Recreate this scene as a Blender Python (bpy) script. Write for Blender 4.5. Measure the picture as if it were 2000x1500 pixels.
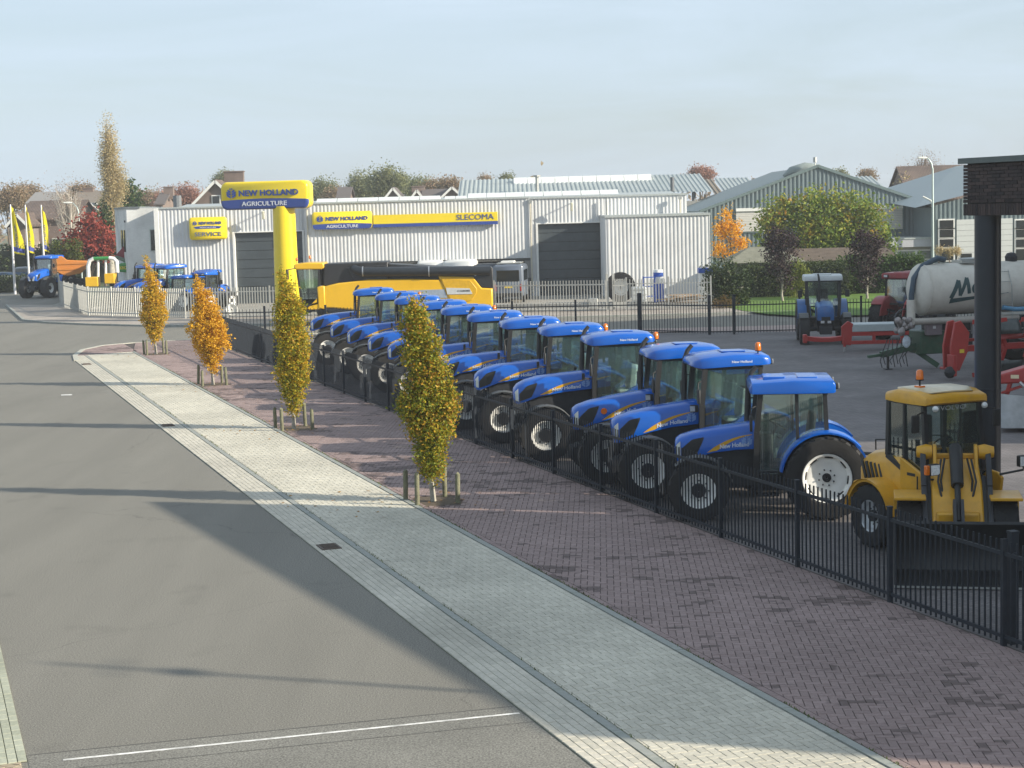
import bpy, bmesh, math, random
from mathutils import Vector, Matrix
rad = math.radians
random.seed(7)
for o in list(bpy.data.objects): bpy.data.objects.remove(o)
scene = bpy.context.scene
COL = scene.collection

# ------------------------------------------------------------------ camera
CAM_H, FPX = 6.0, 3400.0
PITCH, ROLL = math.atan(342/FPX), 0.027
cam_d = bpy.data.cameras.new('camera'); cam = bpy.data.objects.new('camera', cam_d); COL.objects.link(cam)
cam_d.sensor_width = 36; cam_d.lens = 36*FPX/2000; cam_d.clip_end = 6000; cam_d.clip_start = .5
cam.matrix_world = Matrix.Translation((0, 0, CAM_H)) @ Matrix.Rotation(math.pi/2-PITCH, 4, 'X') @ Matrix.Rotation(-ROLL, 4, 'Z')
scene.camera = cam

# ------------------------------------------------------------------ light
SUN_EL = rad(21.7)
SUN_TO = Vector((.947*math.cos(SUN_EL), -.320*math.cos(SUN_EL), math.sin(SUN_EL))).normalized()   # towards the sun
w = bpy.data.worlds.new('World'); scene.world = w; w.use_nodes = True
nt = w.node_tree; nt.nodes.clear()
sky = nt.nodes.new('ShaderNodeTexSky'); sky.sky_type = 'NISHITA'; sky.sun_disc = False
sky.sun_elevation = SUN_EL; sky.sun_rotation = math.atan2(SUN_TO.x, SUN_TO.y)
sky.air_density = 1.0; sky.dust_density = 1.6; sky.ozone_density = 1.2; sky.altitude = 30
tc = nt.nodes.new('ShaderNodeTexCoord'); mp = nt.nodes.new('ShaderNodeMapping'); mp.inputs['Scale'].default_value = (1.1, 1.1, 7.0)
mp.inputs['Rotation'].default_value = (0, rad(7), 0)
nz = nt.nodes.new('ShaderNodeTexNoise'); nz.inputs['Scale'].default_value = 2.3; nz.inputs['Detail'].default_value = 7; nz.inputs['Roughness'].default_value = .6; nz.inputs['Distortion'].default_value = .6
mr = nt.nodes.new('ShaderNodeMapRange'); mr.inputs[1].default_value = .3; mr.inputs[2].default_value = .78; mr.inputs[3].default_value = .5; mr.inputs[4].default_value = 1.05
mx = nt.nodes.new('ShaderNodeMix'); mx.data_type = 'RGBA'; mx.inputs['B'].default_value = (4.65, 5.6, 6.55, 1)   # thin high cloud veil
bg = nt.nodes.new('ShaderNodeBackground'); bg.inputs['Strength'].default_value = .09
ow = nt.nodes.new('ShaderNodeOutputWorld')
L = nt.links.new
L(tc.outputs['Generated'], mp.inputs[0]); L(mp.outputs[0], nz.inputs['Vector']); L(nz.outputs[0], mr.inputs[0]); L(mr.outputs[0], mx.inputs['Factor'])
L(sky.outputs[0], mx.inputs['A']); L(mx.outputs['Result'], bg.inputs['Color']); L(bg.outputs[0], ow.inputs[0])
sl = bpy.data.lights.new('sun', 'SUN'); sl.energy = 5.0; sl.angle = rad(.55); sl.color = (1, .91, .76)
so = bpy.data.objects.new('sun', sl); COL.objects.link(so); so.rotation_euler = SUN_TO.to_track_quat('Z', 'Y').to_euler(); so.location = (60, -20, 60)
vs = scene.view_settings; vs.view_transform = 'Standard'; vs.look = 'None'; vs.exposure = .72; vs.gamma = 1; vs.use_curve_mapping = False
scene.render.engine = 'CYCLES'; scene.cycles.max_bounces = 8; scene.cycles.transparent_max_bounces = 24

# ------------------------------------------------------------------ pixels to places
def ray(px, py):
    x, y = (px-1000)/FPX, (750-py)/FPX
    c, s = math.cos(ROLL), math.sin(ROLL); x, y = c*x+s*y, -s*x+c*y
    cp, sp = math.cos(PITCH), math.sin(PITCH)
    return Vector((x, cp+y*sp, -sp+y*cp))
def G(px, py, z=0.):
    d = ray(px, py); return Vector((0, 0, CAM_H))+d*((z-CAM_H)/d.z)
def D(px, py, Y):
    d = ray(px, py); return Vector((0, 0, CAM_H))+d*(Y/d.y)
RD, RN = Vector((-.327, .945, 0)).normalized(), Vector((.945, .327, 0)).normalized()
def RS(s, t, z=0.):
    v = RD*s+RN*t; return Vector((v.x, v.y, z))

# ------------------------------------------------------------------ materials
MATS = {}
def nodes_of(name):
    m = bpy.data.materials.new(name); m.use_nodes = True; n = m.node_tree
    return m, n, n.nodes['Principled BSDF']
def M(name, col=None, rough=.5, metal=0., var=.12, scale=6., bump=0., bscale=None, coat=0., spec=.5, dirt=None):
    if name in MATS: return MATS[name]
    m, n, p = nodes_of(name); N = n.nodes.new; k = n.links.new
    p.inputs['Roughness'].default_value = rough; p.inputs['Metallic'].default_value = metal
    p.inputs['Coat Weight'].default_value = coat; p.inputs['Coat Roughness'].default_value = .08
    p.inputs['Specular IOR Level'].default_value = spec
    t = N('ShaderNodeTexCoord'); no = N('ShaderNodeTexNoise'); no.inputs['Scale'].default_value = scale; no.inputs['Detail'].default_value = 6; no.inputs['Roughness'].default_value = .65
    k(t.outputs['Object'], no.inputs['Vector'])
    r = N('ShaderNodeMapRange'); r.inputs[1].default_value = .3; r.inputs[2].default_value = .7; r.inputs[3].default_value = 1-var; r.inputs[4].default_value = 1+var
    k(no.outputs[0], r.inputs[0])
    mu = N('ShaderNodeVectorMath'); mu.operation = 'SCALE'; mu.inputs[0].default_value = col
    k(r.outputs[0], mu.inputs['Scale'])
    out = mu.outputs[0]
    if dirt:                                   # (colour, amount, scale): dust and grime with a shape of its own
        n2 = N('ShaderNodeTexNoise'); n2.inputs['Scale'].default_value = dirt[2]; n2.inputs['Detail'].default_value = 8; n2.inputs['Roughness'].default_value = .7
        k(t.outputs['Object'], n2.inputs['Vector'])
        r2 = N('ShaderNodeMapRange'); r2.inputs[1].default_value = .45; r2.inputs[2].default_value = .75; r2.inputs[3].default_value = 0; r2.inputs[4].default_value = dirt[1]
        k(n2.outputs[0], r2.inputs[0])
        mi = N('ShaderNodeMix'); mi.data_type = 'RGBA'; mi.inputs['B'].default_value = (*dirt[0], 1)
        k(r2.outputs[0], mi.inputs['Factor']); k(out, mi.inputs['A']); out = mi.outputs['Result']
    k(out, p.inputs['Base Color'])
    if bump:
        b = N('ShaderNodeBump'); b.inputs['Strength'].default_value = bump; b.inputs['Distance'].default_value = .02
        n3 = N('ShaderNodeTexNoise'); n3.inputs['Scale'].default_value = bscale or scale*6; n3.inputs['Detail'].default_value = 4
        k(t.outputs['Object'], n3.inputs['Vector']); k(n3.outputs[0], b.inputs['Height']); k(b.outputs[0], p.inputs['Normal'])
    MATS[name] = m; return m
def GLASS(name, tint=(.5, .6, .57), refl=.5, sheen=.07):
    if name in MATS: return MATS[name]
    m, n, p = nodes_of(name); N = n.nodes.new; k = n.links.new
    n.nodes.remove(p); o = n.nodes['Material Output']
    tr = N('ShaderNodeBsdfTransparent'); tr.inputs[0].default_value = (*tint, 1)
    gl = N('ShaderNodeBsdfGlossy'); gl.inputs['Roughness'].default_value = .03; gl.inputs[0].default_value = (.9, .95, .95, 1)
    f = N('ShaderNodeFresnel'); f.inputs[0].default_value = 1.5
    ma = N('ShaderNodeMath'); ma.operation = 'MULTIPLY_ADD'; ma.inputs[1].default_value = 1.0; ma.inputs[2].default_value = refl*.2
    df = N('ShaderNodeBsdfDiffuse'); df.inputs[0].default_value = (.42, .52, .49, 1); dm = N('ShaderNodeMixShader'); dm.inputs[0].default_value = sheen; k(tr.outputs[0], dm.inputs[1]); k(df.outputs[0], dm.inputs[2])  # flat teal share brightens the pane in place of reflections
    mi = N('ShaderNodeMixShader'); k(f.outputs[0], ma.inputs[0]); k(ma.outputs[0], mi.inputs[0]); k(dm.outputs[0], mi.inputs[1]); k(gl.outputs[0], mi.inputs[2]); k(mi.outputs[0], o.inputs[0])
    MATS[name] = m; return m
def LEAF(name, stops, transl=.35, nscale=.9, rough=.55, zone=.45):
    if name in MATS: return MATS[name]
    m, n, p = nodes_of(name); N = n.nodes.new; k = n.links.new; o = n.nodes['Material Output']
    ge = N('ShaderNodeNewGeometry'); t = N('ShaderNodeTexCoord'); no = N('ShaderNodeTexNoise'); no.inputs['Scale'].default_value = nscale; no.inputs['Detail'].default_value = 2
    k(t.outputs['Object'], no.inputs['Vector'])
    a = N('ShaderNodeMath'); a.operation = 'MULTIPLY_ADD'; a.inputs[1].default_value = 1-zone; k(ge.outputs['Random Per Island'], a.inputs[0])
    r = N('ShaderNodeMapRange'); r.inputs[1].default_value = .32; r.inputs[2].default_value = .68; r.inputs[3].default_value = 0; r.inputs[4].default_value = zone
    k(no.outputs[0], r.inputs[0]); k(r.outputs[0], a.inputs[2])
    cr = N('ShaderNodeValToRGB'); e = cr.color_ramp.elements
    while len(e) < len(stops): e.new(.5)
    for i, (ps, c) in enumerate(stops): e[i].position = ps; e[i].color = (*c, 1)
    k(a.outputs[0], cr.inputs[0]); k(cr.outputs[0], p.inputs['Base Color']); p.inputs['Roughness'].default_value = rough; p.inputs['Specular IOR Level'].default_value = .3
    tl = N('ShaderNodeBsdfTranslucent'); k(cr.outputs[0], tl.inputs[0])
    mi = N('ShaderNodeMixShader'); mi.inputs[0].default_value = transl; k(p.outputs[0], mi.inputs[1]); k(tl.outputs[0], mi.inputs[2]); k(mi.outputs[0], o.inputs[0])
    MATS[name] = m; return m
def PAVER(name, c1, c2, stain=None, moss=0.):
    """single paving bricks: every brick its own tone, damp or dirty patches in world space"""
    m, n, p = nodes_of(name); N = n.nodes.new; k = n.links.new
    ge = N('ShaderNodeNewGeometry'); oi = N('ShaderNodeObjectInfo'); ad = N('ShaderNodeMath'); ad.operation = 'ADD'
    k(ge.outputs['Random Per Island'], ad.inputs[0]); k(oi.outputs['Random'], ad.inputs[1])
    fr = N('ShaderNodeMath'); fr.operation = 'FRACT'; k(ad.outputs[0], fr.inputs[0])
    mi = N('ShaderNodeMix'); mi.data_type = 'RGBA'; mi.inputs['A'].default_value = (*c1, 1); mi.inputs['B'].default_value = (*c2, 1); k(fr.outputs[0], mi.inputs['Factor'])
    out = mi.outputs['Result']
    n1 = N('ShaderNodeTexNoise'); n1.inputs['Scale'].default_value = .35; n1.inputs['Detail'].default_value = 5; k(ge.outputs['Position'], n1.inputs['Vector'])
    r1 = N('ShaderNodeMapRange'); r1.inputs[1].default_value = .3; r1.inputs[2].default_value = .7; r1.inputs[3].default_value = .84; r1.inputs[4].default_value = 1.12; k(n1.outputs[0], r1.inputs[0])
    n5 = N('ShaderNodeTexNoise'); n5.inputs['Scale'].default_value = 30; n5.inputs['Detail'].default_value = 5; k(ge.outputs['Position'], n5.inputs['Vector'])
    r5 = N('ShaderNodeMapRange'); r5.inputs[1].default_value = .3; r5.inputs[2].default_value = .7; r5.inputs[3].default_value = .88; r5.inputs[4].default_value = 1.1; k(n5.outputs[0], r5.inputs[0])
    mm = N('ShaderNodeMath'); mm.operation = 'MULTIPLY'; k(r1.outputs[0], mm.inputs[0]); k(r5.outputs[0], mm.inputs[1])
    sc = N('ShaderNodeVectorMath'); sc.operation = 'SCALE'; k(out, sc.inputs[0]); k(mm.outputs[0], sc.inputs['Scale']); out = sc.outputs[0]
    if stain:
        mp = N('ShaderNodeMapping'); mp.inputs['Scale'].default_value = (1, 1.9, 1); k(ge.outputs['Position'], mp.inputs[0])
        n2 = N('ShaderNodeTexNoise'); n2.inputs['Scale'].default_value = .85; n2.inputs['Detail'].default_value = 3; k(mp.outputs[0], n2.inputs['Vector'])
        n3 = N('ShaderNodeTexNoise'); n3.inputs['Scale'].default_value = .17; n3.inputs['Detail'].default_value = 1; k(ge.outputs['Position'], n3.inputs['Vector'])
        a1 = N('ShaderNodeMath'); a1.operation = 'MULTIPLY_ADD'; a1.inputs[1].default_value = .22; k(fr.outputs[0], a1.inputs[0]); k(n2.outputs[0], a1.inputs[2])
        a2 = N('ShaderNodeMath'); a2.operation = 'MULTIPLY_ADD'; a2.inputs[1].default_value = .55; k(n3.outputs[0], a2.inputs[0]); k(a1.outputs[0], a2.inputs[2])
        r2 = N('ShaderNodeMapRange'); r2.inputs[1].default_value = stain[1]; r2.inputs[2].default_value = stain[1]+.05; r2.inputs[3].default_value = 0; r2.inputs[4].default_value = .72; k(a2.outputs[0], r2.inputs[0])
        m2 = N('ShaderNodeMix'); m2.data_type = 'RGBA'; m2.inputs['B'].default_value = (*stain[0], 1); k(r2.outputs[0], m2.inputs['Factor']); k(out, m2.inputs['A']); out = m2.outputs['Result']
    k(out, p.inputs['Base Color']); p.inputs['Roughness'].default_value = .85; p.inputs['Specular IOR Level'].default_value = .3
    b = N('ShaderNodeBump'); b.inputs['Strength'].default_value = .35; b.inputs['Distance'].default_value = .004; k(n5.outputs[0], b.inputs['Height']); k(b.outputs[0], p.inputs['Normal'])
    MATS[name] = m; return m
def GROUND(name, c, var=.18, fine=60, patch=.12, rough=.9, bump=.5, streak=None, grain=.25, spots=0):
    m, n, p = nodes_of(name); N = n.nodes.new; k = n.links.new; ge = N('ShaderNodeNewGeometry')
    n1 = N('ShaderNodeTexNoise'); n1.inputs['Scale'].default_value = patch; n1.inputs['Detail'].default_value = 6; n1.inputs['Roughness'].default_value = .6
    n2 = N('ShaderNodeTexNoise'); n2.inputs['Scale'].default_value = fine; n2.inputs['Detail'].default_value = 3
    k(ge.outputs['Position'], n2.inputs['Vector'])
    if streak:
        mp = N('ShaderNodeMapping'); mp.inputs['Rotation'].default_value = (0, 0, streak); mp.inputs['Scale'].default_value = (1, .12, 1); k(ge.outputs['Position'], mp.inputs[0]); k(mp.outputs[0], n1.inputs['Vector']); n1.inputs['Scale'].default_value = patch*3
    else: k(ge.outputs['Position'], n1.inputs['Vector'])
    r1 = N('ShaderNodeMapRange'); r1.inputs[1].default_value = .3; r1.inputs[2].default_value = .7; r1.inputs[3].default_value = 1-var; r1.inputs[4].default_value = 1+var; k(n1.outputs[0], r1.inputs[0])
    r2 = N('ShaderNodeMapRange'); r2.inputs[1].default_value = .3; r2.inputs[2].default_value = .7; r2.inputs[3].default_value = 1-grain; r2.inputs[4].default_value = 1+grain; k(n2.outputs[0], r2.inputs[0])
    mm = N('ShaderNodeMath'); mm.operation = 'MULTIPLY'; k(r1.outputs[0], mm.inputs[0]); k(r2.outputs[0], mm.inputs[1])
    sc = N('ShaderNodeVectorMath'); sc.operation = 'SCALE'; sc.inputs[0].default_value = c; k(mm.outputs[0], sc.inputs['Scale']); bc = sc.outputs[0]
    if spots:                                  # oil drips and old repairs
        n4 = N('ShaderNodeTexNoise'); n4.inputs['Scale'].default_value = spots; n4.inputs['Detail'].default_value = 5; n4.inputs['Roughness'].default_value = .55; k(ge.outputs['Position'], n4.inputs['Vector'])
        r4 = N('ShaderNodeMapRange'); r4.inputs[1].default_value = .60; r4.inputs[2].default_value = .70; r4.inputs[3].default_value = 1; r4.inputs[4].default_value = .88; k(n4.outputs[0], r4.inputs[0])
        s4 = N('ShaderNodeVectorMath'); s4.operation = 'SCALE'; k(bc, s4.inputs[0]); k(r4.outputs[0], s4.inputs['Scale']); bc = s4.outputs[0]
        v4 = N('ShaderNodeTexVoronoi'); v4.feature = 'DISTANCE_TO_EDGE'; v4.inputs['Scale'].default_value = .16; k(ge.outputs['Position'], v4.inputs['Vector'])
        w4 = N('ShaderNodeMixRGB'); w4.inputs[0].default_value = .35; k(ge.outputs['Position'], w4.inputs[1]); n6 = N('ShaderNodeTexNoise'); n6.inputs['Scale'].default_value = 1.3; n6.inputs['Detail'].default_value = 4; k(ge.outputs['Position'], n6.inputs['Vector']); k(n6.outputs['Color'], w4.inputs[2]); k(w4.outputs[0], v4.inputs['Vector'])
        r6 = N('ShaderNodeMapRange'); r6.inputs[1].default_value = .0; r6.inputs[2].default_value = .0016; r6.inputs[3].default_value = .74; r6.inputs[4].default_value = 1; k(v4.outputs['Distance'], r6.inputs[0])
        s6 = N('ShaderNodeVectorMath'); s6.operation = 'SCALE'; k(bc, s6.inputs[0]); k(r6.outputs[0], s6.inputs['Scale']); bc = s6.outputs[0]
    k(bc, p.inputs['Base Color'])
    p.inputs['Roughness'].default_value = rough; p.inputs['Specular IOR Level'].default_value = .3
    b = N('ShaderNodeBump'); b.inputs['Strength'].default_value = bump; b.inputs['Distance'].default_value = .006; k(n2.outputs[0], b.inputs['Height']); k(b.outputs[0], p.inputs['Normal'])
    MATS[name] = m; return m
def BRICKMAT(name, c1, c2, mortar, bw=.21, bh=.065, rot=None, scale=1., rough=.85, bump=.4, coord='Object', msize=.008):
    m, n, p = nodes_of(name); N = n.nodes.new; k = n.links.new; t = N('ShaderNodeTexCoord')
    mp = N('ShaderNodeMapping'); k(t.outputs[coord], mp.inputs[0])
    if rot: mp.inputs['Rotation'].default_value = rot
    b = N('ShaderNodeTexBrick'); b.inputs['Color1'].default_value = (*c1, 1); b.inputs['Color2'].default_value = (*c2, 1); b.inputs['Mortar'].default_value = (*mortar, 1)
    b.inputs['Scale'].default_value = scale; b.inputs['Brick Width'].default_value = bw; b.inputs['Row Height'].default_value = bh; b.inputs['Mortar Size'].default_value = msize
    k(mp.outputs[0], b.inputs['Vector'])
    no = N('ShaderNodeTexNoise'); no.inputs['Scale'].default_value = .5; no.inputs['Detail'].default_value = 6; k(t.outputs[coord], no.inputs['Vector'])
    r1 = N('ShaderNodeMapRange'); r1.inputs[1].default_value = .3; r1.inputs[2].default_value = .7; r1.inputs[3].default_value = .74; r1.inputs[4].default_value = 1.24; k(no.outputs[0], r1.inputs[0])
    sc = N('ShaderNodeVectorMath'); sc.operation = 'SCALE'; k(b.outputs['Color'], sc.inputs[0]); k(r1.outputs[0], sc.inputs['Scale']); k(sc.outputs[0], p.inputs['Base Color'])
    p.inputs['Roughness'].default_value = rough
    bu = N('ShaderNodeBump'); bu.inputs['Strength'].default_value = bump; bu.inputs['Distance'].default_value = .01; bu.invert = True; k(b.outputs['Fac'], bu.inputs['Height']); k(bu.outputs[0], p.inputs['Normal'])
    MATS[name] = m; return m

# ------------------------------------------------------------------ mesh helpers
def cr3(a, b): return a.cross(b)
class MB:
    def __init__(s): s.v = []; s.f = []
    def add(s, vs, fs):
        o = len(s.v); s.v += [tuple(p) for p in vs]; s.f += [tuple(i+o for i in f) for f in fs]; return s
    def box(s, c, d, rz=0., ry=0., rx=0.):
        R = Matrix.Rotation(rz, 3, 'Z') @ Matrix.Rotation(ry, 3, 'Y') @ Matrix.Rotation(rx, 3, 'X'); c = Vector(c)
        vs = [c+R @ Vector((d[0]*x/2, d[1]*y/2, d[2]*z/2)) for x in (-1, 1) for y in (-1, 1) for z in (-1, 1)]
        return s.add(vs, [(0, 1, 3, 2), (4, 6, 7, 5), (0, 4, 5, 1), (2, 3, 7, 6), (0, 2, 6, 4), (1, 5, 7, 3)])
    def bx(s, x0, x1, y0, y1, z0, z1): return s.box(((x0+x1)/2, (y0+y1)/2, (z0+z1)/2), (x1-x0, y1-y0, z1-z0))
    def bar(s, p, q, w, h=None, up=(0, 0, 1)):
        p, q = Vector(p), Vector(q); h = h or w; d = (q-p).normalized(); u = Vector(up)
        if abs(d.dot(u)) > .98: u = Vector((1, 0, 0))
        a = d.cross(u).normalized(); b = a.cross(d)
        vs = [e+a*w/2*i+b*h/2*j for e in (p, q) for i, j in ((-1, -1), (1, -1), (1, 1), (-1, 1))]
        return s.add(vs, [(3, 2, 1, 0), (4, 5, 6, 7), (0, 1, 5, 4), (1, 2, 6, 5), (2, 3, 7, 6), (3, 0, 4, 7)])
    def tube(s, pts, r, n=8, cap=True):
        pts = [Vector(p) for p in pts]; rs = r if isinstance(r, (list, tuple)) else [r]*len(pts); rings = []; a = None
        for i, p in enumerate(pts):
            d = (pts[min(i+1, len(pts)-1)]-pts[max(i-1, 0)]).normalized()
            if a is None:
                u = Vector((0, 0, 1)) if abs(d.z) < .9 else Vector((1, 0, 0)); a = d.cross(u).normalized()
            else: a = (a-d*a.dot(d)).normalized()
            b = d.cross(a)
            rings.append([p+(a*math.cos(2*math.pi*k/n)+b*math.sin(2*math.pi*k/n))*rs[i] for k in range(n)])
        return s.loft(rings, cap)
    def cyl(s, p, q, r0, r1=None, n=12): return s.tube([p, q], [r0, r0 if r1 is None else r1], n)
    def loft(s, rings, cap=True, closed=True):
        n = len(rings[0]); o = len(s.v)
        for r in rings: s.v += [tuple(p) for p in r]
        for i in range(len(rings)-1):
            for k in range(n if closed else n-1):
                a, b = o+i*n+k, o+i*n+(k+1) % n; s.f.append((a, b, b+n, a+n))
        if cap:
            s.f.append(tuple(o+k for k in reversed(range(n)))); s.f.append(tuple(o+(len(rings)-1)*n+k for k in range(n)))
        return s
    def prism(s, poly, ax, a, b):
        f = {'x': lambda p, h: (h, p[0], p[1]), 'y': lambda p, h: (p[0], h, p[1]), 'z': lambda p, h: (p[0], p[1], h)}[ax]
        return s.loft([[f(p, a) for p in poly], [f(p, b) for p in poly]])
    def lathe(s, prof, c, ax='y', n=24, cap=False):
        c = Vector(c); rings = []
        for k in range(n):
            t = 2*math.pi*k/n; ct, st = math.cos(t), math.sin(t)
            rings.append([c+{'y': Vector((r*ct, h, r*st)), 'z': Vector((r*ct, r*st, h)), 'x': Vector((h, r*ct, r*st))}[ax] for r, h in prof])
        o = len(s.v); m = len(prof)
        for r in rings: s.v += [tuple(p) for p in r]
        for k in range(n):
            k2 = (k+1) % n
            for i in range(m-1): s.f.append((o+k*m+i, o+k2*m+i, o+k2*m+i+1, o+k*m+i+1))
        return s
    def sphere(s, c, r, n=10, m=6, sc=(1, 1, 1)):
        pr = [(r*math.sin(math.pi*i/m), -r*math.cos(math.pi*i/m)) for i in range(m+1)]
        o = len(s.v); s.lathe(pr, (0, 0, 0), 'z', n)
        for i in range(o, len(s.v)):
            x, y, z = s.v[i]; s.v[i] = (c[0]+x*sc[0], c[1]+y*sc[1], c[2]+z*sc[2])
        return s
    def xf(s, Mx):
        s.v = [tuple(Mx @ Vector(p)) for p in s.v]; return s
    def mesh(s, name, mat, smooth=None, fix=True):
        me = bpy.data.meshes.new(name); me.from_pydata(s.v, [], s.f)
        if fix:
            b = bmesh.new(); b.from_mesh(me); bmesh.ops.recalc_face_normals(b, faces=b.faces); b.to_mesh(me); b.free()
        if smooth is not None:
            me.shade_smooth()
            if smooth < 180: me.set_sharp_from_angle(angle=rad(smooth))
        if mat: me.materials.append(mat)
        me.update(); return me
    def build(s, name, mat, parent=None, smooth=None, bevel=0, fix=True, seg=2):
        o = link(name, s.mesh(name, mat, smooth if not bevel else 40, fix), parent)
        if bevel:
            b = o.modifiers.new('bevel', 'BEVEL'); b.width = bevel; b.segments = seg; b.limit_method = 'ANGLE'; b.angle_limit = rad(40); b.harden_normals = False
        return o
def link(name, me, parent=None):
    o = bpy.data.objects.new(name, me); COL.objects.link(o)
    if parent: o.parent = parent
    return o
def tag(o, label=None, cat=None, group=None, kind=None):
    if label: o['label'] = label
    if cat: o['category'] = cat
    if group: o['group'] = group
    if kind: o['kind'] = kind
    return o
def empty(name, loc, rz=0., label=None, cat=None, group=None):
    o = bpy.data.objects.new(name, None); COL.objects.link(o); o.location = loc; o.rotation_euler = (0, 0, rz); o.empty_display_size = .2
    return tag(o, label, cat, group)
def copy_tree(o, parent=None):
    c = o.copy(); COL.objects.link(c); c.parent = parent
    for ch in list(o.children): copy_tree(ch, c)
    return c
def heading(v): return math.atan2(v[1], v[0])
_tc = {}
def text_geo(txt, bold=0.):
    if 'M' in txt: bold = 0.            # the letter M cannot be thickened without breaking its fill
    if (txt, bold) in _tc: return _tc[txt, bold]
    cu = bpy.data.curves.new('t', 'FONT'); cu.body = txt; cu.size = 1; cu.resolution_u = 3; cu.offset = bold; cu.fill_mode = 'FRONT'
    ob = bpy.data.objects.new('t', cu); COL.objects.link(ob); dg = bpy.context.evaluated_depsgraph_get()
    me = bpy.data.meshes.new_from_object(ob.evaluated_get(dg)); vs = [(v.co.x, v.co.y) for v in me.vertices]; fs = [tuple(p.vertices) for p in me.polygons]
    bpy.data.objects.remove(ob); bpy.data.meshes.remove(me)
    x0 = min(v[0] for v in vs); x1 = max(v[0] for v in vs); y0 = min(v[1] for v in vs); y1 = max(v[1] for v in vs)
    vs = [((x-x0)/(x1-x0), (y-y0)/(y1-y0)) for x, y in vs]; _tc[txt, bold] = (vs, fs); return vs, fs
def lettering(txt, f, mat, parent, name='lettering', bold=.02, thick=0.):
    """f maps unit-square letter coordinates (and a height above the face) to a point"""
    vs, fs = text_geo(txt, bold); mb = MB(); mb.add([f(x, y, thick) for x, y in vs], fs)
    if thick:
        from collections import Counter
        ec = Counter(); 
        for q in fs:
            for i in range(len(q)): ec[frozenset((q[i], q[(i+1) % len(q)]))] += 1
        n = len(vs); mb.v += [tuple(f(x, y, 0)) for x, y in vs]
        for e, c in ec.items():
            if c == 1:
                a, b = tuple(e); mb.f.append((a, b, b+n, a+n))
    return mb.build(name, mat, parent, fix=False)
def ring(x, hw, zb, zt, r=.1, crown=.02):
    return [(x, -hw, zb), (x, -hw, zt-r), (x, -hw+r*.3, zt-r*.3), (x, -hw+r, zt), (x, 0, zt+crown), (x, hw-r, zt), (x, hw-r*.3, zt-r*.3), (x, hw, zt-r), (x, hw, zb), (x, 0, zb)]
# ================================================================== SETTING: ground, road, paving
def proj(p):
    z = p[2]-CAM_H; cp, sp = math.cos(PITCH), math.sin(PITCH); dep = p[1]*cp-z*sp; up = p[1]*sp+z*cp
    x, y = p[0]/dep*FPX, up/dep*FPX; c, s = math.cos(ROLL), math.sin(ROLL)
    return 1000+c*x-s*y, 750-(s*x+c*y)
def sheet(name, pts, z, mat, kind='structure', parent=None):
    mb = MB(); mb.add([(p[0], p[1], z) for p in pts], [tuple(range(len(pts)))])
    o = mb.build(name, mat, parent, fix=False)
    me = o.data
    if me.polygons[0].normal.z < 0: me.flip_normals()
    if kind: o['kind'] = kind
    return o
ASPH = GROUND('asphalt', (.188, .178, .153), var=.09, fine=52, patch=.22, rough=.88, bump=.16, streak=rad(19), grain=.5, spots=.7)
ASPH2 = GROUND('asphalt_patch', (.185, .178, .156), var=.14, fine=45, patch=.5, rough=.9, bump=.25, grain=.5)
SOIL = GROUND('field', (.10, .115, .05), var=.3, fine=8, patch=.05)
sheet('ground', [(-700, -150), (700, -150), (700, 900), (-700, 900)], -.03, SOIL)
sheet('road', [(-90, 2), (60, 2), (60, 99), (-13, 99), (-22, 108), (-26, 125), (-30, 156), (-90, 156)], 0, ASPH)
# repaired trench with a white line across the road
pt = [RS(19.45, 1.1), RS(18.95, 6.6), RS(18.35, 6.6), RS(18.85, 1.1)]
q = [RS(19.95, .98), RS(19.5, 6.66), RS(12, 6.66), RS(12, .98)]
sheet('road_patch', q, .004, ASPH2)
sheet('road_marking', [RS(19.62, 1.35), RS(19.215, 6.62), RS(19.16, 6.62), RS(19.56, 1.35)], .008, M('road_paint', (.74, .72, .68), .7, var=.25, scale=9, dirt=((.2, .2, .18), .95, 4)))
SEAL = M('seal', (.075, .075, .07), .8, var=.3, scale=7)
for a, b, c, d in ((19.95, 19.5, 19.93, 19.48), (19.28, 18.80, 19.265, 18.785)): sheet('road_seam', [RS(a, .99), RS(b, 6.65), RS(d, 6.65), RS(c, .99)], .0065, SEAL)
sheet('road_marking', [G(119, 771), G(140, 770), G(141, 772), G(120, 773)], .006, MATS['road_paint'])

PAVE_G = PAVER('grey_paver', (.46, .435, .36), (.54, .51, .425))
PAVE_R = PAVER('red_paver', (.245, .182, .170), (.30, .226, .212), stain=((.075, .055, .05), .985))
PAVE_S = PAVER('sett', (.45, .425, .355), (.54, .505, .425))
BED_G = GROUND('joint_sand', (.15, .155, .11), fine=30, patch=.8)
BED_R = GROUND('joint_dark', (.075, .062, .055), fine=30, patch=.8)
KERB = M('kerb_concrete', (.30, .31, .285), .85, var=.15, scale=3, bump=.3, dirt=((.16, .18, .13), .5, 4))

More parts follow.
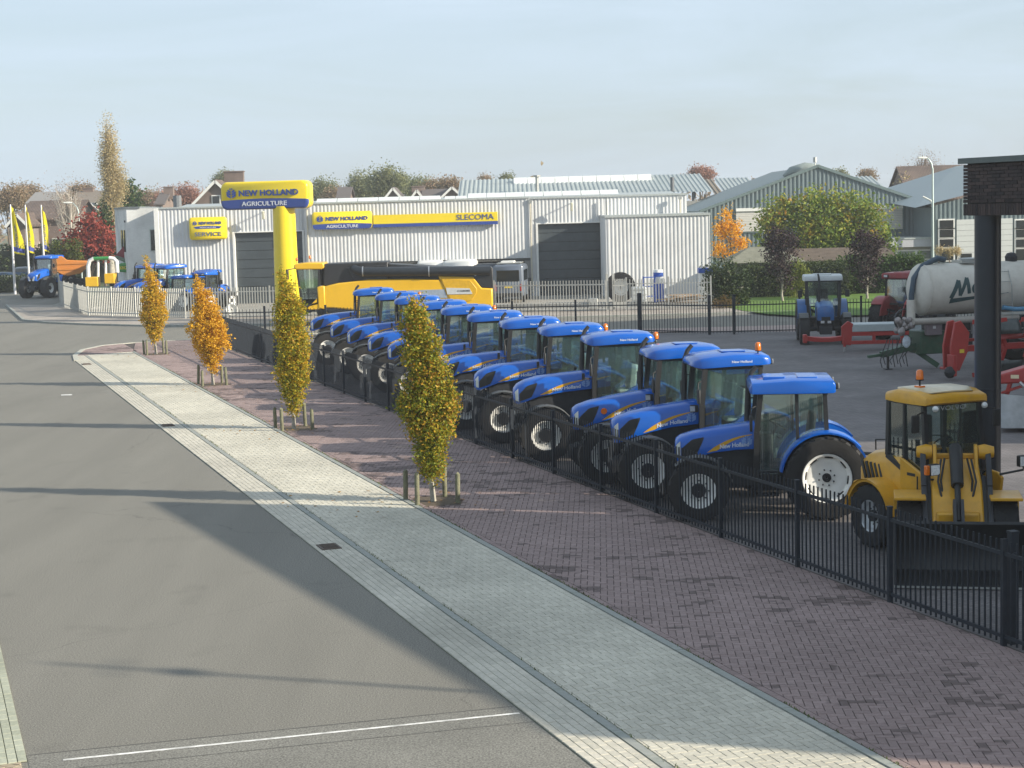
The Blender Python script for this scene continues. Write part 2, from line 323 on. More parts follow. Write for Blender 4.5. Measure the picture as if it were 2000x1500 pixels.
def clip(poly, conv):
    """clip poly with the convex polygon conv (counter-clockwise)"""
    out = poly
    for i in range(len(conv)):
        a, b = conv[i], conv[(i+1) % len(conv)]; nx, ny = -(b[1]-a[1]), b[0]-a[0]; inp = out; out = []
        for j in range(len(inp)):
            p, q = inp[j], inp[(j+1) % len(inp)]; dp = nx*(p[0]-a[0])+ny*(p[1]-a[1]); dq = nx*(q[0]-a[0])+ny*(q[1]-a[1])
            if dp >= 0: out.append(p)
            if (dp >= 0) != (dq >= 0):
                t = dp/(dp-dq); out.append((p[0]+(q[0]-p[0])*t, p[1]+(q[1]-p[1])*t))
        if len(out) < 3: return []
    return out
def area(p): return .5*abs(sum(p[i][0]*p[(i+1) % len(p)][1]-p[(i+1) % len(p)][0]*p[i][1] for i in range(len(p))))
def inset(poly, d):
    n = len(poly); cx = sum(p[0] for p in poly)/n; cy = sum(p[1] for p in poly)/n; o = []
    for x, y in poly:
        l = math.hypot(x-cx, y-cy) or 1; k = max(0, (l-d*1.35)/l); o.append((cx+(x-cx)*k, cy+(y-cy)*k))
    return o
def lay(parent, rects, conv, mat, zt, zb, singles=300, name='paver'):
    """rects: (cx, cy, length, width, angle) of single bricks; the largest in view become objects, the rest one joined part"""
    mb = MB(); cand = []; full = {}
    for cx, cy, l, wd, an in rects:
        c, s = math.cos(an), math.sin(an); g = .0045
        q = [(cx+c*x*(l/2-g)-s*y*(wd/2-g), cy+s*x*(l/2-g)+c*y*(wd/2-g)) for x, y in ((-1, -1), (1, -1), (1, 1), (-1, 1))]
        k = clip(q, conv)
        if len(k) < 3 or area(k) < .0012: continue
        dz = random.gauss(0, .0012)
        if len(k) == 4 and area(k) > .97*area(q):
            u, v = proj((cx, cy, 0))
            if 20 < u < 1980 and 20 < v < 1490: cand.append((cy, cx, l, wd, an, dz, q)); continue
        put_brick(mb, k, zt+dz, zb)
    cand.sort(key=lambda e: e[0])
    for e in cand[singles:]: put_brick(mb, e[6], zt+e[5], zb)
    for cy, cx, l, wd, an, dz, q in cand[:singles]:
        key = (round(l, 3), round(wd, 3))
        if key not in full:
            b = MB(); g = .0045; put_brick(b, [(x*(l/2-g), y*(wd/2-g)) for x, y in ((-1, -1), (1, -1), (1, 1), (-1, 1))], 0, zb-zt); full[key] = b.mesh(name, mat, fix=False)
        o = link(name, full[key], parent); o.location = (cx, cy, zt+dz); o.rotation_euler = (random.gauss(0, .004), random.gauss(0, .004), an)
    if mb.v: tag(mb.build(name+'_field', mat, parent, fix=False), kind='stuff')
def put_brick(mb, poly, zt, zb):
    n = len(poly); o = len(mb.v); t = inset(poly, .0035)
    if sum(poly[i][0]*poly[(i+1) % n][1]-poly[(i+1) % n][0]*poly[i][1] for i in range(n)) < 0: poly = poly[::-1]; t = t[::-1]
    mb.v += [(x, y, zt) for x, y in t]+[(x, y, zt-.004) for x, y in poly]+[(x, y, zb) for x, y in poly]
    mb.f.append(tuple(range(o, o+n)))
    for i in range(n):
        j = (i+1) % n; mb.f += [(o+n+i, o+n+j, o+j, o+i), (o+2*n+i, o+2*n+j, o+n+j, o+n+i)]
def herring(conv, ang, W=.1055):
    """herringbone of 2:1 bricks over the box round conv, long axis at angle ang"""
    c, s = math.cos(ang), math.sin(ang); loc = [(c*x+s*y, -s*x+c*y) for x, y in conv]
    x0, x1 = min(p[0] for p in loc), max(p[0] for p in loc); y0, y1 = min(p[1] for p in loc), max(p[1] for p in loc)
    wm = [((c*x+s*y), (-s*x+c*y)) for x, y in conv]; out = []
    for j in range(int(y0/W)-2, int(y1/W)+3):
        # only the span of conv on this row
        xs = []
        for i in range(len(loc)):
            a, b = loc[i], loc[(i+1) % len(loc)]
            for yy in (j*W-W, j*W, j*W+W):
                if (a[1]-yy)*(b[1]-yy) <= 0 and abs(a[1]-b[1]) > 1e-9: xs.append(a[0]+(b[0]-a[0])*(yy-a[1])/(b[1]-a[1]))
        if not xs: continue
        for i in range(int(min(xs)/W)-3, int(max(xs)/W)+4):
            d = (i-j) % 4
            if d == 0: u, v, a2 = (i+1)*W, (j+.5)*W, ang
            elif d == 2: u, v, a2 = (i+.5)*W, j*W, ang+math.pi/2
            else: continue
            out.append((c*u-s*v, s*u+c*v, 2*W, W, a2))
    return out
def rows(t0, n, s0, s1, W=.1055, Lb=.211):
    a = heading(RD); out = []
    for r in range(n):
        s = s0+(r % 2)*Lb/2
        while s < s1:
            p = RS(s, t0+(r+.5)*W); out.append((p.x, p.y, Lb, W, a)); s += Lb
    return out
def ts(poly): return [(RS(s, t).x, RS(s, t).y) for t, s in poly]
def ccw(p):
    a = sum(p[i][0]*p[(i+1) % len(p)][1]-p[(i+1) % len(p)][0]*p[i][1] for i in range(len(p))); return p if a > 0 else p[::-1]
S0 = 14.
edge = [(6.67, 76.5), (6.85, 79.6), (7.5, 83.0), (8.7, 85.2), (10.2, 86.0), (13.7, 86.2)]
full_pad = ccw(ts([(6.67, S0)]+edge+[(13.7, S0)]))
path = sheet('path', ccw(ts([(6.67, S0), (6.67, 76.5), (6.9, 79.2), (9.64, 80.2), (9.64, S0)])), .005, BED_G)
verge = sheet('verge', ccw(ts([(9.64, S0), (9.64, 80.2), (6.9, 79.2), (7.5, 83.0), (8.7, 85.2), (10.2, 86.0), (13.7, 86.2), (13.62, S0)])), .005, BED_R)
gut = ccw(ts([(6.67, S0), (6.67, 76.5), (6.85, 79.2), (7.32, 79.4), (7.32, S0)]))
lay(path, rows(6.68, 6, S0, 79.5), gut, PAVE_S, .02, .004, 300, 'gutter_brick')
hb = ccw(ts([(7.46, S0), (7.46, 79.4), (9.38, 80.0), (9.38, S0)]))
lay(path, herring(hb, heading(RD)), hb, PAVE_G, .022, .004, 300, 'paver')
lay(path, rows(9.385, 1, S0, 80), ccw(ts([(9.38, S0), (9.38, 80), (9.50, 80), (9.50, S0)])), PAVE_G, .022, .004, 100, 'edge_brick')
def kerbrun(parent, pts, wd, zt, name='kerb_stone', ln=1.0, mat=None):
    mesh = None; rest = []
    for i in range(len(pts)-1):
        a, b = Vector((*pts[i][:2], 0)), Vector((*pts[i+1][:2], 0)); n = max(1, round((b-a).length/ln)); d = (b-a)/n
        for k in range(n):
            mb = MB(); mb.box((0, 0, 0), (d.length-.008, wd, .1)); o = mb.build(name, mat or KERB, parent); m = a+d*(k+.5)
            o.location = (m.x, m.y, zt-.05+random.gauss(0, .0015)); o.rotation_euler = (0, 0, heading(d))
kerbrun(path, [RS(S0, 7.385), RS(79.2, 7.385)], .11, .024)
kerbrun(path, [RS(S0, 9.565), RS(80, 9.565)], .11, .03)
lay(verge, rows(9.645, 1, S0, 80), ccw(ts([(9.64, S0), (9.64, 80), (9.76, 80), (9.76, S0)])), PAVE_R, .024, .004, 100, 'edge_brick')
rv = ccw(ts([(9.76, S0), (9.76, 81.5), (10.4, 85.9), (13.6, 86.1), (13.55, S0)]))
TREES = [RS(78.0, 10.3), RS(62.3, 10.2), RS(48.0, 10.1), RS(34.3, 10.05)]
def not_pit(r): return all((RD.dot(Vector((r[0], r[1], 0))-t)) ** 2 > .62 ** 2 or (RN.dot(Vector((r[0], r[1], 0))-t)) ** 2 > .58 ** 2 for t in TREES)
lay(verge, [r for r in herring(rv, rad(90-3)) if not_pit(r)], rv, PAVE_R, .022, .004, 300, 'paver')
# rounded corner of the pavement
cor = ccw(ts([(6.9, 79.3), (7.5, 83.0), (8.7, 85.2), (10.3, 85.9), (9.76, 81.6), (9.76, 80.2)]))
lay(verge, herring(cor, rad(87)), cor, PAVE_R, .0215, .004, 0, 'paver')
ctr = [RS(76.5, 6.73)]+[RS(s, t) for t, s in ((6.95, 79.6), (7.6, 82.9), (8.75, 85.0), (10.2, 85.8), (13.7, 86.05), (22, 86.2))]
kerbrun(path, ctr, .22, .035, 'kerb_stone', .8, M('pale_kerb', (.42, .41, .35), .85, var=.1))
for t in TREES:
    pit = sheet('tree_pit', [t+RD*a+RN*b for a, b in ((-.6, -.52), (-.6, .55), (.6, .55), (.6, -.52))], .012, GROUND('pit_soil', (.11, .085, .06), fine=14, patch=2, bump=1.))
# left verge strip along the road
lstrip = sheet('left_path', ccw(ts([(.97, 19.7), (.97, 76), (.33, 76), (.33, 19.7)])), .005, BED_G)
lay(lstrip, rows(.34, 6, 19.7, 75.9), ccw(ts([(.34, 19.7), (.34, 75.9), (.97, 75.9), (.97, 19.7)])), PAVER('pale_paver', (.33, .34, .26), (.40, .41, .32)), .02, .004, 300, 'gutter_brick')
lv = ccw(ts([(-.9, 12), (-.9, 19.66), (.9, 19.66), (.9, 12)]))
crs = sheet('crossing', lv, .006, BED_R)
lay(crs, [r for r in herring(lv, rad(65))], lv, PAVER('buff_paver', (.33, .27, .19), (.42, .35, .25)), .02, .004, 120, 'paver')
# yard of the dealer
YARD = BRICKMAT('yard_paver', (.165, .150, .148), (.120, .110, .112), (.065, .058, .055), .21, .105, rot=(0, 0, rad(42)), rough=.8, bump=.25, msize=.006)
sheet('yard', [RS(S0, 13.62), RS(86.2, 13.7), (22, 80.2), (75, 70), (60, 4)], .006, YARD)
sheet('verge', [RS(86.1, 13.7), (-13.0, 84.6), (-4, 84.9), (30, 84.2), (30, 78.5), (13.5, 80.3), (6.1, 82.3)], .012, M('pink_verge', (.34, .26, .23), .9, var=.15, scale=1.5))
SIDE = BRICKMAT('far_paver', (.36, .315, .27), (.30, .265, .23), (.2, .18, .15), .3, .15, rough=.9, bump=.1)
sw = [(-36.4, 126), (-29.7, 106.2), (-27.4, 102.9), (-24, 99.8), (-20, 97.0), (-16.7, 95.6), (6, 94.6), (40, 93.6), (40, 101), (11.6, 100.2), (-19.2, 102.9), (-26.4, 108.8), (-32.5, 124)]
sheet('sidewalk', sw, .08, SIDE)
for_kerb = empty('sidewalk_kerb', (0, 0, 0)); for_kerb['kind'] = 'structure'
kerbrun(for_kerb, sw[:8], .14, .10, 'kerb_stone', 2.0)
sheet('forecourt', [(-32.5, 124), (-26.4, 108.8), (-19.2, 102.9), (11.6, 100.2), (13.5, 100.1), (13.5, 127), (-34, 137)], .085, BRICKMAT('concrete_paver', (.33, .31, .27), (.28, .265, .235), (.17, .16, .13), .3, .3, rough=.9, bump=.1))
GRASS = GROUND('grass', (.10, .175, .03), var=.22, fine=25, patch=.9, bump=1., grain=.4)
lawn = [G(1392, 598), G(1420, 603), G(1450, 610), G(1500, 617), G(1570, 621), G(1700, 619), G(1790, 618), (40, 95), (40, 113), (13.6, 113), (12.6, 101)]
sheet('lawn', lawn, .10, GRASS)
sheet('grass_verge', ccw(ts([(.33, 19.7), (.33, 76), (-9, 76), (-9, 19.7)])), .012, GRASS)
sheet('lawn', [(-90, 158), (-46, 158), (-46, 168), (-90, 168)], .03, GRASS)
# road gullies in the gutter
IRON = M('cast_iron', (.10, .075, .06), .7, .3, var=.3, scale=9)
for i, (px, py) in enumerate(((626, 1072), (320, 833), (160, 713))):
    p = G(px, py); s_ = RD.dot(p); r = empty('road_gully', RS(s_, 6.93, .02), heading(RD), ['rusty gully grate in the gutter inside the long building shadow', 'gully grate in the gutter beside the third street tree shadow', 'gully grate in the gutter by the rounded pavement corner'][i], 'drain', 'gullies in the gutter')
    MB().box((0, 0, .004), (.5, .36, .03)).build('frame', IRON, r, bevel=.004)
    for k in range(6): MB().box((-.18+.072*k, 0, .024), (.03, .27, .012)).build('grate_bar', IRON, r)

# moss and weeds in the kerb joints
MOSS = LEAF('moss', [(0, (.05, .07, .02)), (.6, (.09, .12, .03)), (1, (.14, .16, .04))], transl=.2)
rn = random.Random(21); mb = MB()
for t_, den in ((9.632, 30), (7.448, 10)):
    s_ = S0
    while s_ < 70:
        s_ += rn.expovariate(den)
        if math.sin(s_*.7+t_)+math.sin(s_*1.9) < -.6: continue
        p = RS(s_, t_+rn.gauss(0, .012), .022); a = rn.uniform(0, 6.28); l = rn.uniform(.012, .03); d = Vector((math.cos(a)*l, math.sin(a)*l, rn.uniform(.0, .03))); u = Vector((-math.sin(a), math.cos(a), 0))*l*.4; o = len(mb.v)
        mb.v += [tuple(p-u), tuple(p+u), tuple(p+d+u*.3+Vector((0, 0, .012))), tuple(p+d-u*.3+Vector((0, 0, .012)))]; mb.f.append((o, o+1, o+2, o+3))
tag(mb.build('kerb_moss', MOSS, fix=False), 'green moss and weeds in the kerb joints of the path', 'moss', kind='stuff')
# ================================================================== BUILDINGS
CLAD = M('white_cladding', (.58, .59, .595), .55, .0, var=.06, scale=.7, dirt=((.42, .43, .42), .4, 1.2), spec=.4)
CAP = M('grey_flashing', (.42, .45, .44), .5, .2, var=.1)
DOOR = M('anthracite_door', (.05, .062, .07), .5, var=.15, scale=2)
DARKGL = M('dark_window', (.012, .015, .016), .08, var=.3, spec=.8)
WHITEP = M('white_paint', (.74, .74, .71), .6, var=.06)
GREYM = M('galvanised', (.42, .43, .41), .45, .6, var=.15, scale=5)
def corrug(p0, p1, z0, z1, pitch=.25, dep=.024, out=1, ztop=None):
    """trapezoid sheet standing on p0-p1; ztop(s) gives a sloping top"""
    p0, p1 = Vector((*p0[:2], 0)), Vector((*p1[:2], 0)); d = p1-p0; Ln = d.length; d.normalize(); nrm = Vector((d.y, -d.x, 0))*out
    prof = []; s = 0.
    while s < Ln-1e-6:
        for f, h in ((0, 0), (.42, 0), (.54, 1), (.88, 1)):
            if s+f*pitch <= Ln: prof.append((s+f*pitch, h*dep))
        s += pitch
    prof.append((Ln, 0)); mb = MB(); n = len(prof)
    for s, h in prof:
        q = p0+d*s+nrm*h; mb.v.append((q.x, q.y, z0 if not callable(z0) else z0(s)))
    for s, h in prof:
        q = p0+d*s+nrm*h; mb.v.append((q.x, q.y, ztop(s) if ztop else z1))
    mb.f = [(i, i+1, i+1+n, i+n) for i in range(n-1)]
    return mb
def rrect(w_, h_, r, n=5):
    pts = []
    for cx, cy, a0 in ((w_/2-r, h_/2-r, 0), (-w_/2+r, h_/2-r, 90), (-w_/2+r, -h_/2+r, 180), (w_/2-r, -h_/2+r, 270)):
        for k in range(n+1):
            a = rad(a0+90*k/n); pts.append((cx+r*math.cos(a), cy+r*math.sin(a)))
    return pts
YEL = M('sign_yellow', (.80, .60, .012), .35, var=.03, coat=.3)
SBLUE = M('sign_blue', (.028, .062, .27), .35, var=.05, coat=.3)
SGREY = M('sign_letter_grey', (.13, .15, .22), .4, var=.1)
SWHITE = M('sign_letter_white', (.75, .77, .8), .4, var=.03)
def emblem(fn, r, mat, parent, name='emblem'):
    """round leaf emblem: seven leaf blades; fn maps face coordinates to a point"""
    mb = MB()
    def blade(pts): 
        o = len(mb.v); mb.v.extend([tuple(fn(x, y)) for x, y in pts]); mb.f.append(tuple(range(o, o+len(pts))))
    for s in (-1, 1):
        for y0, y1, sp in ((-.95, -.12, .93), (-.42, .34, .96), (.08, .72, .72)):
            a = (s*.10*r, y0*r); b = (s*.10*r, (y0+.38)*r); tip = (s*sp*r, y1*r); mid = (s*sp*.92*r, (y0*.45+y1*.42-.1)*r)
            blade([a, mid, tip, (s*.5*r, ((y0+.38)*.55+y1*.45+.08)*r), b])
        blade([(s*.08*r, .55*r), (s*.34*r, .78*r), (s*.26*r, .96*r), (s*.06*r, .95*r)])
    return mb.build(name, mat, parent, fix=False)
def sign_face(root, w_, h_, dep, lines, r=.18):
    """rounded box sign in the local x-z plane facing -y, centre at the origin"""
    rr = rrect(w_, h_, r); rin = rrect(w_-.12, h_-.12, max(.05, r-.06))
    mb = MB(); mb.loft([[(x, dep/2, z) for x, z in rr], [(x, -dep/2+.06, z) for x, z in rr], [(x, -dep/2, z) for x, z in rin]])
    mb.build('sign_box', YEL, root, smooth=50)
def band(root, w_, h_, dep, zb, zt, bow, r, name='blue_band', xa=None, xb=None):
    """blue panel across the foot of the sign with a bowed top edge"""
    xa = -w_/2+.02 if xa is None else xa; xb = w_/2-.02 if xb is None else xb
    pts = [(xa+r*1.0, zb), (xa+r*.3, zb+r*.3), (xa, zb+r)]; n = 10
    if zb+r > zt: pts = [(xa, zb)]
    for k in range(n+1):
        u = k/n; pts.append((xa+(xb-xa)*u, zt+bow*math.sin(math.pi*u)))
    pts += [(xb, zb+r), (xb-r*.3, zb+r*.3), (xb-r, zb)] if zb+r <= zt else [(xb, zb)]
    MB().prism(pts, 'y', -dep/2-.012, -dep/2+.02).build(name, SBLUE, root)

# ---- white workshop with signs ------------------------------------------------
YF = 118.
wb = empty('workshop_building', (0, YF, 0), 0, 'long white corrugated workshop with dark doors and yellow signs', 'building')
def W(o):            # meshes of the workshop are written in world coordinates
    o.parent = wb; o.matrix_parent_inverse = Matrix.Translation((0, -YF, 0)); return o
def pX(px, py=500, Y=YF): return D(px, py, Y).x
x0, xd0, xd1, xm, xr, xd2, xd3, xb0, xe = pX(312), pX(458), pX(594), pX(598), pX(1036), pX(1050), pX(1183), pX(1184), pX(1343)
HT = 6.62
W(corrug((x0, YF), (xd0, YF), 0, HT).build('wall_cladding', CLAD, fix=False))
W(corrug((xd0, YF), (xd1, YF), 4.88, HT).build('wall_cladding', CLAD, fix=False))
W(corrug((xd1, YF), (xm, YF), 0, HT).build('wall_cladding', CLAD, fix=False))
W(corrug((xm, YF-.35), (xr, YF-.35), 2.68, HT+.05).build('wall_cladding', CLAD, fix=False))
W(corrug((xr, YF), (xd2, YF), 0, HT).build('wall_cladding', CLAD, fix=False))
W(corrug((xd2, YF), (xd3, YF), 4.92, HT).build('wall_cladding', CLAD, fix=False))
W(corrug((xd3, YF), (xe, YF), 0, HT).build('wall_cladding', CLAD, fix=False))
YB = 111.6
bl, br = pX(1184, 500, YB), pX(1387, 500, YB)
W(corrug((bl, YB), (br, YB), 0, 5.27).build('wall_cladding', CLAD, fix=False))
W(corrug((br, YB), (br, YF), 0, 5.27).build('wall_cladding', CLAD, fix=False))
W(corrug((bl, YF), (bl, YB), 0, 5.27).build('wall_cladding', CLAD, fix=False))
W(MB().bx(bl-.05, br+.05, YB-.1, YF+.2, 5.27, 5.42).build('wall_cap', CAP))
for xa, xb_ in ((x0, xm-.02), (xr+.02, xe)): W(MB().bx(xa, xb_, YF+.3, YF+22, 0, HT-.3).build('inner_wall', CLAD))
W(MB().bx(xm, xr, YF+5, YF+22, 0, HT-.32).build('inner_wall', CLAD))
W(MB().bx(x0-.05, xm, YF-.1, YF+.4, HT, HT+.1).build('wall_cap', CAP))
W(MB().bx(xm, xr, YF-.45, YF+.4, HT+.05, HT+.16).build('wall_cap', CAP))
W(MB().bx(xr, xe+.05, YF-.1, YF+.4, HT, HT+.12).build('wall_cap', CAP))
W(MB().prism([(YF+.3, HT-.25), (YF+11, HT+.35), (YF+22, HT-.25)], 'x', x0, xe).build('roof', M('roof_sheet', (.40, .43, .42), .5, .2, var=.15)))
ROOFL = M('rooflight', (.66, .68, .66), .35, var=.08, scale=1.5)
for a, b, yy, z0_, z1_ in ((pX(612, 380), pX(858, 380), YF+1.2, HT+.1, HT+.42), (pX(866, 380), pX(910, 380), YF+1.2, HT+.1, HT+.36), (pX(912, 380), pX(1213, 380), YF+2.2, HT+.2, HT+.52)):
    n = max(2, round((b-a)/1.35))
    for k in range(n): W(MB().prism([(yy, z0_), (yy+.9, z1_), (yy+1.9, z0_)], 'x', a+(b-a)*k/n+.02, a+(b-a)*(k+1)/n-.02).build('rooflight', ROOFL))
W(MB().bx(x0-.25, x0+.05, YF-.12, YF+20, 0, HT+.06).build('corner_trim', WHITEP))
def section_door(xa, xb_, yy, zt, n, par):
    for k in range(n):
        a, b = zt*k/n, zt*(k+1)/n; W(MB().bx(xa+.05, xb_-.05, yy, yy+.05, a+.012, b-.012).build('door_panel', DOOR, bevel=.012))
    W(MB().bx(xa+.02, xb_-.02, yy+.06, yy+.1, 0, zt).build('door_backing', M('door_gap', (.02, .022, .024), .7)))
section_door(xd0, xd1, YF+.22, 4.88, 8, wb); section_door(xd2, xd3, YF+.22, 4.92, 8, wb)
for xa, xb_, zt in ((xd0, xd1, 4.88), (xd2, xd3, 4.92)):
    for x in (xa, xb_): W(MB().bx(x-.07, x+.07, YF-.08, YF+.3, 0, zt+.07).build('door_frame', WHITEP))
    W(MB().bx(xa+.07, xb_-.07, YF-.08, YF+.3, zt-.0, zt+.07).build('door_frame', WHITEP))
# open bay below the middle cladding
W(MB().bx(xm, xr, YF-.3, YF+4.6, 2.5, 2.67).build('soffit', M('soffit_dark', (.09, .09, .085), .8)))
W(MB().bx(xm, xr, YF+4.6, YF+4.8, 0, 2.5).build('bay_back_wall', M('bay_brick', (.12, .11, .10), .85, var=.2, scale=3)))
for k in range(6):
    xa = xm+(xr-xm)*(k+.12)/6; xb_ = xm+(xr-xm)*(k+.88)/6
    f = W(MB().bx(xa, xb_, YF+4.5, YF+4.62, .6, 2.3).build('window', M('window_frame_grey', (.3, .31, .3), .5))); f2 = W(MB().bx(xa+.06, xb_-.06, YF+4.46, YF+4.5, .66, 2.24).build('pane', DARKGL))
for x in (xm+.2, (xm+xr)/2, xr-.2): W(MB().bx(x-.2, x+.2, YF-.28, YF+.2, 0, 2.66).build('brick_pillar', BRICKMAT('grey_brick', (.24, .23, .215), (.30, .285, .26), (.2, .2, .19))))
# downpipes and floodlights
for px, zt in ((604, HT), (1038, HT), (1329, HT)):
    x = pX(px); W(MB().tube([(x, YF-.45, zt-.1), (x, YF-.45, .3)], .05, 8).build('downpipe', M('pipe_cream', (.50, .47, .38), .5))); W(MB().box((x, YF-.42, zt-.15), (.22, .18, .25)).build('hopper', GREYM))
x = pX(1187); W(MB().tube([(x, YF-.3, HT-.1), (x, YF-.3, 5.4)], .06, 8).build('downpipe', GREYM))
for px, z in ((520, 6.15), (1118, 6.15)):
    x = pX(px); W(MB().bar((x, YF-.02, z+.12), (x, YF-.62, z+.1), .05).build('lamp_arm', GREYM)); W(MB().box((x, YF-.72, z-.12), (.16, .2, .55), rx=.25).build('floodlight', M('lamp_cream', (.55, .54, .42), .5), bevel=.02))
# white brick office block on the corner
A = Vector((pX(250, 480, 119.5), 119.5, 0)); Bk = A+RD*7; C2 = Vector((x0-.3, 119.5, 0)); 
ob = empty('office_block', A, 0, 'flat roofed white painted brick office block beside the workshop', 'building')
def O(o): o.parent = ob; o.matrix_parent_inverse = Matrix.Translation(-A); return o
WBR = BRICKMAT('white_brick', (.62, .62, .60), (.67, .67, .645), (.55, .55, .53), .21, .0625, rot=(rad(90), 0, 0), msize=.006)
O(MB().prism([(A.x, A.y), (C2.x, C2.y), (C2.x, C2.y+8), (Bk.x, Bk.y)], 'z', 0, 6.72).build('wall', WBR))
O(MB().prism([(A.x-.06, A.y-.08), (C2.x-1.2, C2.y-.08), (C2.x-1.2, C2.y+8), (Bk.x-.06, Bk.y)], 'z', 6.72, 6.84).build('roof_edge', M('zinc_edge', (.17, .19, .2), .5, .3)))
xa, xb_ = pX(292, 450, 119.4), pX(305, 450, 119.4); O(MB().bx(xa, xb_, 119.36, 119.6, 3.75, 5.3).build('window', M('pale_frame', (.5, .54, .5), .5))); O(MB().bx(xa+.07, xb_-.05, 119.33, 119.37, 3.82, 5.23).build('pane', DARKGL))
O(MB().bx(xa, xb_, 119.36, 119.6, .2, 1.95).build('door', M('door_brown', (.09, .08, .075), .5))); O(MB().bx(xa-.1, xb_+.3, 119.0, 119.5, 2.2, 2.32).build('door_canopy', CAP))
for k in (1.5, 2.9): 
    p = A+RD*k-RN*.03; O(MB().box((p.x, p.y, 4.5), (.5, .1, 1.5), rz=heading(RD)).build('window', DARKGL))
p = A+RD*.9-RN*.03; O(MB().box((p.x, p.y, 5.85), (.14, .1, .14), rz=heading(RD)).build('alarm_box', M('alarm', (.05, .05, .05), .5)))
O(MB().tube([(pX(346, 385, 126), 126, 6.6), (pX(346, 385, 126), 126, 7.6)], .3, 10).build('flue', M('flue_grey', (.12, .13, .14), .5)))

# signs fixed to the workshop
def wall_sign(name, px0, px1, py0, py1, Y, label):
    c = D((px0+px1)/2, (py0+py1)/2, Y); wd = pX(px1, 430, Y)-pX(px0, 430, Y); ht = D(500, py0, Y).z-D(500, py1, Y).z
    r = empty(name, c, 0, label, 'sign'); return r, wd, ht
def put_text(r, txt, w_, h_, xc, zc, y, mat, bold=.02, th=.02):
    return lettering(txt, lambda u, v, t: Vector((xc+(u-.5)*w_, y-t, zc+(v-.5)*h_)), mat, r, 'lettering', bold, th)
r, w_, h_ = wall_sign('brand_sign', 610, 727, 413, 447, YF-.62, 'rounded yellow NEW HOLLAND AGRICULTURE sign on the workshop wall'); d_ = .28
sign_face(r, w_, h_, d_, None, .2); band(r, w_, h_, d_, -h_/2+.0, -h_/2+h_*.27, .07, .2)
put_text(r, 'NEW HOLLAND', w_*.70, h_*.22, w_*.08, h_*.10, -d_/2-.005, SBLUE, .035); put_text(r, 'AGRICULTURE', w_*.53, h_*.17, w_*.0, -h_*.345, -d_/2-.014, SWHITE, .005)
emblem(lambda x, z: Vector((x-w_*.37, -d_/2-.03, z+h_*.10)), h_*.20, SBLUE, r)
r, w_, h_ = wall_sign('name_sign', 729, 972, 417, 441, YF-.6, 'long yellow and blue SLECOMA band sign on the workshop wall'); d_ = .22
MB().box((0, 0, 0), (w_, d_, h_)).build('sign_box', YEL, r, bevel=.02); MB().box((0, -.01, -h_*.37), (w_+.02, d_+.02, h_*.27)).build('blue_band', SBLUE, r)
put_text(r, 'SLECOMA', w_*.30, h_*.44, w_*.32, h_*.14, -d_/2-.005, SBLUE, .004)
r, w_, h_ = wall_sign('service_sign', 370, 443, 424, 468, YF-.3, 'square rounded yellow SERVICE sign on the workshop wall'); d_ = .28
sign_face(r, w_, h_, d_, None, .2); MB().prism([(-.8, -.02), (-.95, .12)]+[(-.95+1.9*k/8, .12+.06*math.sin(math.pi*k/8)) for k in range(9)]+[(.8, -.02)], 'y', -d_/2-.012, -d_/2+.02).build('blue_band', SBLUE, r)
put_text(r, 'NEW HOLLAND', w_*.60, .2, w_*.07, .36, -d_/2-.005, SBLUE, .03); put_text(r, 'AGRICULTURE', w_*.44, .09, 0, .06, -d_/2-.014, SWHITE, 0)
put_text(r, 'SERVICE', w_*.72, .27, 0, -.38, -d_/2-.005, SGREY, .015); emblem(lambda x, z: Vector((x-w_*.34, -d_/2-.03, z+.36)), .15, SBLUE, r)
# pylon sign
PY = 99.; c = D(558, 500, PY); rz = rad(-11)
pyl = empty('pylon_sign', (c.x, PY, 0), rz, 'tall yellow pylon with NEW HOLLAND AGRICULTURE sign box on top', 'sign')
MB().lathe([(.70, 0), (.69, 2.4), (.685, 2.405), (.685, 2.425), (.69, 2.43), (.66, 4.2), (.655, 4.205), (.655, 4.225), (.66, 4.23), (.63, 6.5)], (0, 0, 0), 'z', 28).build('column', YEL, pyl, smooth=30)
MB().box((0, 0, .04), (1.7, 1.7, .16)).build('footing', KERB, pyl, bevel=.02)
sg = empty('sign_head', (0, 0, 0)); sg.parent = pyl; sg.location = (-.95, -.0, 7.14)
w_, h_, d_ = 5.15, 1.58, 1.15
rr = rrect(w_, h_, .36, 7); mb = MB(); mb.loft([[(x*.94, d_/2, z*.9) for x, z in rr], [(x, d_/2-.16, z) for x, z in rr], [(x, -d_/2+.16, z) for x, z in rr], [(x*.985, -d_/2+.04, z*.95) for x, z in rr], [(x*.95, -d_/2, z*.88) for x, z in rr]]); mb.build('sign_box', YEL, sg, smooth=60)
def zl(x): return -.29+.09*math.sin(math.pi*(x+w_/2)/w_)
low = [p for p in rr if p[1] < zl(p[0])]; k0 = max(range(len(low)), key=lambda i: low[i][0]); low = sorted([p for p in low if p[0] < 0], key=lambda p: -p[1])+sorted([p for p in low if p[0] >= 0], key=lambda p: p[1])
low = low+[(w_/2-w_*k/14, zl(w_/2-w_*k/14)) for k in range(15)]
mb = MB(); mb.loft([[(x*1.002, -d_/2+.17, z*1.002) for x, z in low], [(x*.988, -d_/2+.035, z*.953) for x, z in low], [(x*.952, -d_/2-.006, z*.884) for x, z in low]]); mb.build('blue_band', SBLUE, sg, fix=True)
put_text(sg, 'NEW HOLLAND', 3.5, .34, .28, .14, -d_/2-.015, SBLUE, .035, .05); put_text(sg, 'AGRICULTURE', 2.65, .25, 0, -.46, -d_/2-.01, SWHITE, .008, .02)
emblem(lambda x, z: Vector((x-1.92, -d_/2-.05, z+.15)), .30, SBLUE, sg)

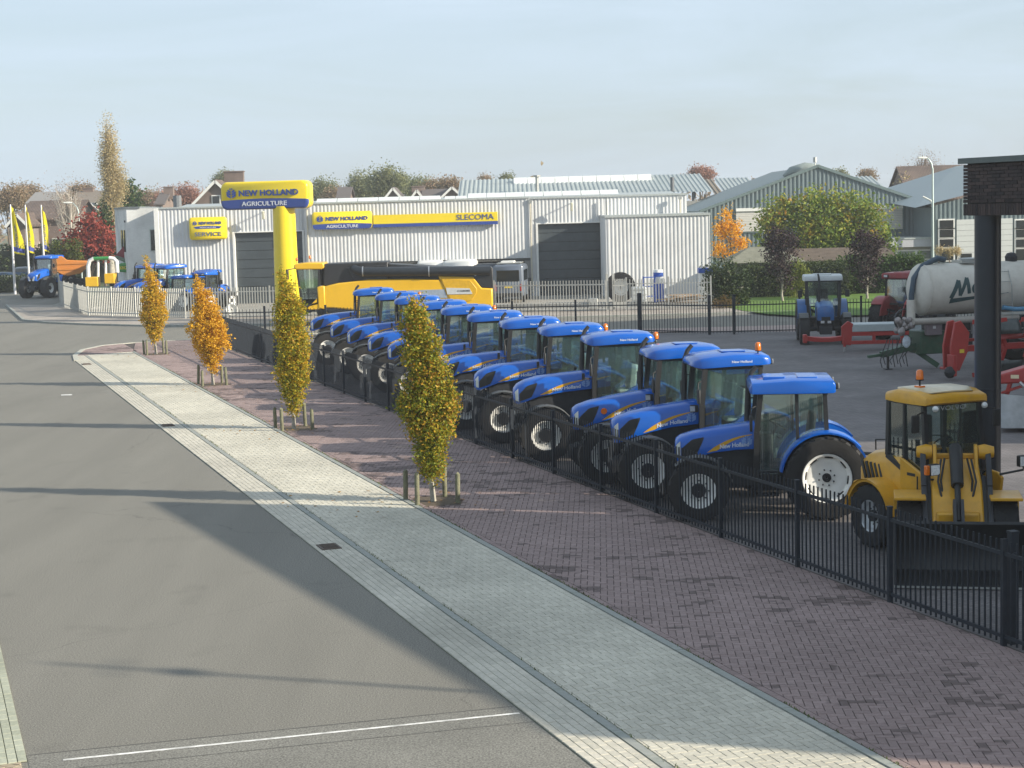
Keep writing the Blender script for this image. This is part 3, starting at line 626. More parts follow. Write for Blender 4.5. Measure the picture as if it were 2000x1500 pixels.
# ---- green-grey gabled shed ---------------------------------------------------
GCL = M('greygreen_cladding', (.15, .195, .208), .55, .1, var=.07, scale=.6, dirt=((.11, .135, .13), .4, 1.))
YS = 150.
l_, pk, r_ = D(1366, 415, YS), D(1597, 326, YS), D(1818, 401, YS)
sh = empty('gabled_shed', (pk.x, YS, 0), 0, 'grey green corrugated shed with low gable behind the leafy tree', 'building')
def S(o): o.parent = sh; o.matrix_parent_inverse = Matrix.Translation((-pk.x, -YS, 0)); return o
def ztop(s): 
    x = l_.x+s; return l_.z+(pk.z-l_.z)*(x-l_.x)/(pk.x-l_.x) if x < pk.x else pk.z+(r_.z-pk.z)*(x-pk.x)/(r_.x-pk.x)
S(corrug((l_.x, YS), (r_.x, YS), 0, 8, pitch=.36, dep=.06, ztop=ztop).build('wall_cladding', GCL, fix=False))
TRIM = M('greygreen_trim', (.14, .19, .19), .5, .1)
for a, b in ((l_, pk), (pk, r_)): S(MB().bar((a.x, YS-.06, a.z+.08), (b.x, YS-.06, b.z+.08), .25, .24).build('verge_trim', TRIM))
S(MB().prism([(l_.x, l_.z+.1), (pk.x, pk.z+.1), (r_.x, r_.z+.1), (r_.x, 0), (l_.x, 0)], 'y', YS+.05, YS+26).build('body', M('shed_roof', (.22, .26, .25), .6, var=.15)))
p = D(1572, 335, YS+3); S(MB().tube([(p.x+dx, YS+3, pk.z+.1+dz) for dx, dz in ((-1.9, -.75), (-1.2, -.35), (0, -.1), (1.2, -.2), (1.9, -.5))], [.1, .4, .5, .4, .1], 10).build('ridge_vent', M('shed_roof'), smooth=60))
p = D(1592, 315, YS+2); S(MB().tube([(p.x, YS+2, pk.z-.2), (p.x, YS+2, p.z-.1)], .05, 6).tube([(p.x, YS+2, p.z-.1), (p.x, YS+2, p.z+.35)], .17, 8).build('vent_pipe', GREYM))
SHUT = M('white_shutter', (.60, .58, .53), .6, var=.05)
for px0, px1, py0, py1 in ((1437, 1506, 412, 451), (1690, 1763, 408, 447)):
    a, b = D(px0, py0, YS-.12), D(px1, py1, YS-.12); S(MB().bx(a.x-.12, b.x+.12, YS-.13, YS, b.z-.12, a.z+.02).build('shutter_frame', TRIM)); S(MB().bx(a.x, b.x, YS-.3, YS-.1, a.z-.05, a.z+.22).build('shutter_box', WHITEP))
    n = 12
    for k in range(n): S(MB().bx(a.x+.02, b.x-.02, YS-.19, YS-.135, b.z+(a.z-b.z-.06)*k/n+.008, b.z+(a.z-b.z-.06)*(k+1)/n-.008).build('shutter_slat', SHUT))
# low flat annex in front of the shed
ya = 144.; a, b = D(1735, 468, ya), D(1856, 480, ya)
an = empty('flat_roof_annex', ((a.x+b.x)/2, ya, 0), 0, 'low annex with pale fascia and curtained windows before the shed', 'building')
def AN(o): o.parent = an; o.matrix_parent_inverse = Matrix.Translation((-(a.x+b.x)/2, -ya, 0)); return o
AN(MB().bx(a.x-3, b.x, ya-.5, ya+5.8, b.z, a.z).build('fascia', M('fascia_grey', (.42, .43, .46), .6, var=.06))); AN(MB().bx(a.x-3.1, b.x+.1, ya-.55, ya+5.8, a.z, a.z+.12).build('roof_edge', CAP))
AN(MB().bx(a.x-3, b.x-.3, ya, ya+5.5, 0, b.z).build('wall', M('annex_wall', (.36, .35, .32), .8)))
n = 4; zw = D(1780, 488, ya).z; xa_, xb_ = a.x-2.6, b.x-1.2
for k in range(n):
    u0, u1 = xa_+(xb_-xa_)*k/n, xa_+(xb_-xa_)*(k+1)/n; f = AN(MB().bx(u0, u1, ya-.08, ya, .9, zw).build('window', WHITEP)); AN(MB().bx(u0+.09, u1-.09, ya-.11, ya-.085, 1.0, zw-.1).build('pane', M('curtain_glass', (.17, .19, .18), .2, var=.3, scale=2.5, spec=.7)))
# second shed with windows and sectional doors, right
YT = 143.
a, b = D(1822, 400, YT), D(2100, 300, YT); s2 = empty('workshop_shed', (a.x, YT, 0), 0, 'grey green shed with white framed windows and pale doors', 'building')
def S2(o): o.parent = s2; o.matrix_parent_inverse = Matrix.Translation((-a.x, -YT, 0)); return o
zr = lambda s: a.z-.1+s*.235
S2(corrug((a.x, YT), (a.x+15, YT), 0, 0, pitch=.36, dep=.06, ztop=zr).build('wall_cladding', GCL, fix=False))
zt_ = D(1850, 428, YT).z
S2(MB().add([(a.x-1.5, YT-.25, zr(0)-.1), (a.x+8.2, YT-.25, zr(8)+.25), (a.x+15, YT-.25, zr(15)), (a.x+15, YT+18, zr(15)+1.2), (a.x+6.5, YT+18, zr(8)+1.6), (a.x-2.6, YT+18, zr(0)+.9)], [(0, 1, 4, 5), (1, 2, 3, 4)]).build('roof', M('slate_roof', (.22, .27, .29), .6, var=.1)))
S2(MB().bx(a.x, a.x+15, YT+.05, YT+17, 0, zr(0)-.15).build('body', GCL))
for px0, px1, rows_ in ((1834, 1862, ((430, 464),)), (1983, 2030, ((430, 500),))):
    u0, u1 = pX(px0, 450, YT), pX(px1, 450, YT)
    for j, (pa, pb) in enumerate(((430, 446), (448, 464), (467, 483), (486, 509))):
        z1, z0_ = D(px0, pa, YT).z, D(px0, pb, YT).z; S2(MB().bx(u0-.09, u1+.09, YT-.13, YT, z0_-.09, z1+.09).build('window', WHITEP)); S2(MB().bx(u0+.03, u1-.03, YT-.16, YT-.135, z0_+.02, z1-.02).build('pane', DARKGL))
for px0, px1 in ((1868, 1905), (1908, 1977)):
    u0, u1 = pX(px0, 450, YT), pX(px1, 450, YT); n = 9; zt2 = D(1900, 428, YT).z
    for k in range(n): S2(MB().bx(u0, u1, YT-.12, YT-.06, .1+(zt2-.1)*k/n+.01, .1+(zt2-.1)*(k+1)/n-.01).build('door_panel', M('pale_door', (.55, .57, .56), .5, var=.03)))
    z = D(1880, 500, YT).z; m_ = (u0+u1)/2; S2(MB().bx(m_-.45, m_+.45, YT-.15, YT-.125, z-.15, z+.2).build('pane', DARKGL))
S2(MB().tube([(a.x-.9, YT-.3, 6.1), (a.x-.25, YT-.35, 5.75), (a.x-.1, YT-.35, 5.3), (a.x-.1, YT-.35, 1.5)], .07, 8).build('downpipe', M('pipe_white', (.6, .62, .6), .5)))

# ---- long hall with corrugated roof behind -----------------------------------
YL = 172.
def tilted_roof(px0, px1, pyb, pyt, Y, run, pitch, mat, root, nm='roof_sheet'):
    b0, b1 = D(px0, pyb, Y), D(px1, pyb, Y); t0 = D(px0+18 if px0 < 1400 else px0, pyt, Y+run); n = int((b1.x-b0.x)/pitch); mb = MB()
    prof = []
    for k in range(n):
        for f, h in ((0, 0), (.45, 0), (.55, .07), (.9, .07)): prof.append((b0.x+(k+f)*pitch, h))
    m = len(prof); zt = t0.z
    for x, h in prof: mb.v.append((x, Y, b0.z+h))
    for x, h in prof: mb.v.append((x+.0, Y+run, zt+h))
    mb.f = [(i, i+1, i+1+m, i+m) for i in range(m-1)]; return mb.build(nm, mat, root, fix=False), b0, b1, zt
lh = empty('long_hall', (0, 0, 0), 0, 'long hall with pale corrugated roof and rooflight strip behind workshop', 'building')
RF = M('pale_corrugated', (.36, .40, .39), .5, .15, var=.08, scale=.5, dirt=((.25, .28, .27), .5, .6)); RU = M('rusty_corrugated', (.24, .20, .15), .7, .1, var=.15, scale=.8)
tilted_roof(893, 1402, 388, 352, YL, 12, .45, RF, lh); tilted_roof(1402, 1422, 388, 350, YL, 12, .45, RU, lh); tilted_roof(1422, 1500, 388, 348, YL, 12, .45, RF, lh); tilted_roof(1500, 1522, 388, 348, YL, 12, .45, RU, lh); tilted_roof(1522, 1694, 388, 346, YL, 12, .45, RF, lh); tilted_roof(1694, 1716, 388, 345, YL, 12, .45, RU, lh); _, b0, b1, zt = tilted_roof(1716, 1756, 388, 344, YL, 12, .45, RF, lh)
xl = pX(893, 388, YL); MB().bx(xl+.3, b1.x-.2, YL+.4, YL+23, 0, 6.3).build('wall', M('hall_wall', (.3, .3, .28), .8), lh)
zr_ = D(1000, 352, YL+12).z
for k in range(10):
    xa = pX(1003, 355, YL+9)+k*1.32*1.08; MB().prism([(YL+8.0, zr_-.75), (YL+9.2, zr_+.2), (YL+10.6, zr_-.1)], 'x', xa+.02, xa+1.40).build('rooflight', ROOFL, lh)
p = D(1053, 370, YL-8); MB().bx(p.x-.8, p.x+.8, YL+1.5, YL+2.6, 6.6, 7.6).build('vent_box', CAP, lh); MB().tube([(p.x, YL+2, 7.4), (p.x, YL+2, 9.2)], .17, 8).tube([(p.x, YL+2, 9.1), (p.x, YL+2, 9.25)], .38, 8).build('vent_pipe', GREYM, lh)
for px, pt_ in ((1313, 352), (1355, 378)): p = D(px, pt_, YL+1); MB().tube([(p.x, YL+1, 6.2), (p.x, YL+1, p.z+.3)], .2, 8).build('vent_pipe', M('flue_grey'), lh)

# ---- dealer canopy and hall on the right -------------------------------------
C0 = Vector((8.15, 31.3, 0)); E1, E2 = Vector((.4265, -.9045, 0)).normalized(), Vector((.9045, .4265, 0)).normalized()
cn = empty('brick_canopy', C0, 0, 'dark brick canopy on a thick blue black column above the yard', 'canopy')
def CQ(a, b, z): v = E1*a+E2*b; return (v.x, v.y, z)
def slab(a0, a1, b0, b1, z0, z1, name, mat, par=cn): 
    mb = MB(); mb.loft([[CQ(a0, b0, z), CQ(a1, b0, z), CQ(a1, b1, z), CQ(a0, b1, z)] for z in (z0, z1)]); return mb.build(name, mat, par)
DBR = BRICKMAT('dark_brick', (.060, .045, .043), (.042, .034, .034), (.03, .026, .026), .21, .0625)
A1 = 19.0; near_v = (E1*A1+Vector((.947, -.32, 0))*26)  # unseen roof edges run along the sun direction to shape the canopy shadow
def roofpoly(d, z0, z1, name, mat):
    P4 = [E1*d+E2*d, E1*(A1-d)+E2*d, near_v-Vector((d, -d, 0)), Vector((.947, -.32, 0))*26+E1*d]; mb = MB(); mb.loft([[(p.x, p.y, z) for p in P4] for z in (z0, z1)]); return mb.build(name, mat, cn)
roofpoly(.06, 5.66, 6.58, 'fascia_core', M('dark_mortar', (.036, .031, .03), .9)); roofpoly(-.06, 6.58, 6.68, 'roof_edge', M('edge_metal', (.105, .125, .125), .45, .3))
bm_ = MB().box((0, 0, 0), (.205, .09, .052)).mesh('brick', None); sm_ = MB().box((0, 0, 0), (.055, .09, .2)).mesh('soldier_brick', None)
DB = PAVER('dark_fired_brick', (.075, .055, .052), (.038, .032, .034)); bm_.materials.append(DB); sm_.materials.append(DB)
an_ = heading(E1)
hm_b = MB().box((0, 0, 0), (.098, .09, .052)).mesh('half_brick', DB)
for r_i in range(11):
    if r_i % 2: o = link('half_brick', hm_b, cn); o.location = CQ(.062, .05, 5.915+r_i*.0618); o.rotation_euler = (0, 0, an_)
    for k in range(17):
        o = link('brick', bm_, cn); p = CQ(.115+k*.2155+(r_i % 2)*.1075, .05+random.gauss(0, .003), 5.915+r_i*.0618); o.location = p; o.rotation_euler = (0, 0, an_)
for k in range(56): o = link('soldier_brick', sm_, cn); o.location = CQ(.04+k*.0655, .05+random.gauss(0, .002), 5.765); o.rotation_euler = (0, 0, an_)
slab(4.0, 18.9, .005, .06, 5.66, 6.58, 'brick_face', DBR)
COLM = M('column_blueblack', (.022, .027, .038), .38, .2, var=.12, scale=3)
cc = Vector((8.53, 31.05, 0))-C0; MB().lathe([(.231, 0), (.231, 5.66)], cc, 'z', 32).build('column', COLM, cn, smooth=60)
MB().lathe([(.235, 2.55), (.238, 2.56), (.238, 2.58), (.235, 2.59)], cc, 'z', 32).build('column_joint', COLM, cn)
SV = Vector((.947, -.32, 0)); P4 = [E1*.8+SV*6, E1*18.2+SV*6, E1*18.2+SV*25, E1*.8+SV*25]; MB().prism([(p.x, p.y) for p in P4], 'z', 0, 5.65).build('shade_wall', DBR, cn)  # out-of-view block put under the canopy to keep its shadow solid
c2 = Vector((8.53, 31.05, 0))-C0+E1*9; MB().lathe([(.231, 0), (.231, 5.66)], c2, 'z', 24).build('column', COLM, cn, smooth=60)
h0 = Vector((24.7, 76, 0)); hl = empty('unseen_hall', h0, 0, 'tall dark brick hall of the dealer beside the yard', 'building')  # out-of-view hall, height and place set so its shadow darkens the yard
pl = [Vector((0, 0, 0)), -RD*46, -RD*46+RN*26, RN*26]; MB().prism([(p.x, p.y) for p in pl], 'z', 0, 13.0).build('wall', DBR, hl)
pl = [RD*.15-RN*.15, -RD*46.15-RN*.15, -RD*46.15+RN*26.15, RD*.15+RN*26.15]; MB().prism([(p.x, p.y) for p in pl], 'z', 13.0, 13.15).build('roof_edge', M('edge_metal'), hl)
# ================================================================== FENCES
DFEN = M('fence_blueblack', (.017, .023, .032), .55, 0, var=.2, scale=4, spec=.3)
WFEN = M('fence_galvanised', (.46, .46, .43), .5, .35, var=.12, scale=4)
def bar_fence(root, a, b, posts, h, zt, zb, bw, pitch, mat, single, off=None, pw=.065, ph=None, flat=False, z0=0.):
    """posts and rails between a and b (2-D points) with upright bars; single: how many bars may be objects"""
    a, b = Vector((a[0], a[1], z0)), Vector((b[0], b[1], z0)); d = (b-a); Ln = d.length; d.normalize(); rz = heading(d); bars = []
    key = ('bar', h, bw)
    if key not in _mesh: _mesh[key] = MB().box((0, 0, h/2+.03), (bw, bw if not flat else bw*.5, h-.06)).mesh('bar', mat); _mesh['post', ph or h, pw] = None
    pk = ('post', ph or h, pw, mat.name)
    if pk not in _mesh: _mesh[pk] = MB().box((0, 0, (ph or h)/2), (pw, pw, ph or h)).box((0, 0, (ph or h)+.01), (pw+.012, pw+.012, .02)).mesh('post', mat)
    n = max(1, round(Ln/posts)); 
    for k in range(n+1):
        o = link('post', _mesh[pk], root); o.location = a+d*(Ln*k/n); o.rotation_euler = (0, 0, rz)
    for k in range(n):
        p, q = a+d*(Ln*k/n+pw/2), a+d*(Ln*(k+1)/n-pw/2)
        for z in (zt, zb): MB().bar((p.x, p.y, z0+z), (q.x, q.y, z0+z), .035, .05).build('rail', mat, root)
        m = max(2, round((q-p).length/pitch))
        for j in range(1, m): bars.append(p+(q-p)*(j/m))
    return [(v, rz, key) for v in bars]
_mesh = {}
def put_bars(root, bars, mat, single):
    bars.sort(key=lambda e: e[0].y); mb = MB()
    for i, (v, rz, key) in enumerate(bars):
        if i < single: o = link('bar', _mesh[key], root); o.location = v; o.rotation_euler = (0, 0, rz)
        else:
            src = _mesh[key]; R = Matrix.Translation(v) @ Matrix.Rotation(rz, 4, 'Z'); mb.add([R @ x.co for x in src.vertices], [tuple(p.vertices) for p in src.polygons])
    if mb.v: tag(mb.build('bar_run', mat, root, fix=False), kind='stuff')
fr = empty('yard_fence', (0, 0, 0), 0, 'dark steel bar fence along the red paving beside the tractor row', 'fence')
pts = [RS(14.6, 13.60), RS(19.4, 13.56), RS(84.9, 13.62)]; bars = bar_fence(fr, pts[0], pts[1], 2.6, 1.45, 1.27, .15, .021, .132, DFEN, 300) + bar_fence(fr, pts[1], pts[2], 2.88, 1.45, 1.27, .15, .021, .132, DFEN, 300)
put_bars(fr, bars, DFEN, 300)
g = empty('gate_post', G(1978, 1258), 0, 'thick dark steel gate post in the near end of the fence', 'post'); MB().box((0, 0, .76), (.11, .11, 1.52), rz=heading(RD)).box((0, 0, 1.53), (.125, .125, .03), rz=heading(RD)).build('post_shaft', DFEN, g); MB().box((0, -.08, 1.2), (.05, .05, .12)).build('hinge', DFEN, g)
fc = RS(84.9, 13.62)
ff = empty('back_fence', (0, 0, 0), 0, 'dark steel bar fence with gate along the side street', 'fence')
seg = [(fc.x, fc.y), tuple(G(1250, 651)[:2]), tuple(G(1386, 654)[:2]), tuple(G(1434, 653)[:2]), tuple(G(1562, 650)[:2]), (21.5, 78.6)]
bars = []
for i in range(len(seg)-1): bars += bar_fence(ff, seg[i], seg[i+1], 2.9 if i != 2 else 1.2, 1.5, 1.34, .14, .024, .145 if i else .17, DFEN, 300, pw=.09, ph=1.62)
put_bars(ff, bars, DFEN, 300)
for p in (seg[1], seg[2], seg[3]): MB().box((p[0], p[1], .95), (.2, .2, 1.9) if p is seg[1] else (.14, .14, 1.75)).build('gate_post', DFEN, ff)
p, q = seg[0], seg[1]; wf = empty('workshop_fence', (0, 0, 0), 0, 'light grey steel bar fence round the workshop forecourt', 'fence')
ws = [(-36.2, 140), (-31.5, 122.2), (-26.3, 108.7)]; bars = []
for i in range(2): bars += bar_fence(wf, ws[i], ws[i+1], 2.6, 1.75, 1.5, .2, .045, .14, WFEN, 300, pw=.07, ph=1.8, z0=.08)
ws = [(-26.3, 108.7), (-19.2, 102.9), (-9, 101.8), (-.9, 100.9)]
for i in range(3): bars += bar_fence(wf, ws[i], ws[i+1], 2.55, 1.75, 1.5, .2, .05, .165, WFEN, 300, pw=.08, ph=1.8, z0=.08)
g1, g2, g3, g4 = G(1183, 607, .08), G(1187, 607, .08), G(1224, 606, .08), G(1389, 603, .08)
bars += bar_fence(wf, g3, g4, 2.5, 1.75, 1.5, .2, .05, .165, WFEN, 300, pw=.09, ph=1.85, z0=.08); put_bars(wf, bars, WFEN, 300)
sg_ = empty('sliding_gate', (0, 0, 0), 0, 'light grey sliding bar gate with heavy bottom beam before the workshop door', 'gate')
a, b = Vector((-.8, 100.75, .08)), g1
_mesh['gbar'] = MB().box((0, 0, .95), (.045, .045, 1.6)).mesh('bar', WFEN)
n = 37
for k in range(n+1): o = link('bar', _mesh['gbar'], sg_); o.location = a+(b-a)*(k/n)
MB().bar(a+Vector((0, 0, .32)), b+Vector((0, 0, .32)), .14, .2).build('bottom_beam', WFEN, sg_); MB().bar(a+Vector((0, 0, 1.5)), b+Vector((0, 0, 1.5)), .05, .07).build('top_rail', WFEN, sg_); MB().bar(a+Vector((0, 0, .06)), b+Vector((0, 0, .06)), .1, .05).build('ground_track', GREYM, sg_)
for x in (g1, g1+Vector((.35, 0, 0))): MB().box((x.x+.12, x.y+.1, 1.1), (.14, .14, 2.15)).build('gate_post', WFEN, sg_)
MB().box((b.x-.7, b.y+.15, .5), (.5, .3, .6)).build('drive_unit', GREYM, sg_, bevel=.02)
wg = empty('wicket_gate', (0, 0, 0), 0, 'narrow light grey bar gate beside the big tractor tyre', 'gate'); a, b = g2+Vector((.32, 0, 0)), g3
for k in range(9): o = link('bar', _mesh['gbar'], wg); o.location = a+(b-a)*(k/8)+Vector((0, 0, .05))
for z in (.3, 1.5): MB().bar((a.x, a.y, z), (b.x, b.y, z), .05, .06).build('rail', WFEN, wg)
MB().bar((a.x, a.y-.02, .42), (b.x, b.y-.02, .42), .03, .28).build('kick_plate', WFEN, wg)

# ================================================================== TREES AND PLANTS
BARK = M('bark', (.13, .105, .08), .9, var=.3, scale=6, bump=.6)
BARKP = M('pale_bark', (.33, .31, .26), .85, var=.3, scale=5, bump=.4)
def leaves(mb, clumps, per, sig, size, seedv, droop=.2, asp=1.6):
    rn = random.Random(seedv)
    for (cx, cy, cz, sc) in clumps:
        for _ in range(per):
            x, y, z = cx+rn.gauss(0, sig*sc), cy+rn.gauss(0, sig*sc), cz+rn.gauss(0, sig*sc)
            l = size*rn.uniform(.65, 1.3); w2 = l/asp/2
            d = Vector((rn.gauss(0, 1), rn.gauss(0, 1), rn.gauss(-droop, .7))).normalized(); u = d.cross(Vector((rn.gauss(0, 1), rn.gauss(0, 1), rn.gauss(0, 1)))).normalized(); p = Vector((x, y, z))
            o = len(mb.v); a, b = p-d*l/2, p+d*l/2; m = p-d*l*.05; k = u.cross(d)*l*.12
            mb.v += [tuple(a), tuple(m-u*w2+k), tuple(b), tuple(m+u*w2+k)]; mb.f += [(o, o+1, o+2), (o, o+2, o+3)]
def ell_clumps(ells, n, seedv, shell=.45):
    rn = random.Random(seedv); vol = [e[3]*e[4]*e[5] for e in ells]; out = []
    while len(out) < n:
        e = rn.choices(ells, vol)[0]; v = Vector((rn.gauss(0, 1), rn.gauss(0, 1), rn.gauss(0, 1))).normalized()*(rn.random() ** shell)
        out.append((e[0]+v.x*e[3], e[1]+v.y*e[4], e[2]+v.z*e[5], rn.uniform(.7, 1.3)))
    return out
def tree(name, label, loc, ells, n, per, sig, size, lm, trunk_r, trunk_h, cat='tree', group=None, bark=None, limbs=10, shell=.4, seedv=1, stems=1, parts=('trunk', 'crown'), twigs=0, lean=(0, 0), droop=.2, asp=1.6):
    r = empty(name, loc, 0, label, cat, group); rn = random.Random(seedv+99); tb = MB(); cl = ell_clumps(ells, n, seedv, shell)
    for sidx in range(stems):
        ox, oy = (rn.gauss(0, .25), rn.gauss(0, .2)) if stems > 1 else (0, 0); tx, ty = (rn.gauss(0, .8), rn.gauss(0, .5)) if stems > 1 else lean
        pts = [(ox+tx*(f ** 1.5)+rn.gauss(0, trunk_r*.25), oy+ty*(f ** 1.5)+rn.gauss(0, trunk_r*.25), trunk_h*f) for f in (0, .12, .3, .5, .7, .88, 1)]
        tb.tube(pts, [trunk_r*k for k in (1.25, 1, .88, .7, .5, .3, .12)], 8)
        for k in range(limbs):
            c = rn.choice(cl); f = rn.uniform(.25, .85); i = f*6; j = min(5, int(i)); b0 = Vector(pts[j]).lerp(Vector(pts[j+1]), i-j); e_ = Vector(c[:3]); m = b0.lerp(e_, .5)+Vector((0, 0, .08*(e_-b0).length))
            if e_.z < b0.z-.1: continue
            tb.tube([b0, m, e_], [trunk_r*.32*(1-f*.5), trunk_r*.2*(1-f*.5), .006], 5, False)
    for k in range(twigs):
        c = rn.choice(cl); e_ = Vector(c[:3]); b0 = Vector((e_.x*.35, e_.y*.35, max(trunk_h*.2, e_.z-rn.uniform(.25, .5)*trunk_h*.5))); m = b0.lerp(e_, .5)+Vector((rn.gauss(0, .1), rn.gauss(0, .1), .1)); tb.tube([b0, m, e_], [trunk_r*.14, trunk_r*.08, .004], 4, False)
    tb.build(parts[0], bark or BARK, r, smooth=60, fix=False)
    mb = MB(); leaves(mb, cl, per, sig, size, seedv, droop, asp); tag(mb.build(parts[1], lm, r, fix=False), kind='stuff'); return r
# four columnar hornbeams with stakes
H4 = LEAF('hornbeam_green', [(0, (.10, .14, .014)), (.42, (.22, .25, .02)), (.66, (.42, .33, .025)), (.86, (.55, .30, .03)), (1, (.50, .21, .035))], zone=.22, nscale=1.3)
H3 = LEAF('hornbeam_mixed', [(0, (.13, .17, .014)), (.4, (.30, .29, .02)), (.68, (.54, .38, .02)), (1, (.60, .29, .03))], zone=.22, nscale=1.3)
H2 = LEAF('hornbeam_orange', [(0, (.40, .25, .018)), (.4, (.64, .37, .02)), (.75, (.76, .44, .022)), (1, (.68, .30, .025))], zone=.22, nscale=1.2)
H1 = LEAF('hornbeam_gold', [(0, (.15, .17, .014)), (.3, (.44, .32, .02)), (.65, (.70, .43, .022)), (1, (.72, .34, .025))], zone=.22, nscale=1.0)
STAKE = M('stake_wood', (.16, .155, .10), .9, var=.35, scale=7, bump=.6, dirt=((.10, .13, .05), .5, 5))
# crown ellipsoids relative to the base: (x, y, z, rx, ry, rz), traced from each tree's own outline
CR = [
 [(0, 0, .75, .18, .18, .35), (0, 0, 1.15, .36, .36, .55), (.02, 0, 1.75, .62, .55, .62), (.0, 0, 2.45, .58, .5, .6), (-.05, 0, 3.1, .36, .34, .6), (-.18, 0, 3.75, .16, .16, .45), (-.26, 0, 4.25, .09, .09, .28)],
 [(0, 0, .68, .2, .2, .3), (0, 0, 1.0, .42, .4, .4), (0, 0, 1.55, .68, .6, .55), (-.12, 0, 2.05, .72, .6, .45), (-.1, 0, 2.6, .52, .46, .5), (-.22, 0, 3.15, .34, .3, .45), (-.36, 0, 3.6, .16, .15, .35)],
 [(0, 0, .68, .18, .18, .32), (0, 0, .95, .32, .3, .4), (0, 0, 1.6, .50, .45, .65), (.02, 0, 2.4, .50, .45, .7), (0, 0, 3.15, .46, .4, .6), (-.08, 0, 3.7, .30, .28, .5), (-.2, 0, 4.2, .13, .12, .35)],
 [(0, 0, .66, .22, .22, .32), (0, 0, .98, .34, .34, .42), (0, 0, 1.55, .50, .48, .5), (-.02, 0, 2.0, .62, .55, .45), (-.45, 0, 2.15, .2, .25, .4), (.4, 0, 2.2, .22, .25, .5), (.02, 0, 2.65, .42, .4, .5), (-.12, 0, 3.15, .42, .38, .5), (-.24, 0, 3.65, .34, .3, .42), (-.2, 0, 4.0, .2, .2, .3)]]
TL = ['slim golden street tree at the pavement corner by the side street', 'bright orange columnar street tree, second from the side street corner', 'green and gold columnar street tree, third from the side street corner', 'bushy green and russet columnar street tree nearest the brick canopy']
WHO = ['the golden corner tree', 'the bright orange tree', 'the third street tree', 'the bushy green russet tree']
for i, t in enumerate(TREES):
    tree('hornbeam', TL[i], (t.x, t.y, .01), CR[i], (1000, 1100, 1300, 1650)[i], 16, .062, (.08, .08, .07, .066)[i], (H1, H2, H3, H4)[i], .05, (3.9, 3.3, 3.9, 3.7)[i], group='columnar street trees along the path', bark=BARKP, limbs=26, seedv=11+i, shell=.5, lean=(CR[i][-1][0], 0))
    for px_, (a, b) in enumerate(((.40, -.46), (-.40, -.44), (-.42, .42), (.42, .40))):
        p = t+RD*a+RN*b; hh = .62+random.uniform(-.06, .08); o = MB().tube([(0, 0, -.05), (random.gauss(0, .015), random.gauss(0, .015), hh-.01), (0, 0, hh)], [.052, .05, .044], 9).build('tree_stake', STAKE, smooth=50)
        o.location = (p.x, p.y, .01); tag(o, 'wooden stake by '+WHO[i]+', '+('kerb side towards side street', 'kerb side towards canopy', 'fence side towards canopy', 'fence side towards side street')[px_], 'stake', 'stakes round '+WHO[i])
# fallen leaves
mb = MB(); rn = random.Random(5)
for t in TREES:
    for _ in range(70):
        p = t+Vector((rn.gauss(-.5, 1.3), rn.gauss(0, 1.1), 0)); a = rn.uniform(0, 6.3); l = rn.uniform(.03, .055); d = Vector((math.cos(a), math.sin(a), rn.uniform(-.2, .3)))*l; u = Vector((-math.sin(a), math.cos(a), rn.uniform(-.2, .4)))*l*.55
        o = len(mb.v); q = p+Vector((0, 0, .036)); mb.v += [tuple(q-d), tuple(q-u), tuple(q+d), tuple(q+u)]; mb.f.append((o, o+1, o+2, o+3))
tag(mb.build('fallen_leaves', LEAF('litter', [(0, (.3, .2, .03)), (.5, (.4, .2, .03)), (1, (.2, .09, .03))]), fix=False), 'yellow leaves fallen on the paving round the street trees', 'leaves', kind='stuff')
# ---- background vegetation
G_MIX = LEAF('shrub_tree_leaf', [(0, (.06, .11, .016)), (.4, (.15, .23, .03)), (.7, (.30, .32, .045)), (.9, (.42, .28, .04)), (1, (.46, .2, .04))], nscale=.5)
ORANGE = LEAF('orange_leaf', [(0, (.62, .30, .02)), (.5, (.75, .40, .02)), (1, (.8, .48, .04))], transl=.45)
PURPLE = LEAF('purple_leaf', [(0, (.018, .012, .015)), (.6, (.04, .022, .028)), (1, (.085, .045, .05))], transl=.2)
DGREEN = LEAF('dark_leaf', [(0, (.014, .026, .008)), (.6, (.035, .06, .014)), (1, (.08, .10, .025))], transl=.2)
HEDGE = LEAF('hedge_leaf', [(0, (.02, .035, .010)), (.6, (.05, .075, .018)), (1, (.09, .10, .03))], transl=.2)
LIME = LEAF('lime_leaf', [(0, (.10, .13, .02)), (.6, (.2, .23, .04)), (1, (.28, .30, .07))], transl=.3)
RED = LEAF('red_leaf', [(0, (.13, .05, .018)), (.4, (.26, .045, .03)), (.8, (.36, .07, .05)), (1, (.30, .16, .04))], nscale=.5)
POPL = LEAF('poplar_leaf', [(0, (.42, .34, .18)), (.6, (.54, .45, .25)), (1, (.56, .40, .25))], transl=.4)
TWIG = LEAF('twig_haze', [(0, (.26, .19, .15)), (.6, (.36, .27, .21)), (1, (.40, .26, .2))], transl=.3)
AUT = LEAF('autumn_leaf', [(0, (.19, .165, .10)), (.5, (.30, .225, .13)), (1, (.34, .2, .14))], nscale=.2)
HGRN = LEAF('far_green_leaf', [(0, (.13, .15, .08)), (.5, (.19, .215, .10)), (1, (.27, .26, .11))], nscale=.2)
HAZED_RED = LEAF('hazed_red_leaf', [(0, (.26, .15, .11)), (.6, (.38, .19, .14)), (1, (.42, .25, .17))], nscale=.2)  # skyline red muted in the leaf colour to suggest distance haze
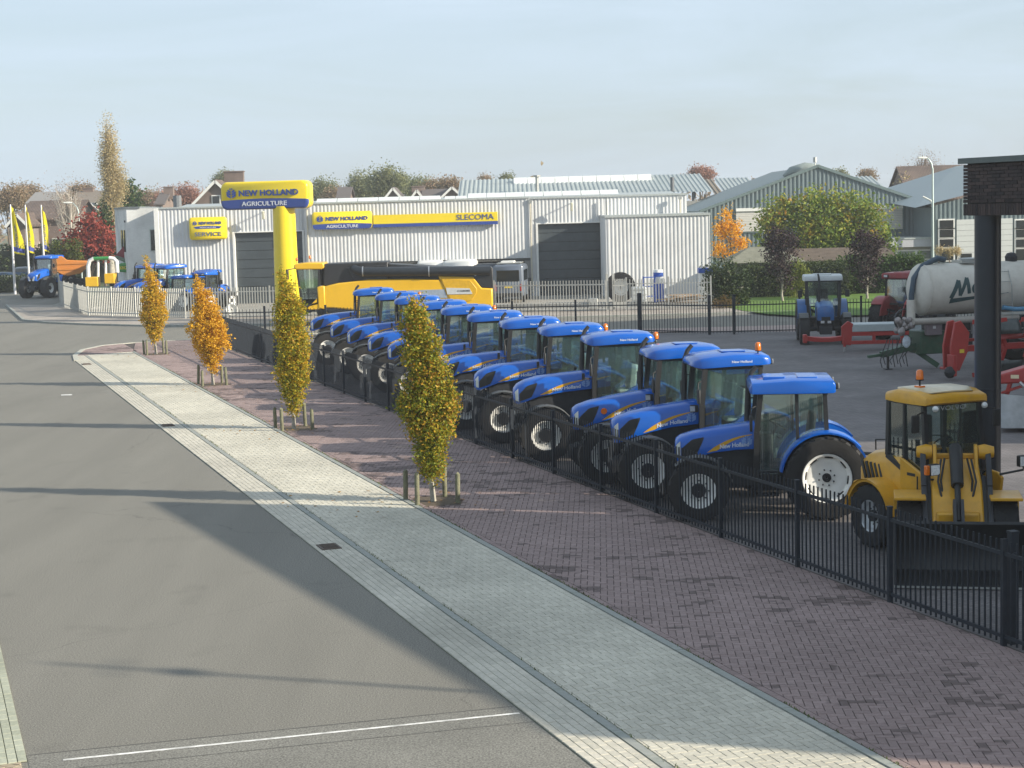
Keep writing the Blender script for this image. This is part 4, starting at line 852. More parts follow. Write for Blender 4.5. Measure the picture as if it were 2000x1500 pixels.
def px_tree(name, label, Y, pxc, py_base_z, outl, n, per, sig, size, lm, tr, th, **k):
    """outl: (px, py, rx_px, rz_px) blobs traced on the photograph, put at distance Y"""
    b = D(pxc, 500, Y); m = Y/FPX; ells = []
    for px, py, rx, rz in outl:
        p = D(px, py, Y); ells.append((p.x-b.x, 0, p.z-py_base_z, rx*m, min(rx*m, rz*m*1.2)*k.get('dep', .8), rz*m))
    k.pop('dep', None); return tree(name, label, (b.x, Y, py_base_z), ells, n, per, sig, size, lm, tr, th, **k)
px_tree('maple_tree', 'wide green yellow garden tree before the gabled shed', 128, 1610, 0, [(1520, 430, 40, 42), (1580, 408, 46, 36), (1640, 405, 48, 34), (1695, 428, 44, 40), (1502, 470, 27, 38), (1728, 472, 24, 34), (1600, 460, 66, 50), (1660, 470, 60, 46)], 950, 16, .36, .27, G_MIX, .16, 5.5, stems=4, limbs=9, seedv=31, shell=.5)
px_tree('orange_tree', 'small vivid orange tree beside the white workshop corner', 119, 1428, 0, [(1418, 425, 10, 22), (1408, 452, 16, 18), (1428, 450, 16, 20), (1440, 435, 7, 12), (1405, 485, 15, 16), (1445, 475, 18, 12), (1430, 500, 25, 12), (1460, 495, 14, 7)], 190, 14, .16, .17, ORANGE, .07, 4.2, seedv=32, limbs=24)
for i, (px, lab) in enumerate(((1527, 'dark purple leaved columnar tree left of the old blue tractor'), (1693, 'dark purple leaved columnar tree between the old blue and red tractors'))):
    px_tree('plum_tree', lab, 104, px, 0, [(px-4, 500, 32, 48), (px-12, 470, 22, 30), (px+18, 475, 18, 30), (px+4, 545, 16, 26)], 240, 15, .17, .15, PURPLE, .07, 4.0, seedv=40+i, limbs=26, group='purple plum trees on the lawn', bark=BARKP, twigs=40)
px_tree('evergreen_shrub', 'big dark evergreen shrub at the end of the light grey fence', 101.5, 1415, .1, [(1412, 542, 36, 42), (1398, 560, 27, 38), (1438, 562, 30, 44), (1420, 580, 38, 26)], 380, 16, .16, .15, DGREEN, .08, 1.6, cat='shrub', seedv=51, parts=('stem', 'foliage'))
px_tree('heather_bush', 'low round brown bush before the dark evergreen shrub', 98.5, 1418, .1, [(1418, 593, 26, 15), (1400, 597, 14, 10)], 90, 16, .1, .08, LEAF('brown_leaf', [(0, (.09, .06, .02)), (1, (.2, .13, .04))]), .03, .5, cat='shrub', seedv=52, parts=('stem', 'foliage'))
px_tree('weeping_bush', 'pale lime weeping bush behind the old blue tractor', 107, 1556, .1, [(1560, 535, 18, 30), (1548, 560, 16, 26), (1572, 545, 12, 25)], 130, 14, .14, .16, LIME, .05, 2.4, cat='shrub', seedv=53, parts=('stem', 'foliage'), droop=1.2, asp=2.2)
def hedge(label, x0, x1, Y, z1, z0=0., dep=1.0, n=240, lm=HEDGE, size=.16, sv=60, nm='hedge'):
    r = empty(nm, ((x0+x1)/2, Y, z0), 0, label, 'hedge'); rn = random.Random(sv); w2 = (x1-x0)/2; cl = []
    for _ in range(n):
        x, y, z = rn.uniform(-w2, w2), rn.uniform(-dep/2, dep/2), rn.uniform(.1, z1)
        s_ = rn.random()
        if s_ < .45: z = z1*rn.uniform(.92, 1.03)
        else: y = -dep/2*rn.uniform(.8, 1.1)
        cl.append((x, y, z, 1))
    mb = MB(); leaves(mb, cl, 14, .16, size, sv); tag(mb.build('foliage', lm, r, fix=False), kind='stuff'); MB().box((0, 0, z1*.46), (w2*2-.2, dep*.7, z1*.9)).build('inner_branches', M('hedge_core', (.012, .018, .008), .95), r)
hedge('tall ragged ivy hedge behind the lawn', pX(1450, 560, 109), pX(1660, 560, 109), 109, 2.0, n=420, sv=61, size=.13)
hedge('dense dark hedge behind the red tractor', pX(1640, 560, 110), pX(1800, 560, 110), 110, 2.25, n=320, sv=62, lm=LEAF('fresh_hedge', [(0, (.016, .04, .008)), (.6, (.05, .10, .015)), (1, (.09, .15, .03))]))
hedge('low clipped hedge behind the flag poles', -52, -40.5, 150, 1.25, n=150, sv=63, size=.2)
tr_ = px_tree('maple_tree', 'bright red autumn tree before the office block', 145, 172, 0, [(178, 440, 26, 22), (165, 475, 42, 30), (195, 475, 28, 34), (150, 480, 25, 25)], 330, 14, .30, .30, RED, .12, 3.2, seedv=71, limbs=20)
px_tree('poplar_tree', 'very tall narrow bare poplar rising above the office block', 165, 216, 0, [(211, 252, 7, 30), (216, 300, 13, 45), (204, 320, 8, 48), (221, 360, 17, 50), (239, 352, 7, 38), (214, 410, 18, 35)], 1250, 13, .30, .15, POPL, .3, 14.2, seedv=72, limbs=60, bark=BARKP, twigs=260)
px_tree('birch_tree', 'nearly bare white stemmed birch behind the red tree', 170, 137, 0, [(120, 375, 24, 22), (145, 385, 18, 26), (125, 420, 26, 30)], 140, 12, .5, .12, TWIG, .12, 9.0, seedv=73, limbs=40, bark=M('birch_bark', (.5, .46, .40), .8, var=.2), twigs=220, stems=2)
for px, py, rx, rz, lab in ((243, 385, 24, 26, 'round dark green tree behind the white office block'),): px_tree('round_tree', lab, 190, px, 0, [(px, py, rx, rz), (px+14, py+8, 16, 18)], 170, 12, .5, .4, LEAF('mid_green', [(0, (.03, .06, .02)), (.6, (.06, .11, .03)), (1, (.1, .15, .04))]), .2, 5.5, seedv=74)
px_tree('spruce_tree', 'narrow dark spruce between the red tree and poplar', 150, 203, 0, [(203, 415, 7, 18), (204, 445, 13, 26), (206, 480, 17, 24)], 200, 12, .3, .26, DGREEN, .12, 5.5, seedv=75)
for i, (px, py, rx, rz, lab) in enumerate(((112, 490, 11, 22, 'small yellow green conifer beside the dump trailer'), (142, 488, 17, 24, 'plump green conifer between the dump trailer and red tree'))): px_tree('conifer', lab, 141, px, 0, [(px, py, rx, rz), (px, py+15, rx*1.1, rz*.7)], 110, 14, .16, .18, LEAF('conifer_leaf', [(0, (.03, .05, .012)), (.6, (.09, .12, .02)), (1, (.16, .17, .03))]), .08, 1.9, seedv=76+i)
# wooded skyline
rn = random.Random(77)
SKYL = [(20, 385, 30, 24, AUT, 0), (55, 380, 26, 20, AUT, 0), (160, 375, 24, 14, AUT, 0), (290, 390, 30, 16, AUT, 0), (325, 392, 22, 18, HAZED_RED, 0), (365, 385, 26, 22, HAZED_RED, 1), (440, 352, 22, 14, HGRN, 0), (500, 385, 30, 14, AUT, 0), (632, 372, 26, 20, HGRN, 0), (655, 384, 24, 14, AUT, 0), (705, 362, 24, 24, HGRN, 0), (755, 352, 38, 26, HGRN, 0), (785, 362, 28, 22, HGRN, 0), (822, 365, 22, 18, HGRN, 0), (730, 382, 40, 16, AUT, 0), (850, 370, 22, 14, AUT, 0), (880, 366, 22, 12, AUT, 0), (948, 356, 9, 5, AUT, 0), (990, 354, 10, 5, HGRN, 0), (1370, 340, 22, 7, HAZED_RED, 0), (1693, 345, 9, 5, AUT, 0), (1640, 346, 5, 5, HGRN, 0)]
NAMES = ['hazy russet tree on the skyline behind the flag poles', 'second hazy russet tree behind the flag poles', 'bare brown tree between the birch and poplar', 'hazy brown tree behind the office block flue', 'pinkish tree behind the office block', 'bright reddish tree left of the gabled house', 'tree crown behind the gabled house chimney', 'brown tree hidden behind the pylon sign', 'green tree right of the pylon sign', 'brown tree right of the pylon sign', 'green tree left of the highest skyline crown', 'highest green tree on the skyline above the workshop', 'green tree right of the highest skyline crown', 'grey green tree over the far brick houses', 'wide brown tree in front of the highest skyline crown', 'yellowish tree left of the dark gabled house', 'brownish tree behind the dark gabled house', 'tiny tree tip above the long hall roof end', 'tiny green tree tip above the long hall roof', 'reddish tree top above the long hall ridge', 'small orange tree top behind the gabled shed', 'small green tree top behind the gabled shed']
for i, (px, py, rx, rz, lm, _) in enumerate(SKYL):
    Y = 232 + (i*37 % 45); px_tree('skyline_tree', NAMES[i], Y, px, 0, [(px, py, rx, rz), (px-rx*.4, py+rz*.5, rx*.7, rz*.7), (px+rx*.45, py+rz*.4, rx*.6, rz*.7)], int(120+rx*6), 22, .45, .26, lm, .25, max(3., 6+(410-py)*Y/FPX*.8), seedv=100+i, limbs=14, group='trees on the skyline', shell=.45)
px_tree('bare_tree', 'bare branched tree behind the street lamp and tiled roof', 205, 1800, 0, [(1805, 325, 22, 30), (1775, 345, 22, 18), (1825, 340, 18, 26)], 220, 12, .6, .13, TWIG, .3, 11, seedv=140, limbs=60, twigs=300)
px_tree('willow_tree', 'yellowish tree beside the tiled roof gable', 190, 1765, 0, [(1768, 372, 12, 22), (1760, 385, 10, 14)], 70, 12, .4, .35, POPL, .2, 6, seedv=141)
for i, (px, lab) in enumerate(((1834, 'small round topiary tree beside the street lamp'), (1855, 'middle one of three small round topiary trees'), (1870, 'small round topiary tree nearest the dark column'))):
    px_tree('topiary_tree', lab, 125, px, 0, [(px, 491, 8, 8)], 26, 16, .10, .11, POPL, .06, 2.2, seedv=150+i, group='three topiary trees')
# far tree belt closing the horizon
rn = random.Random(9); mb = MB(); cl = []
for k in range(900):
    a = rn.uniform(-.8, .8); Y = rn.uniform(330, 420); cl.append((math.tan(a)*Y, Y, rn.uniform(.5, 7+3*math.sin(a*23)+2*math.sin(a*57)), 1))
leaves(mb, cl, 14, 1.6, 1.3, 3); tag(mb.build('tree_belt', AUT, fix=False), 'far hazy belt of brown trees closing the horizon', 'trees', kind='stuff')
# ================================================================== HOUSES, LAMPS, FLAGS
TILE = BRICKMAT('roof_tile_brown', (.16, .115, .09), (.12, .088, .072), (.06, .045, .04), .3, .3, rough=.85, bump=.6, msize=.03)
HB = BRICKMAT('house_brick', (.20, .14, .115), (.165, .118, .1), (.22, .2, .18), .21, .0625, rot=(rad(90), 0, 0), msize=.008)
def house(name, label, Y, px0, px1, py_eave, py_ridge, dep=9, gable=False, roofm=None, wallm=None, trim=None, chim=None, wins=(), hw=None, group=None):
    """ridge along x (roof slope towards the camera) or gable end towards the camera"""
    a, b = D(px0, py_eave, Y), D(px1, py_eave, Y); rz_ = D((px0+px1)/2, py_ridge, Y+(0 if gable else dep/2)).z; ze = a.z
    r = empty(name, ((a.x+b.x)/2, Y, 0), 0, label, 'house', group); w2 = (b.x-a.x)/2; wm = wallm or HB; rm = roofm or TILE
    if gable:
        MB().prism([(-w2, 0), (w2, 0), (w2, ze), (0, rz_), (-w2, ze)], 'y', 0, dep).build('wall', wm, r)
        for s in (-1, 1):
            MB().prism([(s*(w2+.45), ze-.32), (0, rz_+.02), (0, rz_+.25), (s*(w2+.45), ze-.09)], 'y', -.3, dep+.3).build('roof_slope', rm, r)
            MB().bar((s*(w2+.45), -.34, ze-.3), (0, -.34, rz_+.06), .06, .26).build('bargeboard', trim or WHITEP, r)
    else:
        MB().bx(-w2+.3, w2-.3, .3, dep-.3, 0, ze).build('wall', wm, r); MB().prism([(.3, ze), (dep/2, rz_-.1), (dep-.3, ze)], 'x', -w2+.3, w2-.3).build('gable', wm, r)
        for y0, y1 in ((-.2, dep/2), (dep+.2, dep/2)): MB().add([(-w2, y0, ze-.2), (w2, y0, ze-.2), (w2, y1, rz_), (-w2, y1, rz_), (-w2, y0, ze-.02), (w2, y0, ze-.02), (w2, y1, rz_+.18), (-w2, y1, rz_+.18)], [(0, 1, 2, 3), (4, 5, 6, 7), (0, 1, 5, 4), (0, 3, 7, 4), (1, 2, 6, 5), (3, 2, 6, 7)]).build('roof_slope', rm, r)
    if chim: 
        x = (chim[0]-.5)*2*w2; MB().box((x, dep*.5, rz_+chim[1]/2-.3), (chim[2], .8, chim[1]+.6)).box((x, dep*.5, rz_+chim[1]), (chim[2]+.15, .95, .12)).build('chimney', wm, r)
    for wx, z0, z1, ww in wins:
        x = (wx-.5)*2*w2; yy = 0 if gable else .3; f = MB().bx(x-ww/2, x+ww/2, yy-.08, yy+.05, z0, z1).build('window', WHITEP, r); MB().bx(x-ww/2+.1, x+ww/2-.1, yy-.11, yy-.085, z0+.1, z1-.1).build('pane', DARKGL, f)
    return r
house('brick_house', 'brick house with white edged gable left of the pylon sign', 178, 383, 462, 396, 355, 10, True, roofm=TILE, chim=(.78, 1.1, 2.0), wins=((.5, 6.9, 8.2, .9),))
house('brick_house', 'wide brown roofed house behind the flags', 185, 35, 152, 428, 395, 10, False, wins=((.2, 2.2, 3.9, 1.6), (.66, 2.8, 4.2, 1.5)), roofm=TILE)
house('brick_house', 'small pale gabled house behind the flag poles', 180, 20, 48, 438, 420, 8, True, wins=((.5, 4.0, 4.7, .8),))
house('brick_house', 'grey roofed house with broad slope behind the birch', 205, 50, 110, 396, 378, 9, False, roofm=M('grey_tile', (.24, .23, .22), .9, var=.1))
house('modern_house', 'house with sloping glazed roof behind the red tree', 200, 135, 205, 398, 376, 9, False, roofm=M('brown_slope', (.19, .16, .13), .9, var=.15), chim=(.3, .5, 1.2))
hg = empty('glass_lean_to', D(165, 405, 197)*1, 0, 'white framed glazed lean-to roof behind the red tree', 'greenhouse'); hg.location.z = 0
for k in range(6): MB().bar((-1.8+k*.75, 0, 8.2-k*.05), (1.2+k*.75, .2, 5.6), .12).build('glazing_bar', WHITEP, hg)
MB().add([(-1.8, .1, 8.1), (2.1, .1, 7.9), (5.2, .3, 5.5), (1.1, .3, 5.5)], [(0, 1, 2, 3)]).build('pane', M('greenhouse_glass', (.24, .27, .29), .15, spec=.8), hg)
for k, (px0, px1, e, rg, gb, lab, ch) in enumerate(((655, 684, 389, 368, False, 'small dark roofed house right of the pylon sign', None), (752, 784, 391, 369, True, 'brick house with pale bargeboards, left of the far pair', None), (804, 825, 391, 373, True, 'narrow brick gable house, right of the far pair', (.5, .6, 1.6)), (822, 875, 390, 372, False, 'dull brown terraced roof between the far gables', None), (868, 898, 382, 367, True, 'dark gabled house against the long hall roof', None), (218, 240, 400, 382, False, 'dark roofed house behind the round green tree', None), (300, 322, 398, 380, False, 'grey roofed house with chimney behind the office block', (.85, .9, 1.2)))):
    house('brick_house', lab, 214, px0, px1, e, rg, 8, gb, chim=ch, roofm=M('dark_tile', (.11, .095, .09), .9, var=.2), group='far houses')
house('tiled_barn', 'big brown tiled roof right of the street lamp', 186, 1775, 1960, 388, 325, 12, False)
# street lamp and others
LAMP = M('lamp_post', (.42, .50, .49), .45, .4, var=.08)
def lamp(label, px, py_top, Y, hgt, arm, r=.09, dirx=-1):
    b = D(px, 500, Y); e = empty('street_lamp', (b.x, Y, 0), 0, label, 'street lamp', 'street lamps'); h = hgt
    MB().tube([(0, 0, 0), (0, 0, h*.35), (0, 0, h-.9), (dirx*arm*.12, 0, h-.45), (dirx*arm*.45, 0, h-.08), (dirx*arm*.75, 0, h)], [r*1.3, r, r*.75, r*.65, r*.6, r*.55], 10).build('pole', LAMP, e, smooth=60)
    MB().loft([[(dirx*arm*.55, y*.1, h-.02+z*.05) for y, z in ((-1, -.5), (-.6, 1), (.6, 1), (1, -.5))], [(dirx*(arm*.8), y*.17, h-.02+z*.10) for y, z in ((-1, -.6), (-.6, 1), (.6, 1), (1, -.6))], [(dirx*(arm*.8+.5), y*.14, h-.0+z*.07) for y, z in ((-1, -.6), (-.6, 1), (.6, 1), (1, -.6))]]).build('lamp_head', M('lamp_head_pale', (.62, .63, .58), .5), e, bevel=.02)
p = D(1800, 308, 132); lamp('tall pale street lamp behind the slurry tank', 1822, 308, 132, p.z, .75)
p = D(134, 388, 158); lamp('street lamp in front of the birch and red tree', 158, 395, 158, p.z-.35, 1.0, .06)
# flags
FY = LEAF('flag_cloth', [(0, (.72, .62, .01)), (1, (.78, .66, .02))], transl=.45)
FB = M('flag_print_blue', (.03, .05, .25), .7)
FP = M('flag_pole_white', (.62, .62, .64), .4, .2, var=.04)
for i, (px, pb, pt_, Y, lab) in enumerate(((20, 575, 399, 146, 'yellow flag on the pole beside the low clipped hedge'), (49, 560, 400, 150, 'yellow flag on the middle one of three poles'), (80, 552, 400, 154, 'yellow flag on the pole nearest the dump trailer'))):
    b = D(px+6, pb, Y); t = D(px, pt_, Y); r = empty('flag_pole', (t.x, Y, 0), 0, lab, 'flag', 'flag poles by the workshop entrance')
    MB().tube([(0, 0, 0), (0, 0, t.z*.5), (0, 0, t.z)], [.11, .09, .06], 10).build('pole', FP, r, smooth=60)
    n, m = 14, 8; mb = MB(); w_ = (.85, .5, .45)[i]; H_ = t.z-3.6
    for j in range(n+1):
        for k in range(m+1):
            u, v = k/m, j/n; x = .07+w_*u*(.35+.65*v ** .8)*(1-.1*math.sin(7*v+i)); y = .30*math.sin(u*5+v*3+i)*u+.15*u; z = t.z-.15-H_*v-.55*u*(1-v*.6); mb.v.append((x*1.0, y, z))
    for j in range(n):
        for k in range(m): o = j*(m+1)+k; mb.f.append((o, o+1, o+m+2, o+m+1))
    mb.build('flag_cloth', FY, r, smooth=180, fix=False)
    def fm(u, v, tt, w_=w_, i=i, H_=H_, t=t):   # lettering runs down the cloth
        uu = .42+.34*(v-.5)*1.0; vv = .36+.5*u; x = .07+w_*uu*(.35+.65*vv ** .8)*(1-.1*math.sin(7*vv+i)); y = .30*math.sin(uu*5+vv*3+i)*uu+.15*uu-.02; return Vector((x, y, t.z-.15-H_*vv-.55*uu*(1-vv*.6)))
    lettering('NEW HOLLAND', fm, FB, r, 'lettering', .03)
    mb = MB()
    for k in range(9):
        for uu in (0, 1): 
            vv = .86+.05*uu*2; u = k/8; x = .07+w_*u*(.35+.65*vv ** .8)*(1-.1*math.sin(7*vv+i)); y = .30*math.sin(u*5+vv*3+i)*u+.15*u-.015; mb.v.append((x, y, t.z-.15-H_*vv-.55*u*(1-vv*.6)))
    mb.f = [(2*k, 2*k+1, 2*k+3, 2*k+2) for k in range(8)]; mb.build('printed_band', FB, r, fix=False)
# garden things behind the lawn
gz = empty('garden_pavilion', D(1480, 500, 112)*1, 0, 'small hipped tiled garden roof behind the evergreen shrub', 'garden house'); gz.location.z = 0
MB().add([(-2.3, -2, 2.2), (2.8, -2, 2.2), (2.8, 2.5, 2.2), (-2.3, 2.5, 2.2), (-.5, .2, 3.15), (1.0, .2, 3.15)], [(0, 1, 5, 4), (1, 2, 5), (2, 3, 4, 5), (3, 0, 4), (3, 2, 1, 0)]).build('roof', M('mossy_tile', (.17, .17, .13), .9, var=.25, scale=2, bump=.6), gz)
for sx in (-2.1, 2.5): MB().box((sx, -1.6, 1.1), (.16, .16, 2.2)).build('post', M('post_wood', (.3, .27, .2), .8), gz)
MB().box((0, 1.0, 1.1), (4, .2, 2.2)).build('wall', M('annex_wall'), gz)
gl = empty('garden_hall_roof', D(1640, 500, 118)*1, 0, 'long mossy low roof under the wide garden tree', 'garden house'); gl.location.z = 0
MB().add([(-6, -1.5, 2.0), (4, -1.5, 2.0), (3.4, 2, 2.75), (-5.2, 2, 2.75)], [(0, 1, 2, 3)]).build('roof', M('brown_thatch', (.095, .07, .05), .95, var=.3, scale=2, bump=.8), gl); MB().bx(-5.6, 3.4, .4, 1.2, 0, 2.1).build('wall', M('annex_wall'), gl)
# ================================================================== TRACTORS
BLUE = M('tractor_blue', (.003, .095, .45), .24, 0, var=.04, scale=2, coat=.3, spec=.4)
BLUEO = M('old_blue', (.03, .13, .36), .4, 0, var=.1, scale=3, coat=.2, dirt=((.18, .16, .13), .3, 4))
REDP = M('case_red', (.27, .022, .025), .4, 0, var=.12, scale=3, dirt=((.2, .15, .12), .35, 4))
BLK = M('black_plastic', (.018, .019, .02), .55, var=.2, scale=5)
CHAS = M('chassis_dark', (.02, .022, .026), .6, .2, var=.3, scale=6)
TYRE = M('tyre_rubber', (.017, .017, .018), .8, var=.25, scale=5, bump=.25, dirt=((.035, .033, .03), .4, 3))
RIMW = M('rim_white', (.80, .80, .77), .45, var=.06, scale=4, coat=.2)
GRILL = M('grille_mesh', (.012, .013, .014), .5, var=.5, scale=40)
TGL = GLASS('cab_glass', (.80, .91, .88), 1.0, .045)
LENS = M('lamp_lens', (.62, .64, .64), .12, .2, var=.2, scale=20, spec=.8)
AMB = M('amber_lens', (.75, .17, .012), .2, var=.1, coat=.5)
REDL = M('red_lens', (.35, .015, .015), .25, coat=.4)
STRIPE = M('stripe_gold', (.62, .33, .015), .35, var=.05, coat=.4)
PRINT = M('print_white', (.60, .66, .76), .4, var=.05)
PALEB = M('print_pale_blue', (.16, .30, .62), .4, var=.05)
SEAT = M('seat_fabric', (.03, .033, .04), .9)
PLATE = M('plate_yellow', (.7, .5, .03), .5)
def wheel(root, pos, r, wd, rim_r, side, rimm=None, lugs=18, hub=.0, hubm=None, nm='wheel'):
    """side +1: outer face towards +y. part wheel (tyre) with rim and hub below it"""
    h = wd/2; s_ = side; key = ('wheel', r, wd, rim_r, lugs, side, hub, (rimm or RIMW).name)
    if key not in _mesh:
        mb = MB(); prof = [(rim_r, -h*.78), (rim_r+.03, -h*.95), (r*.78, -h*1.02), (r*.93, -h*.96), (r*.97, -h*.8), (r*.985, 0), (r*.97, h*.8), (r*.93, h*.96), (r*.78, h*1.02), (rim_r+.03, h*.95), (rim_r, h*.78)]
        mb.lathe(prof, (0, 0, 0), 'y', 40)
        for k in range(lugs):
            for sd in (-1, 1):
                a0 = 2*math.pi*(k+(.5 if sd > 0 else 0))/lugs; da = .55*2*math.pi/lugs*1.3; ri, ro = r*.955, r*1.0
                def P_(a, y, rr_): return (rr_*math.cos(a), y, rr_*math.sin(a))
                w_ = .16*2*math.pi/lugs*1.5; pts = []
                for rr_ in (ri, ro):
                    pts += [P_(a0-w_, sd*h*.02, rr_), P_(a0+w_, sd*h*.02, rr_), P_(a0+w_+da, sd*h*.97, rr_*.985), P_(a0-w_+da, sd*h*.97, rr_*.985)]
                mb.add(pts, [(4, 5, 6, 7), (0, 1, 5, 4), (1, 2, 6, 5), (2, 3, 7, 6), (3, 0, 4, 7)])
        t = mb.mesh('tyre', TYRE, 30)
        mb = MB(); R = rim_r+.015
        mb.lathe([(R, s_*h*.80), (R*.97, s_*h*.86), (R*.90, s_*h*.80), (R*.86, s_*h*.55), (R*.80, s_*h*.40), (R*.74, s_*h*.42), (R*.55, s_*h*.30), (R*.30, s_*h*.30), (.02, s_*h*.32)], (0, 0, 0), 'y', 36); mb.lathe([(R, -s_*h*.8), (R*.9, -s_*h*.6), (.02, -s_*h*.5)], (0, 0, 0), 'y', 20)
        rm = mb.mesh('rim', rimm or RIMW, 35)
        mb = MB()
        if hub: mb.lathe([(hub, s_*h*.28), (hub*.98, s_*h*.55), (hub*.8, s_*h*.72), (.01, s_*h*.74)], (0, 0, 0), 'y', 20)
        else: mb.lathe([(.085, s_*h*.3), (.085, s_*h*.42), (.02, s_*h*.44)], (0, 0, 0), 'y', 16)
        for k in range(8): a = k*math.pi/4; q = (hub+.05 if hub else .15); mb.box((q*math.cos(a), s_*h*.33, q*math.sin(a)), (.025, .05, .025))
        slots = MB()
        for k in range(8):
            a = (k+.5)*math.pi/4; q = R*.83; slots.box((q*math.cos(a), s_*h*.52, q*math.sin(a)), (.03, .02, .16), ry=-a)
        _mesh[key] = (t, rm, mb.mesh('hub', hubm or CHAS, 40), slots.mesh('rim_slots', GRILL))
    t, rm, hb_, sl_ = _mesh[key]; o = link(nm, t, root); o.location = pos; link('rim', rm, o); link('hub', hb_, o)
    if not hub: link('rim_slots', sl_, o)
    return o
def interp(tab, x):
    tab = sorted(tab)
    if x <= tab[0][0]: return tab[0][1]
    for (a, u), (b, v) in zip(tab, tab[1:]):
        if x <= b: return u+(v-u)*(x-a)/(b-a)
    return tab[-1][1]
def arc_shell(cx, cz, r0, r1, a0, a1, y0, y1, n=12):
    mb = MB(); rings = []
    for k in range(n+1):
        a = rad(a0+(a1-a0)*k/n); c, s = math.cos(a), math.sin(a); rings.append([(cx+r0*c, y0, cz+r0*s), (cx+r1*c, y0+.02, cz+r1*s), (cx+r1*c, y1-.03, cz+r1*s), (cx+(r1-.015)*c, y1, cz+(r1-.015)*s), (cx+r0*c, y1, cz+r0*s)])
    return mb.loft(rings)
def tractor(k, name='tractor'):
    """x forward, y left, origin on the ground under the front axle"""
    r = empty(name, (0, 0, 0)); body = k.get('body', BLUE); roofm = k.get('roofm', body)
    rf, rr_, wb_, zr = k['rf'], k['rr'], k['wb'], k['zr']; ty = k.get('ty', .93)
    hood = k['hood']; hwt = [(s[0], s[1]) for s in hood]; hz = [(s[0], s[3]) for s in hood]; hb = [(s[0], s[2]) for s in hood]
    MB().loft([ring(x, hw, zb, zt, min(.14, (zt-zb)*.45), .03) for x, hw, zb, zt in hood]).build('hood', body, r, smooth=50)
    x1 = hood[-1][0]; tip = hood[0][0]
    def sidep(x, z, sd, off=.006):
        hw = interp(hwt, x); zt = interp(hz, x); rad_ = .14; y = hw
        if z > zt-rad_: y = hw-rad_*.3*((z-(zt-rad_))/rad_) ** 1.5
        return Vector((x, sd*(y+off), z))
    def patch(poly, sd, mat, nm, off=.006, nx=8):
        """poly: list of (x, zlow, zhigh) strips along the side of the hood"""
        mb = MB(); mb.loft([[sidep(x, z0+(z1-z0)*j/3, sd, off) for j in range(4)] for x, z0, z1 in poly], cap=False, closed=False); return mb.build(nm, mat, r, smooth=60, fix=False)
    for sd in (1, -1):
        gx0, gx1 = tip-.13, tip-.56; n = 9; st = []
        for i in range(n+1):
            u = i/n; x = gx0+(gx1-gx0)*u; zt = interp(hz, x)-.10; zb = interp(hb, x)+.055; lo = zb; hi = zb+(zt-zb)*min(1, .62+.8*u)
            if u > .66: lo = zb+(zt-zb)*((u-.66)/.34) ** 1.2*.9
            st.append((x, lo, max(hi, lo+.01)))
        patch(st, sd, GRILL, 'side_grille', .008)
        if k.get('stripe', True):
            st = []; xa, xb_ = tip-.62, x1+.06
            for i in range(15):
                u = i/14; x = xa+(xb_-xa)*u; zb = interp(hb, x)+.03; zt = interp(hz, x); H_ = (zt-zb); top = zb+H_*.58*(1-(1-u) ** 2.2); wd_ = .30*H_*(1-u) ** 1.25+.012; lo = max(zb, top-wd_)
                st.append((x, lo, max(top, lo+.004)))
            patch(st, sd, STRIPE, 'gold_stripe', .007)
        hl = [(tip-.015, .25, .72), (tip-.05, .18, .8), (tip-.11, .15, .85)] if k.get('lamps', 1) else []
        if hl: patch([(x, interp(hb, x)+(interp(hz, x)-interp(hb, x))*a, interp(hb, x)+(interp(hz, x)-interp(hb, x))*b) for x, a, b in hl], sd, LENS, 'headlight', .010)
    if k.get('stripe', True):
        Lw = (tip-x1)*.36; xs = tip-.62-(tip-x1)*.16; zt0 = interp(hb, xs)+.05
        lettering('New Holland', lambda u, v, t: sidep(xs-Lw*u, interp(hb, xs-Lw*u)+.055+.085*v, 1, .012), PRINT, r, 'lettering', .025)
        ex = x1+.16; ez = interp(hb, ex)+.16; emblem(lambda x, z: sidep(ex-x, ez+z, 1, .012), .105, PALEB, r)
    fr_ = hood[0]; MB().box((tip-.02, 0, fr_[2]+.02), (.10, fr_[1]*1.2, .2)).build('front_grille', GRILL, r)
    if k.get('lamp_side'):
        o = MB().box((x1+.10, interp(hwt, x1)+.015, interp(hz, x1)-.13), (.17, .06, .15)).build('side_lamp', BLK, r, bevel=.015); MB().box((x1+.14, interp(hwt, x1)+.045, interp(hz, x1)-.13), (.1, .03, .11)).build('lens', LENS, o)
    # engine, axle, transmission
    MB().bx(x1, tip-.35, -.34, .34, rf*.9, interp(hb, x1+.5)+.08).bx(-wb_-.25, x1+.1, -.30, .30, .45, 1.0).box((tip-.2, 0, rf*.95), (.5, .5, .3)).build('engine_block', CHAS, r, bevel=.03)
    MB().tube([(0, -ty, rf), (0, 0, rf+.05), (0, ty, rf)], .1, 10).box((0, 0, rf+.02), (.35, .5, .25)).build('front_axle', CHAS, r)
    MB().tube([(-wb_, -ty, rr_), (-wb_, ty, rr_)], .16, 12).build('rear_axle', CHAS, r)
    MB().box((tip-.22, 0, rf*1.05), (.3, .5, .26)).build('front_weight', BLK, r, bevel=.03)
    # cab
    cx0, cx1 = x1-.02, k.get('cx1', -wb_-.05); bp = k.get('bpil', False); hwc = .70; zf = k.get('zfloor', .95); xb = cx0+(cx1-cx0)*.56; zs = rr_*1.62+.06
    P_ = MB()
